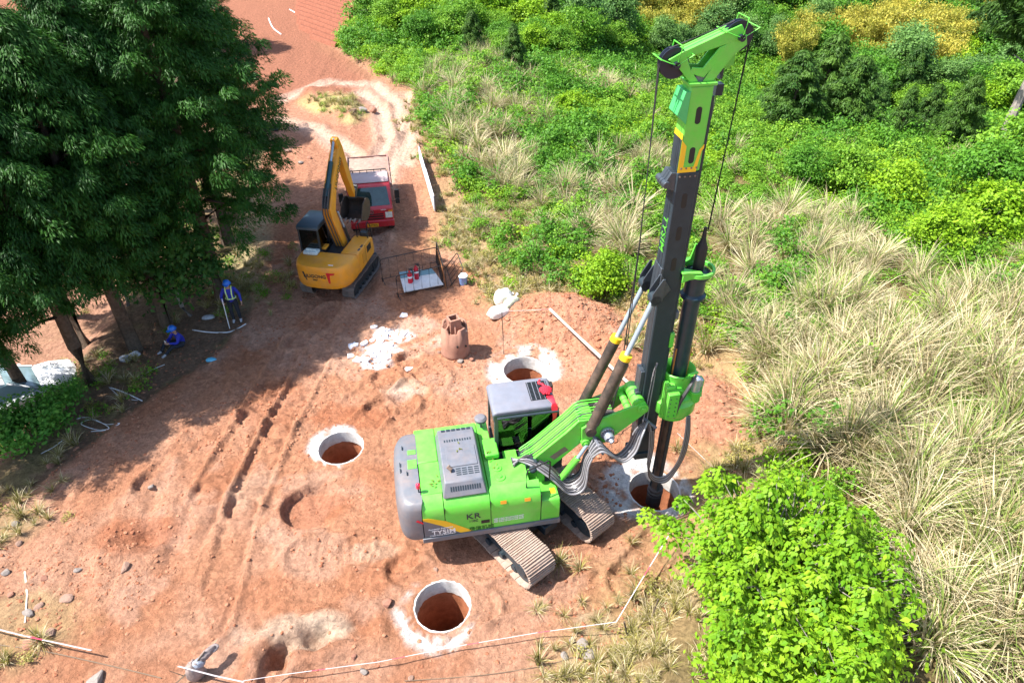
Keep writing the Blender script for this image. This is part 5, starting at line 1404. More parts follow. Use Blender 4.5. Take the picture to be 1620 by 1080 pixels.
# cab ribbon: rosette on the roof with a hanging tail
def rigp(x_, y_, z_): return (RIG_C[0] + x_ * math.cos(RIG_H) - y_ * math.sin(RIG_H), RIG_C[1] + x_ * math.sin(RIG_H) + y_ * math.cos(RIG_H), z_)
ros = empty('ribbon_rosette', rigp(.78, .80, 3.335), RIG_H, 'red silk rosette with a hanging ribbon on the rig cab roof', 'ribbon')
q = MB()
for k in range(46):
    a = k * 2.4; rr = .14 * math.sqrt((k + .5) / 46); q.ball((rr * math.cos(a), rr * math.sin(a), .05 + .13 * math.sqrt(max(0, 1 - (rr / .16) ** 2))), .035, .03, .028, 7, 5)
q.build('flower', red, ros)
q = MB()
tail = smooth_path([(.05, -.12, .05), (.10, -.36, .05), (.12, -.455, -.02), (.12, -.50, -.35), (.10, -.52, -.75), (.07, -.55, -1.05)], 4)
vs_ = []; fs_ = []
for i, p in enumerate(tail):
    w = .06 + .02 * math.sin(i * .9); vs_ += [(p.x - w, p.y, p.z), (p.x + w, p.y + .02 * math.sin(i), p.z), (p.x + w, p.y + .012, p.z + .005), (p.x - w, p.y + .012, p.z + .005)]
for i in range(len(tail) - 1):
    for j in range(4): fs_.append([i * 4 + j, i * 4 + (j + 1) % 4, (i + 1) * 4 + (j + 1) % 4, (i + 1) * 4 + j])
q.add(vs_, fs_); q.build('hanging_ribbon', red, ros)
q = MB(); q.tube(smooth_path([(0, .1, .1), (-.02, .22, .12), (-.10, .33, .08), (-.06, .38, .15)], 4), .028, 7); q.build('ribbon_end', red, ros)
# ================================================================== YELLOW EXCAVATOR
ex_y = mat('excavator_yellow', (.74, .30, .012), .45, 0, .08, 3, dust=.35)
ex_d = mat('excavator_dark', (.022, .030, .034), .45, 0, .15, 4, dust=.05)
ex_sh = mat('excavator_shoe', (.23, .20, .18), .6, .5, .25, 5, .3, 18, dust=.35)
EXC = (-6.72, 22.80)
exc = empty('excavator', (EXC[0], EXC[1], 0), R(80), 'yellow crawler excavator with raised boom beside the red truck', 'excavator')
for sy in (-1, 1): crawler(exc, sy * .86, .46, 1.02, .29, .31, 40, .147, R(-3), ex_sh, ex_d, (.12, 0))
m = MB(); m.box(-.6, .8, -.66, .66, .3, .56); m.box(1.35, 1.50, -1.0, 1.0, .15, .55); m.box(.7, 1.4, -.4, -.3, .3, .42); m.box(.7, 1.4, .3, .4, .3, .42); m.build('car_body', ex_d, exc, .02)
m = MB(); m.cyl((0, 0, .55), (0, 0, .76), .48, n=24); m.build('slewing_ring', ex_d, exc)
# upper body: rounded counterweight and side boxes
def round_body(name, out, lev, m_, par, ang=50):
    n_ = len(out); vs_ = []; fs_ = []; cx_ = sum(p[0] for p in out) / n_; cy_ = sum(p[1] for p in out) / n_
    for (z, s_) in lev:
        for (x_, y_) in out: vs_.append((cx_ + (x_ - cx_) * s_, cy_ + (y_ - cy_) * s_, z))
    for i in range(len(lev) - 1):
        for j in range(n_): fs_.append([i * n_ + j, i * n_ + (j + 1) % n_, (i + 1) * n_ + (j + 1) % n_, (i + 1) * n_ + j])
    fs_ += [list(range(n_ - 1, -1, -1)), list(range((len(lev) - 1) * n_, len(lev) * n_))]
    q = MB(); q.add(vs_, fs_); return q.build(name, m_, par, 0, ang)
out = []
for k in range(15):
    a = math.pi / 2 + math.pi * k / 14
    out.append((-.75 + 1.0 * math.copysign(abs(math.cos(a)) ** .75, math.cos(a)), 1.10 * math.copysign(abs(math.sin(a)) ** .6, math.sin(a))))
round_body('counterweight', out + [(-.55, -1.1), (-.55, 1.1)], [(.76, .93), (.84, .985), (1.0, 1.0), (1.42, 1.0), (1.58, .965), (1.64, .90)], ex_y, exc)
q = MB(); q.prism([(-.54, .80), (1.05, .80), (1.12, 1.0), (1.05, 1.50), (.85, 1.60), (-.54, 1.64)], 'y', -1.10, -.42); rb = q.build('side_box', ex_y, exc, .05)
q = MB(); q.prism([(-.54, .80), (1.15, .80), (1.15, 1.1), (-.54, 1.2)], 'y', .28, 1.10); q.build('cab_floor', ex_y, exc, .03)
q = MB(); q.box(-.54, .75, -.41, .27, .80, 1.45); q.build('centre_frame', ex_d, exc, .02)
q = MB(); q.box(-.45, -.10, .18, .42, 1.63, 1.72); q.build('engine_hatch', ex_y, exc, .03)
q = MB(); q.box(.35, .78, -1.108, -1.08, 1.18, 1.46); q.build('intake_grille', ex_d, exc, .01)
for k in range(4):
    q = MB(); q.box(.38 + k * .10, .45 + k * .10, -1.114, -1.10, 1.20, 1.44); q.build('grille_slat', black, exc)
for xx in (-.30, -.02):
    q = MB(); q.box(xx, xx + .2, -1.06, -.98, 1.60, 1.635); q.build('vent_slot', ex_d, exc, .01)
q = MB(); q.box(-.15, .18, -1.115, -1.10, 1.0, 1.40); q.build('side_panel', mat('excavator_amber', (.55, .24, .02), .5), exc, .006)
q = MB(); q.box(.20, .21, -1.106, -1.09, .85, 1.6); q.build('door_gap', black, exc)
# lettering and decals on the tail
tx = -1.756
q = MB(); q.prism([(.62, 1.42), (.56, 1.42), (.46, 1.08), (.50, 1.08)], 'x', tx + .03, tx + .04); q.build('tail_stripe', ex_d, exc)
for (ya, yb) in ((-.42, -.62),):
    q = MB(); q.prism([(-.30, 1.46), (-.64, 1.46), (-.60, 1.40), (-.44, 1.36), (-.42, 1.02), (-.36, 1.02)], 'x', tx + .015, tx + .026); q.build('red_decal', mat('decal_red', (.6, .015, .02), .5), exc)
text('lettering', 'LIUGONG', .19, ex_d, exc, (tx - .002, .14, 1.28), (R(90), 0, R(-90)), space=1.0)
text('lettering', '906F', .09, ex_d, exc, (tx - .002, .14, 1.13), (R(90), 0, R(-90)))
q = MB(); q.box(-.04, .04, -.09, .09, 0, .004); o = q.build('sticker', white, exc); o.location = (-1.50, -.42, 1.635); o.rotation_euler = (0, R(-12), 0)
q = MB(); q.box(-.95, -.60, .32, .88, 1.645, 1.78); q.cyl((-.78, .4, 1.78), (-.78, .8, 1.80), .05); q.build('tool_bag', mat('bag_pale', (.55, .62, .60), .7, 0, .2, 9), exc, .05)
# cab
ecab = bpy.data.objects.new('cab', None); link(ecab, exc)
q = MB()
c0, c1, k0, k1, z0, z1 = -.62, .98, .30, 1.10, 1.12, 2.62
for yy in (k0, k1 - .06):
    q.prism([(c0, z0), (c0 + .10, z0), (c0 + .10, z1 - .1), (c0 + .02, z1 - .1)], 'y', yy, yy + .06)
    q.prism([(.2, z0), (.27, z0), (.25, z1 - .1), (.18, z1 - .1)], 'y', yy, yy + .06)
    q.prism([(c1, z0), (c1 + .08, z0), (c1 - .16, z1 - .1), (c1 - .24, z1 - .1)], 'y', yy, yy + .06)
    q.prism([(c0 + .01, z0), (c1 + .03, z0), (c1 - .02, z0 + .3), (c0 + .01, z0 + .55)], 'y', yy + .004, yy + .056)
q.box(c0 + .005, c0 + .08, k0 + .01, k1 - .01, z0, z0 + .55)
q.build('cab_frame', ex_d, ecab, .012)
q = MB(); q.prism([(c0 - .02, z1 - .12), (c1 - .16, z1 - .12), (c1 - .22, z1), (c1 - .4, z1 + .05), (c0 + .1, z1 + .05), (c0, z1)], 'y', k0 - .02, k1 + .02); q.build('cab_roof', mat('ex_roof', (.030, .060, .080), .35, 0, .1, 4, dust=.08), ecab, .03)
eg = glass_mat('ex_glass', (.35, .42, .40), .08)
for yy in (k0 + .02, k1 - .04): pane('window', [(c0 + .10, z0 + .5), (c1 - .02, z0 + .3), (c1 - .2, z1 - .13), (c0 + .1, z1 - .13)], 'y', yy, yy + .01, ecab, eg)
pane('window', [(k0 + .07, z0 + .55), (k1 - .07, z0 + .55), (k1 - .07, z1 - .13), (k0 + .07, z1 - .13)], 'x', c0 + .03, c0 + .04, ecab, eg)
pane('windscreen', [(c1 + .05, z0 + .1), (c1 + .06, z0 + .1), (c1 - .19, z1 - .12), (c1 - .20, z1 - .12)], 'y', k0 + .06, k1 - .06, ecab, eg)
q = MB(); q.box(-.42, .0, .45, .95, 1.35, 1.5); q.box(-.5, -.38, .47, .93, 1.45, 2.1); q.box(-.5, -.42, .58, .82, 2.1, 2.3); q.build('seat', mat('seat_red', (.32, .02, .03), .8), ecab, .04)
# handrails at the right front
q = MB(); q.tube([(.75, -1.02, 1.55), (.80, -1.02, 2.15), (.95, -1.02, 2.2), (1.15, -1.02, 1.95), (1.18, -1.02, .95)], .018, 7); q.tube([(.75, -.6, 1.55), (.80, -.6, 2.05), (1.0, -.6, 2.1), (1.1, -.6, 1.5)], .018, 7); q.build('handrail', black, exc)
q = MB(); q.box(.9, 1.1, -.95, -.65, 1.5, 1.75); q.build('work_lamp', ex_d, exc, .03)
# boom (banana), stick, bucket in one vertical plane
BY = -.10
bo = [(.30, 1.25), (.62, 1.30), (.24, 2.45), (.02, 3.08), (.35, 3.72), (1.40, 4.86), (1.30, 5.04), (1.18, 5.06), (.10, 4.0), (-.42, 3.32), (-.34, 2.85)]
q = MB(); q.prism(bo, 'y', BY - .17, BY + .17); eb = q.build('boom', ex_y, exc, .02)
q = MB(); q.prism([(-.44, 3.34), (.09, 4.02), (.10, 4.08), (-.46, 3.40)], 'y', BY - .12, BY + .12); q.build('boom_top_plate', ex_d, eb)
text('lettering', 'LIUGONG', .26, ex_d, exc, (.70, BY - .175, 4.22), (R(90), R(-47), 0), space=1.05)
def ram(a, b_, f, r, nm, m_):
    A = Vector(a); B = Vector(b_); q = MB(); q.cyl(A, A.lerp(B, f), r, n=14); o = q.build(nm, m_, exc)
    q = MB(); q.cyl(A.lerp(B, f), B, r * .55, n=12); q.build('piston_rod', chrome, o); return o
for sy in (-1, 1): ram((.75, BY + sy * .26, 1.05), (.06, BY + sy * .22, 3.0), .62, .06, 'boom_cylinder', ex_d)
ram((-.20, BY, 3.72), (1.18, BY, 5.32), .60, .085, 'stick_cylinder', mat('ram_teal', (.020, .060, .070), .4, .2))
st = [(1.08, 5.30), (1.30, 5.36), (1.52, 4.95), (1.86, 3.75), (2.12, 2.72), (1.98, 2.66), (1.56, 3.60), (1.26, 4.62), (1.10, 5.02)]
q = MB(); q.prism(st, 'y', BY - .125, BY + .125); q.build('stick', ex_y, exc, .015)
ram((1.62, BY, 4.85), (2.18, BY, 3.05), .62, .065, 'bucket_cylinder', ex_d)
q = MB(); q.prism([(1.95, 2.62), (2.10, 2.74), (2.34, 3.02), (2.26, 3.08), (2.02, 2.86)], 'y', BY - .16, BY + .16); q.build('bucket_linkage', ex_d, exc, .01)
# bucket: curved shell, open side towards the machine
bk = bpy.data.objects.new('bucket', None); link(bk, exc)
arc = []
for k in range(11):
    a = R(75 - 190 * k / 10); arc.append((2.12 + .46 * math.cos(a), 2.12 + .46 * math.sin(a)))
bw = .44
ins = [(2.12 + (x_ - 2.12) * .93, 2.12 + (z_ - 2.12) * .93) for x_, z_ in arc]
lip = (1.52, 1.92)
shell = arc + [(lip[0], lip[1]), (lip[0] + .02, lip[1] + .03)] + ins[::-1]
bm_ = mat('bucket_steel', (.065, .050, .042), .6, .4, .3, 6, .3, 16, dust=.3)
q = MB(); q.prism(shell, 'y', BY - bw, BY + bw); q.build('bucket_shell', bm_, bk)
for sy in (-1, 1):
    q = MB(); q.prism(arc + [lip, (1.85, 2.45)], 'y', BY + sy * bw - .015, BY + sy * bw + .015); q.build('bucket_cheek', bm_, bk)
for k in range(5):
    yy = BY - bw + .06 + k * (2 * bw - .12) / 4; q = MB(); q.prism([(1.56, 1.90), (1.56, 1.97), (1.36, 1.90)], 'y', yy - .035, yy + .035); q.build('bucket_tooth', steel, bk)
for k in range(3):
    q = MB(); pts = smooth_path([(.10 - .02 * k, BY - .10 + .1 * k, 1.5), (-.30 - .03 * k, BY - .1 + .1 * k, 2.6), (-.50, BY - .1 + .1 * k, 3.3), (-.1, BY - .1 + .1 * k, 3.98)], 6); q.tube(pts, .022, 6); q.build('hose', hose_m, exc)

# ================================================================== RED TRUCK
TF = G(586, 366, .35); 
trk = empty('dump_truck', (-6.02, 26.55, 0), R(-90 + 11), 'small red dump truck with dusty white roof facing the excavator', 'truck')
tr_r = mat('truck_red', (.50, .010, .022), .3, 0, .06, 3, dust=.18, coat=.5)
tr_w = mat('truck_roof', (.42, .33, .33), .5, 0, .10, 3, dust=.3)
W2 = .92
# local: x forward, front face at x = 0
q = MB(); q.prism([(-1.52, .48), (-.02, .48), (.02, .62), (.0, 1.22), (-.10, 1.30), (-.42, 2.10), (-.60, 2.20), (-1.52, 2.20)], 'y', -W2, W2); tc_ = q.build('cab', tr_r, trk, .05)
q = MB(); q.prism([(-1.54, 2.19), (-.52, 2.19), (-.62, 2.27), (-1.0, 2.31), (-1.50, 2.29)], 'y', -W2 + .05, W2 - .05); q.build('cab_roof', tr_w, trk, .03)
q = MB(); q.tube([(-1.40, -W2 + .1, 2.25), (-1.40, -W2 + .1, 2.40), (-1.40, W2 - .1, 2.40), (-1.40, W2 - .1, 2.25)], .022, 7)
for k in range(5): q.tube([(-1.40, -.6 + k * .3, 2.28), (-1.40, -.6 + k * .3, 2.40)], .014, 6)
q.build('roof_rail', black, trk)
tg = mat('truck_glass', (.018, .045, .042), .04, 0, .5, 3, spec=.9)
nrm = Vector((.80, 0, .32)).normalized()
def on_screen(s_, y_, off): # s along windscreen bottom->top
    p = Vector((-.10, 0, 1.30)).lerp(Vector((-.42, 0, 2.10)), s_) + Vector((.928, 0, .371)) * off; return (p.x, y_, p.z)
q = MB(); a_ = [on_screen(.02, -W2 + .10, .006), on_screen(.02, W2 - .10, .006), on_screen(.93, W2 - .17, .006), on_screen(.93, -W2 + .17, .006)]
b2 = [on_screen(.02, -W2 + .10, -.01), on_screen(.02, W2 - .10, -.01), on_screen(.93, W2 - .17, -.01), on_screen(.93, -W2 + .17, -.01)]
q.add(a_ + b2, [[0, 1, 2, 3], [4, 7, 6, 5], [0, 4, 5, 1], [1, 5, 6, 2], [2, 6, 7, 3], [3, 7, 4, 0]]); q.build('windscreen', tg, trk)
for sy in (-1, 1):
    q = MB(); q.prism([(-.36, 1.32), (-1.32, 1.32), (-1.32, 2.02), (-.60, 2.02)], 'y', sy * W2 - .006, sy * W2 + .006); q.build('side_window', tg, trk)
    q = MB(); q.box(-.005, .03, sy * .72 - .15, sy * .72 + .15, .78, 1.05); hl = q.build('headlight', mat('lamp_clear', (.70, .68, .60), .15, 0, .2, 9), trk, .03)
    q = MB(); q.box(-.01, .027, sy * .80 - .09, sy * .80 + .09, 1.06, 1.12); q.build('indicator', orange, trk, .01)
    q = MB(); q.tube([(-.30, sy * W2, 2.0), (-.10, sy * (W2 + .22), 2.02), (-.08, sy * (W2 + .24), 1.5), (-.22, sy * W2, 1.4)], .016, 6); q.box(-.13, -.05, sy * (W2 + .24) - .10, sy * (W2 + .24) + .10, 1.62, 2.0); q.box(-.13, -.05, sy * (W2 + .24) - .09, sy * (W2 + .24) + .09, 1.38, 1.58); q.build('mirror', black, trk, .015)
    q = MB(); q.tube([(-.2, sy * .3, 1.34), (-.2, sy * .3 - .45, 1.42)], .01, 5); q.build('wiper', black, trk)
for k, (za, zb) in enumerate(((.74, .80), (.85, .91), (.96, 1.0))):
    q = MB(); q.box(.0, .025, -.5, .5, za, zb); q.build('grille_slot', black, trk, .01)
q = MB(); q.box(-.10, .06, -W2 - .01, W2 + .01, .38, .70); q.build('bumper', tr_r, trk, .04)
q = MB(); q.lathe([(.075, -.012), (.10, -.012), (.10, .012), (.075, .012)], (0, 0, 0), 20, Matrix.Translation((.022, 0, 1.10)) @ Matrix.Rotation(R(90), 4, 'Y'), closed=True); q.box(.01, .03, -.075, .075, 1.09, 1.11); q.build('emblem', mat('emblem_silver', (.7, .7, .72), .25, 1.0), trk)
q = MB(); q.box(.06, .075, -.24, .24, .42, .58); lp = q.build('number_plate', mat('plate_yellow', (.80, .36, .015), .5), trk, .008)
text('plate_lettering', 'A·1T375', .11, black, lp, (.078, 0, .50), (R(90), 0, R(90)))
text('lettering', 'HYUN', .08, white, trk, (.012, .52, 1.16), (R(90), 0, R(90)))
q = MB(); q.box(-4.9, -1.4, -.36, -.26, .5, .66); q.box(-4.9, -1.4, .26, .36, .5, .66); q.build('chassis', black, trk)
for sx in (-.62, -3.95):
    for sy in (-1, 1):
        q = MB(); q.cyl((sx, sy * W2 - sy * .26, .38), (sx, sy * W2 - sy * .01, .38), .38, n=26); wh = q.build('wheel', mat('tyre', (.03, .028, .027), .85, 0, .2, 9, dust=.3), trk, .03)
        q = MB(); q.cyl((sx, sy * W2 - sy * .03, .38), (sx, sy * W2, .38), .21, n=18); q.build('rim', rgrey, wh)
# tipping body loaded with pale soil, headboard behind the cab
bodm = mat('truck_body', (.28, .16, .14), .6, 0, .25, 3, dust=.8)
q = MB(); L0, L1 = -5.05, -1.62
q.box(L0, L1, -W2 - .06, -W2, .75, 1.62); q.box(L0, L1, W2, W2 + .06, .75, 1.62); q.box(L0, L0 + .05, -W2, W2, .75, 1.58); q.box(L1 - .05, L1, -W2, W2, .75, 1.9); q.box(L0, L1, -W2, W2, .74, .80)
for k in range(6):
    xx = L0 + .3 + k * .6; q.box(xx, xx + .07, -W2 - .10, -W2 - .055, .75, 1.6); q.box(xx, xx + .07, W2 + .055, W2 + .10, .75, 1.6)
q.build('cargo_body', bodm, trk, .01)
ld = MB(); nX, nY = 26, 14; vs_ = []; fs_ = []
for i in range(nX + 1):
    for j in range(nY + 1):
        x_ = L0 + .05 + (L1 - L0 - .1) * i / nX; y_ = -W2 + 2 * W2 * j / nY
        vs_.append((x_, y_, 1.48 + .16 * math.sin(math.pi * i / nX) * math.sin(math.pi * j / nY) + .05 * random.random()))
for i in range(nX):
    for j in range(nY): fs_.append([i * (nY + 1) + j, (i + 1) * (nY + 1) + j, (i + 1) * (nY + 1) + j + 1, i * (nY + 1) + j + 1])
ld.add(vs_, fs_); load = ld.build('soil_load', soil('load_soil', (.30, .21, .17)), trk, 0, 60); 

# ================================================================== SITE THINGS
def gz(px, py): p = G(px, py); return (p[0], p[1], ground_z(p[0], p[1]))
# white board standing by the track
A = Vector(gz(664, 252)); B = Vector(gz(688, 336)); dv = (B - A); Lb = Vector((dv.x, dv.y, 0)).length; ang = math.atan2(dv.y, dv.x)
bd = empty('hoarding_board', tuple(A), ang, 'long white board standing on edge beside the dirt track', 'board')
q = MB(); vs_ = []; nn = 14
q = MB()
wht = mat('board_white', (.66, .69, .74), .45, 0, .06, 2, dust=.08)
for k in range(2):
    x0_, x1_ = Lb * k / 2 + .01, Lb * (k + 1) / 2 - .01; q = MB(); q.prism([(x0_, -.02), (x1_, -.02 ), (x1_, .02), (x0_, .02)], 'z', .02, .80 - .10 * (1 - k)); q.build('panel', wht, bd, .006)
for k in range(4):
    q = MB(); q.cyl((.05 + (Lb - .1) * k / 3, .05, 0), (.05 + (Lb - .1) * k / 3, .05, .85), .02, n=8); q.tube([(.05 + (Lb - .1) * k / 3, .06, .7), (.05 + (Lb - .1) * k / 3, .55, .02)], .015, 6); q.build('post', steel, bd)
# steel barriers round the covered pit
bar_m = mat('barrier_steel', (.035, .032, .030), .55, .4, .3, 8, dust=.25)
rust = mat('barrier_rust', (.30, .12, .04), .8, .1, .35, 8, .3, 30)
def barrier(p, q_, hgt, n, label, m_, lean=0.0, legs=True):
    p = Vector(p); q_ = Vector(q_); d = q_ - p; L_ = Vector((d.x, d.y, 0)).length
    o = empty('crowd_barrier', tuple(p), math.atan2(d.y, d.x), label, 'barrier', 'steel barriers round the pit cover')
    o.rotation_euler = (lean, 0, math.atan2(d.y, d.x))
    m = MB(); m.tube([(0, 0, 0), (0, 0, hgt - .1), (.03, 0, hgt - .03), (.1, 0, hgt), (L_ - .1, 0, hgt), (L_ - .03, 0, hgt - .03), (L_, 0, hgt - .1), (L_, 0, 0)], .02, 7); m.build('rail', m_, o)
    m = MB(); m.tube([(0, 0, .12), (L_, 0, .12)], .016, 6); m.build('rail', m_, o)
    for k in range(1, n):
        m = MB(); xx = L_ * k / n; m.tube([(xx, 0, .12), (xx, 0, hgt)], .011, 6); m.build('bar', m_, o)
    if legs:
        for xx in (.02, L_ - .02):
            m = MB(); m.tube([(xx, -.28, .01), (xx, 0, .06), (xx, .28, .01)], .014, 6); m.build('foot', m_, o)
    return o
barrier(gz(606, 448), gz(694, 428), 1.0, 7, 'steel barrier behind the pit cover', bar_m)
barrier(gz(630, 470), gz(706, 452), .95, 6, 'thin steel barrier in front of the pit cover', bar_m)
barrier(gz(700, 452), gz(690, 415), 1.0, 9, 'dark steel barrier at the right end of the pit cover', bar_m, R(4))
barrier(gz(706, 456), gz(697, 424), .95, 9, 'rusty steel barrier outermost right of the pit cover', rust, R(-6))
barrier(gz(712, 452), gz(703, 425), .9, 4, 'loose barrier leaning right of the rusty barrier', bar_m, R(38), False)
# pit cover sheets
def sheet(name, pts, z, th, m_, label, cat, group=None):
    cx_, cy_ = sum(p[0] for p in pts) / len(pts), sum(p[1] for p in pts) / len(pts)
    o = empty(name, (cx_, cy_, ground_z(cx_, cy_)), 0, label, cat, group)
    m = MB(); m.prism([(p[0] - cx_, p[1] - cy_) for p in pts], 'z', z, z + th); m.build('panel', m_, o, .004); return o
sheet('pit_cover', [G(*p)[:2] for p in ((640, 467), (702, 455), (690, 438), (634, 446))], .06, .04, mat('sheet_pale', (.66, .66, .64), .5, 0, .15, 4, dust=.3), 'pale sheet covering the pit inside the barriers', 'sheet')
sheet('pit_cover', [G(*p)[:2] for p in ((634, 444), (690, 436), (683, 428), (632, 434))], .05, .04, mat('sheet_teal', (.14, .27, .30), .4, 0, .2, 4, dust=.15), 'blue grey sheet behind the pale sheet inside the barriers', 'sheet')
tp = sheet('plastic_tray', [G(*p)[:2] for p in ((649, 464), (664, 462), (660, 457), (648, 459))], .11, .05, mat('tray_blue', (.02, .30, .50), .35), 'small blue plastic tray on the pale sheet', 'tray')
def extinguisher(px, py, label, body=red):
    o = empty('fire_extinguisher', gz(px, py), random.random(), label, 'extinguisher', 'red extinguishers by the pit cover')
    m = MB(); m.lathe([(.0, .02), (.09, .02), (.095, .06), (.095, .48), (.07, .56), (.03, .60), (.03, .66), (0, .66)], (0, 0, .09), 18); m.build('body', body, o)
    m = MB(); m.box(-.02, .16, -.015, .015, .74, .77); m.box(-.03, .14, -.015, .015, .80, .82); m.build('handle', black, o)
    m = MB(); m.tube(smooth_path([(.05, 0, .74), (.14, .02, .66), (.13, .03, .4), (.12, .02, .2)], 4), .016, 6); m.build('hose', black, o)
    m = MB(); m.lathe([(.0955, .34), (.0985, .34), (.0985, .42), (.0955, .42)], (0, 0, .09), 18, closed=True); m.build('paper_label', white, o)
    return o
extinguisher(650, 452, 'red extinguisher with pale label standing front left on the pit cover'); extinguisher(660, 446, 'red extinguisher standing behind on the pit cover', mat('ext_red', (.50, .01, .03), .4))
# paint bucket
pb = empty('paint_bucket', gz(733, 449), 0, 'white and blue plastic bucket standing on the soil right of the barriers', 'bucket')
q = MB(); q.lathe([(.0, 0), (.14, 0), (.17, .34), (.175, .36), (0, .36)], (0, 0, 0), 22); q.build('bucket_body', mat('pail_blue', (.22, .34, .62), .4, 0, .2, 3, dust=.15), pb)
q = MB(); q.lathe([(.0, .36), (.185, .36), (.19, .39), (.16, .42), (0, .42)], (0, 0, 0), 22); q.build('lid', white, pb)
q = MB(); q.tube([(.18, 0, .33), (.2, .02, .2), (.12, .17, .16), (0, .2, .17), (-.12, .17, .16), (-.2, .02, .2), (-.18, 0, .33)], .006, 5); q.build('handle', steel, pb)
# sacks
sack_m = mat('sack_white', (.74, .72, .66), .85, 0, .12, 5, .6, 14)
def lump(name, loc, sx, sy, sz, rz, m_, label, cat, group=None, seed=0, rough=.25):
    o = empty(name, loc, rz, label, cat, group); g = np.random.default_rng(seed)
    bm = bmesh.new(); bmesh.ops.create_icosphere(bm, subdivisions=4, radius=1)
    off = g.random() * 50
    for v in bm.verts:
        n_ = fbm(np.array([v.co.x * 1.6 + off + v.co.z]), np.array([v.co.y * 1.6 - off + v.co.z * .7]), seed, 3)[0] - .5
        f = 1 + rough * 2 * n_; c = v.co * f; c.x = math.copysign(abs(c.x) ** .8, c.x); c.y = math.copysign(abs(c.y) ** .8, c.y)
        v.co = Vector((c.x * sx, c.y * sy, max(-.3, c.z) * sz + .28 * sz))
    me = bpy.data.meshes.new('body'); bm.to_mesh(me); bm.free(); me.materials.append(m_)
    me.polygons.foreach_set('use_smooth', [True] * len(me.polygons))
    b_ = bpy.data.objects.new('body', me); link(b_, o); return o
s1 = lump('sack', gz(797, 484), .36, .26, .42, .4, sack_m, 'plump white sack standing behind the other sack by the spoil heap', 'sack', 'white sacks', 1)
s2 = lump('sack', gz(789, 506), .46, .26, .26, .5, sack_m, 'flat white sack lying nearest the cut casing', 'sack', 'white sacks', 2)
s3 = lump('sack', gz(808, 496), .40, .22, .22, .9, mat('sack_green', (.46, .50, .36), .85, 0, .15, 5, .5, 14), 'pale greenish sack between the white sacks', 'sack', 'white sacks', 3)
for s_ in (s1, s2, s3):
    q = MB(); q.lathe([(.05, 0), (.03, .05), (.07, .12), (.05, .13)], (0, 0, 0), 10); o = q.build('tied_neck', sack_m, s_); o.location = (.30, 0, .20); o.rotation_euler = (0, R(60), 0)
# core barrel standing on the pad: rusty casing with square drive box
cb = empty('core_barrel', gz(721, 560), R(25), 'rusty core barrel with square drive box standing near the white patch', 'core barrel')
rb_m = mat('barrel_rust', (.30, .145, .100), .85, 0, .22, 4, .4, 25, dust=.45)
rad, hh = .46, 1.02; N = 40; vs_ = []; fs_ = []
for i, (r_, z_) in enumerate(((rad + .04, 0), (rad + .02, .1), (rad, .3), (rad - .02, hh))):
    for k in range(N):
        t = 2 * math.pi * k / N; zz = z_
        if i == 3: zz = hh + (.14 if (k // 5) % 2 == 0 else -.02)
        vs_.append((r_ * math.cos(t), r_ * math.sin(t), zz))
for i in range(3):
    for k in range(N): fs_.append([i * N + k, i * N + (k + 1) % N, (i + 1) * N + (k + 1) % N, (i + 1) * N + k])
q = MB(); q.add(vs_, fs_); o = q.build('casing', rb_m, cb); so = o.modifiers.new('thick', 'SOLIDIFY'); so.thickness = .05
q = MB(); q.cyl((0, 0, .86), (0, 0, .92), rad - .03, n=30); q.build('top_plate', rb_m, cb)
q = MB()
for (a, b_, c_, d_) in ((-.19, .19, -.19, -.13), (-.19, .19, .13, .19), (-.19, -.13, -.13, .13), (.13, .19, -.13, .13)): q.box(a, b_, c_, d_, .92, 1.42)
q.box(-.19, .19, -.19, .19, .92, 1.0); q.build('drive_box', rb_m, cb, .012)
for k in range(6):
    t = 2 * math.pi * k / 6 + .3; q = MB(); M_ = Matrix.Rotation(t, 4, 'Z'); q.prism([(.19, .92), (.40, .92), (.36, 1.08), (.19, 1.25)], 'y', -.02, .02, M_); q.build('rib', rb_m, cb)
for (t, zz) in ((-100, .55), (-60, .45)):
    q = MB(); q.cyl(((rad - .05) * math.cos(R(t)), (rad - .05) * math.sin(R(t)), zz), ((rad + .03) * math.cos(R(t)), (rad + .03) * math.sin(R(t)), zz), .035, n=12); q.build('pin_hole', black, cb)
q = MB(); q.prism([(-.15, 0), (.12, .03), (.02, .16)], 'y', -.03, .03); o = q.build('stone_chip', mat('stone_pale', (.60, .52, .44), .9, 0, .2, 6, .5, 20), cb); o.location = (.22, -.30, .94)
# broken grout slabs on the white patch
gr_m = mat('grout_white', (.74, .73, .75), .9, 0, .1, 6, .6, 30)
gsl = random.Random(9)
for k in range(34):
    px_, py_ = gsl.gauss(605, 22), gsl.gauss(548, 17)
    o = empty('grout_fragment', gz(px_, py_), gsl.random() * 6, 'thin broken slab of white grout in the pale patch left of the core barrel', 'grout', 'broken grout slabs')
    n_ = gsl.randint(5, 7); pts = []
    for j in range(n_):
        a = 6.283 * j / n_ + gsl.uniform(-.3, .3); r_ = gsl.uniform(.07, .20); pts.append((r_ * math.cos(a), r_ * math.sin(a)))
    q = MB(); q.prism(pts, 'z', -.02, .03 + .03 * gsl.random()); b_ = q.build('flake', gr_m, o, .006); b_.rotation_euler = (gsl.uniform(-.08, .08), gsl.uniform(-.08, .08), 0)
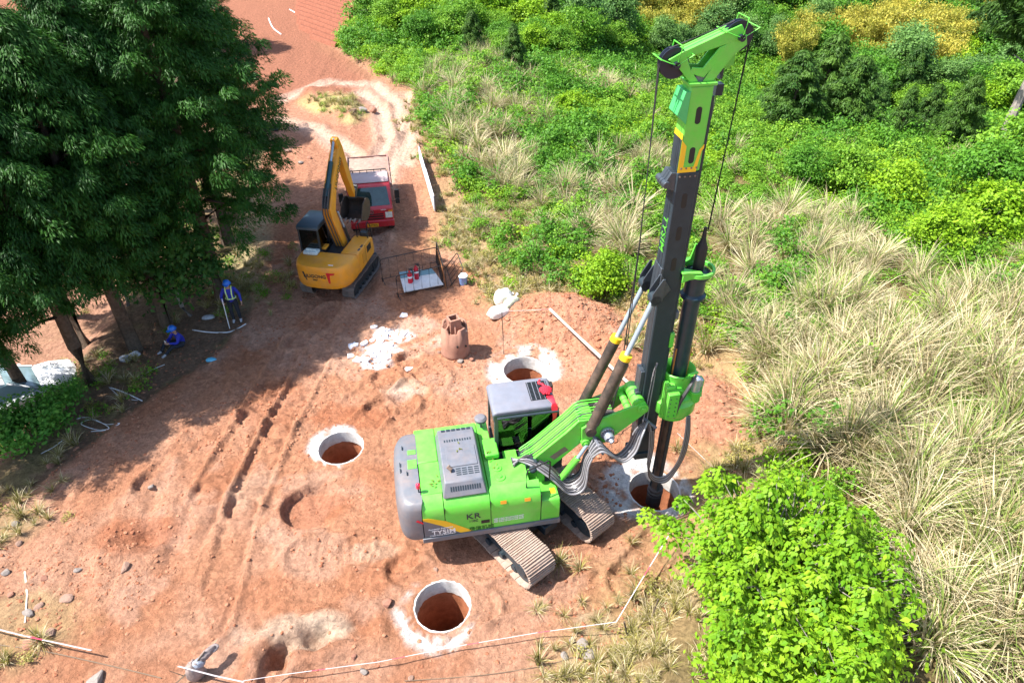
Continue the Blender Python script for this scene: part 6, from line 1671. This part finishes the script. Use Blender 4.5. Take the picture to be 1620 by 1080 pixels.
# warning tape, poles and stakes
tape_r = mat('tape_red', (.62, .06, .14), .5); tape_w = mat('tape_white', (.62, .57, .58), .5)
def tape(pts, label, w=.045, sag=.0, seg=.26):
    P_ = [Vector(p) for p in pts]; full = []
    for a, b_ in zip(P_[:-1], P_[1:]):
        n_ = max(2, int((b_ - a).length / seg))
        for i in range(n_):
            t = i / n_; full.append(a.lerp(b_, t) + Vector((0, 0, -sag * 4 * t * (1 - t))))
    full.append(P_[-1])
    o = empty('warning_tape', tuple(full[0]), 0, label, 'tape', 'red and white warning tapes'); base = full[0]
    for col_i, nm, m_ in ((0, 'white_band', tape_w), (1, 'red_band', tape_r)):
        m = MB()
        for i in range(len(full) - 1):
            if (i % 6 == 5) != bool(col_i): continue
            a, b_ = full[i] - base, full[i + 1] - base; d = (b_ - a).normalized(); s_ = d.cross(Vector((0, 0, 1))).normalized()
            up = (Vector((0, 0, 1)) * .75 + s_ * .66 * (1 if s_.y < 0 else -1)).normalized() * w; th = d.cross(up).normalized() * .003
            vs_ = [a - up - th, b_ - up - th, b_ + up - th, a + up - th, a - up + th, b_ - up + th, b_ + up + th, a + up + th]
            m.add(vs_, [[0, 3, 2, 1], [4, 5, 6, 7], [0, 1, 5, 4], [1, 2, 6, 5], [2, 3, 7, 6], [3, 0, 4, 7]])
        if m.v: m.build(nm, m_, o)
    return o
def tzp(px, py, z=.0):
    p = G(px, py, z); return (p[0], p[1], z)
tape([tzp(385, 1076, .35), tzp(450, 1066, .25), tzp(600, 1046, .22), tzp(720, 1022, .20), tzp(850, 1000, .22), tzp(975, 983, .55)], 'red and white tape strung along the near edge of the pad', .014)
tape([tzp(975, 983, .55), tzp(1010, 925, .45), tzp(1062, 840, .55)], 'red and white tape running beside the leafy bush', .014)
tape([tzp(1072, 685, .9), tzp(1100, 712, .7), tzp(1128, 738, .6)], 'short red and white tape right of the drill string', .035)
tape([tzp(-40, 985, .4), tzp(30, 1003, .35), tzp(145, 1028, .3)], 'red and white tape in the lower left corner', .03)
tape([tzp(282, 1053, .5), tzp(340, 1068, .4), tzp(386, 1078, .3)], 'white tape tied to the draped jacket', .03)
tape([tzp(800, 492, .6), tzp(835, 491, .7), tzp(868, 489, .95)], 'thin white tape tied to the head of the long pole', .02)
tape([tzp(915, 690, .3), tzp(960, 660, .8), tzp(1000, 610, 1.0)], 'white tape sagging behind the rig boom', .015)
wood = mat('weathered_wood', (.62, .50, .40), .85, 0, .25, 8, .4, 30)
def pole(name, pts, r, m_, label, cat, group=None, r_end=None):
    base = Vector(pts[0]); o = empty(name, tuple(base), 0, label, cat, group)
    m = MB(); m.tube([Vector(p) - base for p in pts], r, 8, r_end); m.build('shaft', m_, o); 
    m = MB(); m.cyl(Vector(pts[-1]) - base - (Vector(pts[-1]) - Vector(pts[-2])).normalized() * .03, Vector(pts[-1]) - base + (Vector(pts[-1]) - Vector(pts[-2])).normalized() * .01, (r_end or r) * 1.15, n=8); m.build('cut_end', m_, o); return o
pole('wooden_pole', [tzp(870, 489, .95), tzp(932, 548, .85), tzp(1001, 612, .5)], .05, wood, 'long pale wooden pole lying across the spoil heap behind the rig', 'pole')
sp = gz(797, 560)
pole('marker_rod', [sp, (sp[0] - .02, sp[1], sp[2] + .8), (sp[0] - .05, sp[1], sp[2] + 1.75)], .014, mat('rod_dark', (.06, .04, .03), .7), 'thin dark marker rod standing between the sacks and the rear shaft', 'rod')
sp = gz(1027, 985); pole('stake', [sp, (sp[0] + .05, sp[1], sp[2] + .4), (sp[0] + .1, sp[1] + .05, sp[2] + .75)], .02, bark_d, 'dark stake holding the tape beside the leafy bush', 'stake')
sp = gz(990, 1010); pole('stake', [sp, (sp[0] - .03, sp[1], sp[2] + .3), (sp[0] - .10, sp[1], sp[2] + .62)], .02, bark_d, 'dark stake at the corner of the warning tape', 'stake')
sp = gz(25, 880)
pole('bamboo_cane', [gz(40, 905), gz(42, 940), gz(40, 985)], .02, wood, 'pale cane lying among the rocks at the left edge', 'cane')
# jacket and cap draped over a branch near the bottom edge
jk = empty('draped_jacket', gz(312, 1072), R(20), 'grey and white jacket draped over a branch near the bottom edge', 'jacket')
q = MB(); q.tube([(-.55, -.05, .02), (-.2, 0, .25), (.1, .05, .5), (.3, .2, .58)], .02, 7, .012); q.tube([(-.2, 0, .25), (-.45, .12, .42)], .012, 6, .006); q.tube([(.0, .02, .42), (0, .02, -.05)], .025, 7); q.build('branch', bark_d, jk)
def cloth(n1, n2, f):
    vs_ = [f(i / n1, j / n2) for i in range(n1 + 1) for j in range(n2 + 1)]; fs_ = []
    for i in range(n1):
        for j in range(n2): fs_.append([i * (n2 + 1) + j, (i + 1) * (n2 + 1) + j, (i + 1) * (n2 + 1) + j + 1, i * (n2 + 1) + j + 1])
    m = MB(); m.add(vs_, fs_); return m
def crumple(name, c, sx, sy, sz, m_, seed, rz=0):
    bm = bmesh.new(); bmesh.ops.create_icosphere(bm, subdivisions=4, radius=1)
    for v in bm.verts:
        p = v.co; f = 1 + .5 * (fbm(np.array([p.x * 2.2 + seed + p.z * 1.7]), np.array([p.y * 2.2 - seed - p.z]), seed, 4, .6)[0] - .5)
        rid = abs(math.sin(6 * p.x + 4 * p.z + seed)) * .10; v.co = Vector((p.x * sx, p.y * sy, p.z * sz)) * (f - rid)
    me = bpy.data.meshes.new(name); bm.to_mesh(me); bm.free(); me.materials.append(m_); me.polygons.foreach_set('use_smooth', [True] * len(me.polygons))
    o = bpy.data.objects.new(name, me); o.location = c; o.rotation_euler = (0, 0, rz); return link(o, jk)
crumple('jacket_body', (.02, .05, .22), .20, .16, .34, mat('jacket_grey', (.24, .19, .17), .85, 0, .35, 5, .5, 25), 3)
crumple('jacket_lining', (.10, .06, .40), .17, .11, .13, mat('jacket_pale', (.26, .29, .34), .7, 0, .15, 5, .4, 25), 5, .4)
crumple('jacket_sleeve', (.30, .20, .46), .24, .09, .10, mat('jacket_sleeve_grey', (.20, .16, .15), .8, 0, .3, 5, .4, 25), 7, .6)
crumple('jacket_hood', (.43, .30, .44), .13, .10, .05, mat('jacket_hood_pale', (.24, .20, .19), .8, 0, .15, 5, .4, 25), 9, .3)
# rocks
rk = [mat('rock_pink', (.27, .165, .12), .92, 0, .22, 5, .7, 18), mat('rock_grey', (.24, .205, .18), .92, 0, .22, 5, .7, 18), mat('rock_red', (.28, .13, .085), .92, 0, .22, 5, .7, 18)]
rocks = [(105, 945, .17, 'pale pointed rock'), (45, 970, .13, ''), (48, 1020, .20, 'flat tan rock under the tape'), (80, 1000, .14, ''), (27, 830, .13, ''), (18, 940, .10, ''), (60, 960, .12, ''), (152, 1075, .22, 'broad tan rock at the bottom edge'),
         (612, 955, .17, 'dark rock left of the nearest shaft'), (892, 1037, .14, ''), (920, 1020, .17, ''), (932, 1036, .20, 'largest of the grey rocks by the bush'), (905, 1012, .10, ''), (575, 1062, .12, ''), (560, 1040, .09, ''), (650, 1072, .10, ''),
         (240, 770, .10, ''), (75, 730, .12, ''), (200, 900, .14, ''), (120, 900, .09, ''), (70, 915, .10, ''), (710, 570, .12, ''), (728, 575, .13, 'soil covered rock at the foot of the core barrel'), (745, 572, .10, ''), (695, 562, .10, ''),
         (575, 182, .35, ''), (590, 178, .30, ''), (560, 188, .28, ''), (476, 258, .18, ''), (490, 250, .16, ''), (455, 240, .2, ''), (655, 250, .14, ''), (672, 262, .12, ''), (690, 900, .08, ''), (815, 880, .08, ''), (1000, 990, .1, ''), (30, 860, .1, ''), (10, 905, .12, '')]
rmesh = []
for k in range(5):
    bm = bmesh.new(); bmesh.ops.create_icosphere(bm, subdivisions=2, radius=1); gg = random.Random(k + 3); axes = [Vector((gg.gauss(0, 1), gg.gauss(0, 1), gg.gauss(0, 1))).normalized() for _ in range(9)]
    for v in bm.verts:
        for a in axes:
            d = v.co.dot(a)
            if d > .62: v.co -= a * (d - .62) * .9
    me = bpy.data.meshes.new('stone'); bm.to_mesh(me); bm.free(); rmesh.append(me)
gg = random.Random(8)
for k, (px_, py_, r_, lab) in enumerate(rocks):
    where = 'by the upper track' if py_ < 300 else ('near the core barrel' if py_ < 600 else ('at the left edge of the pad' if px_ < 300 else ('near the bottom edge of the pad' if px_ < 800 else 'by the leafy bush')))
    p_ = gz(px_, py_); me = rmesh[k % 5].copy(); me.materials.append(rk[1] if px_ > 850 else rk[k % 3])
    o = bpy.data.objects.new('rock', me); o.location = (p_[0], p_[1], p_[2] + r_ * .18); o.scale = (r_ * gg.uniform(.8, 1.3), r_ * gg.uniform(.7, 1.1), r_ * gg.uniform(.45, .75)); o.rotation_euler = (gg.uniform(-.2, .2), gg.uniform(-.2, .2), gg.random() * 6)
    link(o); tag(o, (lab + ' ' + where if lab and 'the' not in lab else lab) or 'loose rock lying ' + where, 'rock', 'loose rocks ' + where)
# black cone on the upper track
bc_ = empty('traffic_bollard', gz(435, 206), 0, 'small black stand on the dirt track left of the excavator boom', 'stand')
q = MB(); q.lathe([(.0, 0), (.24, 0), (.24, .05), (.13, .08), (.10, .22), (.06, .5), (.0, .52)], (0, 0, 0), 16); q.build('body', black, bc_); q = MB(); q.box(-.26, .26, -.26, .26, 0, .045); q.build('base', black, bc_, .02)
# hoses and cords on the shaded strip
cord_w = mat('cord_white', (.72, .72, .70), .5)
def cord(pts, r, label, m_=cord_w, name='water_hose', cat='hose'):
    P_ = [Vector(gz(*p)) + Vector((0, 0, .02)) for p in pts]; base = P_[0].copy(); m = MB(); m.tube([p - base for p in smooth_path(P_, 6)], r, 6); o = m.build(name, m_); o.location = base
    return tag(o, label, cat, 'pale hoses and wires on the shaded strip')
cord([(303, 517), (330, 520), (362, 518), (388, 508)], .022, 'white hose curving over the ground between the two workers')
cord([(173, 608), (195, 615), (222, 627)], .02, 'straight white hose below the bags under the trees')
cord([(118, 657), (135, 652), (155, 660), (172, 676), (150, 672), (125, 664), (140, 655), (165, 664), (190, 671), (165, 676), (140, 674)], .012, 'coil of pale wire lying on the shaded strip')
cord([(220, 590), (240, 578), (258, 570)], .01, 'thin pale wire left of the seated worker')
cord([(170, 607), (190, 622), (215, 626)], .008, 'thin wire beside the straight white hose')
cord([(60, 710), (80, 700), (95, 690)], .01, 'thin wire at the lower left of the shaded strip')
line_m = mat('rope_brown', (.16, .11, .07), .8)
cord([(0, 1020), (80, 1032), (200, 1058), (255, 1072)], .012, 'thin brown rope along the lower left edge', line_m, 'rope', 'rope'); cord([(640, 1076), (760, 1068), (860, 1052), (905, 1040)], .010, 'thin dark cord on the soil below the warning tape', line_m, 'rope', 'rope')
# surveying hose lines in the far field
cord([(425, 30), (432, 45), (445, 55)], .05, 'pale hose at the left of the far field'); cord([(458, 15), (480, 28), (505, 45)], .05, 'pale hose crossing the far field')
# bags and shoes under the trees, blue plastic
bagm = mat('bag_grey', (.42, .44, .48), .8, 0, .3, 5, .3, 20)
lump('bag', gz(196, 562), .20, .13, .14, .3, bagm, 'small grey bag under the left trees', 'bag', None, 11); lump('bag', gz(209, 556), .22, .12, .13, .8, mat('bag_light', (.62, .64, .66), .7), 'pale bag right of the grey bag under the trees', 'bag', None, 12)
lump('plastic_bag', gz(334, 568), .17, .10, .07, .1, mat('plastic_blue', (.10, .42, .60), .35), 'crumpled light blue plastic bag on the shaded soil', 'bag', None, 13)
lump('bag', gz(328, 497), .22, .12, .10, .2, bagm, 'dull grey bundle between the two workers', 'bag', None, 14)
# white car on the lane behind the trees
cg = G(48, 622, -.55)
car = empty('parked_car', (-16.2, 16.2, ground_z(-16.2, 16.2) - .02), R(42), 'white car parked on the lane behind the left trees', 'car')
car_w = mat('car_white', (.80, .82, .84), .25, 0, .03, 2, dust=.06, coat=.6)
q = MB()
sec = [(-2.1, .45, .75, .80), (-2.05, .30, .95, .82), (-1.5, .25, 1.0, .85), (-.9, .25, 1.02, .87), (.6, .25, 1.0, .87), (1.5, .25, .92, .85), (2.05, .28, .75, .80), (2.15, .40, .65, .74)]
vs_ = []; fs_ = []
for (x_, zl, zh, hw) in sec: vs_ += [(x_, -hw, zl), (x_, -hw - .03, (zl + zh) / 2), (x_, -hw, zh - .08), (x_, -hw + .1, zh), (x_, hw - .1, zh), (x_, hw, zh - .08), (x_, hw + .03, (zl + zh) / 2), (x_, hw, zl)]
for i in range(len(sec) - 1):
    for j in range(8): fs_.append([i * 8 + j, i * 8 + (j + 1) % 8, (i + 1) * 8 + (j + 1) % 8, (i + 1) * 8 + j])
fs_ += [list(range(8)), list(range(56, 64))]
q.add(vs_, fs_); q.build('body', car_w, car, 0, 40)
q = MB(); q.add([(-1.75, -.72, .98), (1.05, -.74, .96), (1.05, .74, .96), (-1.75, .72, .98), (-1.25, -.58, 1.48), (.25, -.58, 1.50), (.25, .58, 1.50), (-1.25, .58, 1.48)], [[0, 1, 5, 4], [1, 2, 6, 5], [2, 3, 7, 6], [3, 0, 4, 7], [0, 3, 2, 1], [4, 5, 6, 7]]); q.build('greenhouse', mat('car_glass', (.22, .32, .36), .08, 0, .1, 3, spec=.8), car, .05)
q = MB(); q.box(-1.22, .22, -.56, .56, 1.475, 1.535); q.build('roof', car_w, car, .03)
for sy in (-1, 1):
    for (a, b_) in (((1.05, .745, .97), (.25, .585, 1.5)), ((-1.75, .725, .98), (-1.25, .585, 1.48)), ((-.35, .74, .98), (-.4, .59, 1.5))):
        q = MB(); q.tube([(a[0], sy * a[1], a[2]), (b_[0], sy * b_[1], b_[2])], .035, 6); q.build('pillar', car_w, car)
    for sx in (-1.35, 1.35):
        q = MB(); q.cyl((sx, sy * .68, .32), (sx, sy * .885, .32), .32, n=24); w_ = q.build('wheel', MATS['tyre'], car, .02); q = MB(); q.cyl((sx, sy * .87, .32), (sx, sy * .90, .32), .2, n=16); q.build('rim', rgrey, w_)
    q = MB(); q.ball((2.02, sy * .6, .66), .12, .16, .09); q.build('headlight', MATS['lamp_clear'], car)
    q = MB(); q.ball((.75, sy * .95, 1.02), .07, .10, .07); q.build('mirror', car_w, car)
# ================================================================== PEOPLE
skin = mat('skin', (.42, .24, .16), .55, 0, .06, 8)
blue_j = mat('jacket_blue', (.018, .030, .36), .7, 0, .12, 9, .3, 30)
trou = mat('trousers_dark', (.018, .022, .032), .85, 0, .2, 9)
shoe = mat('shoe_grey', (.42, .42, .44), .7)
helm = mat('helmet_blue', (.015, .16, .62), .3, 0, .05, 4)
hiviz = mat('reflective_strip', (.62, .85, .30), .4)
hair = mat('hair_black', (.010, .009, .009), .6)
def person_mesh(name, joints, bones, zones):
    """joints: name -> (pos, radius); one continuous skin, then colours by nearest bone zone"""
    names = list(joints); ix = {n_: i for i, n_ in enumerate(names)}
    me = bpy.data.meshes.new(name); me.from_pydata([joints[n_][0] for n_ in names], [(ix[a], ix[b_]) for a, b_ in bones], [])
    o = bpy.data.objects.new(name, me); col.objects.link(o)
    sk = o.modifiers.new('skin', 'SKIN'); sk.use_smooth_shade = True
    for i, n_ in enumerate(names):
        r_ = joints[n_][1]; d = me.skin_vertices[0].data[i]; d.radius = (r_, r_) if np.isscalar(r_) else r_; d.use_root = (n_ == 'pelvis')
    sb = o.modifiers.new('sub', 'SUBSURF'); sb.levels = 2; sb.render_levels = 2
    bpy.context.view_layer.update()
    dg = bpy.context.evaluated_depsgraph_get()
    m2 = bpy.data.meshes.new_from_object(o.evaluated_get(dg)); m2.name = name
    bpy.data.objects.remove(o)
    mats_ = [blue_j, trou, skin, shoe, hair]
    m2.materials.clear()
    for m_ in mats_: m2.materials.append(m_)
    segs = [(np.array(joints[a][0]), np.array(joints[b_][0]), zones.get((a, b_), zones.get(a, 0))) for a, b_ in bones]
    cen = np.array([p.center for p in m2.polygons]); best = np.full(len(cen), 1e9); mi = np.zeros(len(cen), np.int32)
    for a, b_, z in segs:
        ab = b_ - a; t = np.clip(((cen - a) @ ab) / (ab @ ab + 1e-9), 0, 1); d = np.linalg.norm(cen - a - t[:, None] * ab, axis=1)
        c = d < best; best[c] = d[c]; mi[c] = z
    m2.polygons.foreach_set('material_index', mi); m2.polygons.foreach_set('use_smooth', [True] * len(m2.polygons))
    return m2
def hand(J, Bn, zones, side, wrist, fwd, out, curl):
    """palm and five fingers from the wrist"""
    w = Vector(J[wrist][0]); f = Vector(fwd).normalized(); o_ = Vector(out); o_ = (o_ - f * o_.dot(f)).normalized(); dn = f.cross(o_) * (1 if side == 'L' else -1)
    J['palm' + side] = (tuple(w + f * .07), (.038, .022)); Bn.append((wrist, 'palm' + side)); zones[(wrist, 'palm' + side)] = 2
    for k, (off, ln) in enumerate(((-.030, .070), (-.010, .080), (.010, .076), (.028, .060))):
        p1 = w + f * .105 + o_ * off; p2 = p1 + (f * (1 - curl) + dn * curl) * ln * .55; p3 = p2 + (f * (1 - curl * 1.7) + dn * curl * 1.4).normalized() * ln * .5
        for nm, p, r_ in (('a', p1, .0105), ('b', p2, .0095), ('c', p3, .008)): J['f%d%s%s' % (k, nm, side)] = (tuple(p), r_)
        ch = ['palm' + side] + ['f%d%s%s' % (k, c, side) for c in 'abc']
        for a, b_ in zip(ch[:-1], ch[1:]): Bn.append((a, b_)); zones[(a, b_)] = 2
    t1 = w + f * .05 - o_ * .045; t2 = t1 + f * .035 - o_ * .012 + dn * .015
    J['ta' + side] = (tuple(t1), .011); J['tb' + side] = (tuple(t2), .0095)
    for a, b_ in ((('palm' + side), 'ta' + side), ('ta' + side, 'tb' + side)): Bn.append((a, b_)); zones[(a, b_)] = 2
def face(parent, c, f, s_=1.0, tilt=0):
    """nose, eyes, mouth, ears as small child meshes on a head centred at c looking along f"""
    f = Vector(f).normalized(); rgt = f.cross(Vector((0, 0, 1))).normalized(); up = rgt.cross(f)
    c = Vector(c)
    q = MB(); q.ball(c + f * .10 - up * .015, .016, .016, .024, 8, 6); q.build('nose', skin, parent)
    for sg in (-1, 1):
        q = MB(); q.ball(c + f * .088 + rgt * .032 * sg + up * .012, .011, .011, .008, 8, 6); q.build('eye', hair, parent)
        q = MB(); q.ball(c + rgt * .083 * sg - f * .005, .016, .016, .03, 8, 6); q.build('ear', skin, parent)
    q = MB(); q.ball(c + f * .088 - up * .055, .022, .012, .006, 8, 6); q.build('mouth', mat('lip', (.30, .10, .08), .6), parent)
def helmet(parent, c, f, m_=helm):
    c = Vector(c); a = math.atan2(f[1], f[0]); M_ = Matrix.Translation(c) @ Matrix.Rotation(a, 4, 'Z') @ Matrix.Rotation(R(6), 4, 'Y')
    q = MB(); q.lathe([(.0, .125), (.05, .118), (.09, .095), (.118, .05), (.126, .0), (.150, -.012), (.150, -.02), (.122, -.012)], (0, 0, 0), 22, M_)
    q.prism([(.08, -.10), (.20, -.05), (.20, .05), (.08, .10)], 'z', -.022, -.010, M_)
    return q.build('helmet', m_, parent)
# ---- worker standing, facing the camera, holding a pole
pw = gz(374, 500); fz = R(-75)
w1 = empty('person', pw, fz, 'worker in blue jacket and blue helmet standing with a white pole', 'person')
w1['group'] = 'workers under the trees'
# local: +x is the way he faces
J = {'pelvis': ((0, 0, .95), (.145, .115)), 'waist': ((.0, 0, 1.10), (.15, .115)), 'chest': ((.01, 0, 1.30), (.175, .125)), 'neck0': ((0, 0, 1.47), .075), 'neck': ((.01, 0, 1.53), .055), 'head': ((.03, 0, 1.62), .085), 'crown': ((.03, 0, 1.70), .075)}
Bn = [('pelvis', 'waist'), ('waist', 'chest'), ('chest', 'neck0'), ('neck0', 'neck'), ('neck', 'head'), ('head', 'crown')]
Z = {('neck0', 'neck'): 2, ('neck', 'head'): 2, ('head', 'crown'): 4}
for sd, sg in (('L', 1), ('R', -1)):
    J.update({'hip' + sd: ((0, .10 * sg, .90), .105), 'knee' + sd: ((.03, .115 * sg, .49), .072), 'ankle' + sd: ((-.01, .12 * sg, .10), .05), 'toe' + sd: ((.15, .135 * sg, .045), .042), 'sh' + sd: ((0, .19 * sg, 1.42), .075)})
    Bn += [('pelvis', 'hip' + sd), ('hip' + sd, 'knee' + sd), ('knee' + sd, 'ankle' + sd), ('ankle' + sd, 'toe' + sd), ('chest', 'sh' + sd)]
    for a, b_ in (('pelvis', 'hip' + sd), ('hip' + sd, 'knee' + sd), ('knee' + sd, 'ankle' + sd)): Z[(a, b_)] = 1
    Z[('ankle' + sd, 'toe' + sd)] = 3
J.update({'elR': ((.05, -.30, 1.17), .055), 'wrR': ((.24, -.26, 1.05), .036), 'elL': ((-.02, .30, 1.15), .055), 'wrL': ((.12, .33, .93), .036)})
Bn += [('shR', 'elR'), ('elR', 'wrR'), ('shL', 'elL'), ('elL', 'wrL')]
hand(J, Bn, Z, 'R', 'wrR', (.8, .15, -.1), (0, .2, 1), .75); hand(J, Bn, Z, 'L', 'wrL', (.5, .05, -.8), (.6, 0, .5), .35)
me = person_mesh('body', J, Bn, Z); link(bpy.data.objects.new('body', me), w1)
face(w1, (.03, 0, 1.62), (1, 0, -.1)); helmet(w1, (.03, 0, 1.69), (1, 0, 0))
def strip(parent, pts, w, m_, name='reflective_strip'):
    q = MB(); q.tube(smooth_path(pts, 5), w, 6); o = q.build(name, m_, parent); return o
for sg in (-1, 1): strip(w1, [(-.13, .10 * sg, 1.22), (-.12, .10 * sg, 1.42), (0, .10 * sg, 1.52), (.12, .10 * sg, 1.42), (.165, .09 * sg, 1.30), (.155, .085 * sg, 1.16), (.15, .08 * sg, 1.06)], .022, hiviz)
strip(w1, [(.13 * math.cos(R(a)) + .01, .175 * math.sin(R(a)), 1.07) for a in range(0, 361, 30)], .022, hiviz)
pl_ = empty('survey_pole', (pw[0], pw[1], pw[2]), fz, 'white pole held by the standing worker', 'pole')
q = MB(); q.cyl((.42, -.26, 0), (.335, -.235, 1.25), .016, n=10); q.build('shaft', white, pl_); q = MB(); q.cyl((.42, -.26, 0), (.415, -.259, .08), .02, .005, n=10); q.build('tip', steel, pl_)
# ---- worker sitting on the ground under the tree
ps = gz(285, 540); w2 = empty('person', ps, R(-128), 'worker in blue jacket and blue helmet sitting on the ground under the trees', 'person', 'workers under the trees')
J = {'pelvis': ((-.05, 0, .13), (.14, .13)), 'waist': ((-.06, 0, .28), (.15, .125)), 'chest': ((.0, 0, .47), (.175, .13)), 'neck0': ((.05, 0, .63), .075), 'neck': ((.08, 0, .68), .055), 'head': ((.12, 0, .76), .085), 'crown': ((.11, 0, .85), .075)}
Bn = [('pelvis', 'waist'), ('waist', 'chest'), ('chest', 'neck0'), ('neck0', 'neck'), ('neck', 'head'), ('head', 'crown')]
Z = {('neck0', 'neck'): 2, ('neck', 'head'): 2, ('head', 'crown'): 4}
for sd, sg in (('L', 1), ('R', -1)):
    J.update({'hip' + sd: ((.02, .11 * sg, .13), .105), 'knee' + sd: ((.40, .17 * sg, .36 if sg < 0 else .28), .072), 'ankle' + sd: ((.66, .14 * sg, .09), .05), 'toe' + sd: ((.82, .15 * sg, .06), .042), 'sh' + sd: ((.03, .19 * sg, .58), .075),
              'el' + sd: ((.20, .24 * sg, .36), .055), 'wr' + sd: ((.40, .10 * sg, .40), .036)})
    Bn += [('pelvis', 'hip' + sd), ('hip' + sd, 'knee' + sd), ('knee' + sd, 'ankle' + sd), ('ankle' + sd, 'toe' + sd), ('chest', 'sh' + sd), ('sh' + sd, 'el' + sd), ('el' + sd, 'wr' + sd)]
    for a, b_ in (('pelvis', 'hip' + sd), ('hip' + sd, 'knee' + sd), ('knee' + sd, 'ankle' + sd)): Z[(a, b_)] = 1
    Z[('ankle' + sd, 'toe' + sd)] = 3
    hand(J, Bn, Z, sd, 'wr' + sd, (.7, -.5 * sg, .1), (0, .2, 1), .5)
me = person_mesh('body', J, Bn, Z); link(bpy.data.objects.new('body', me), w2)
face(w2, (.12, 0, .76), (1, 0, -.55)); helmet(w2, (.115, 0, .835), (1, 0, 0))
ph = empty('mobile_phone', (ps[0], ps[1], ps[2]), R(-128), 'white phone held by the seated worker', 'phone')
q = MB(); q.box(.47, .48, -.045, .045, .37, .52); q.build('case', white, ph, .004); q = MB(); q.box(.466, .469, -.04, .04, .38, .51); q.build('screen', black, ph)
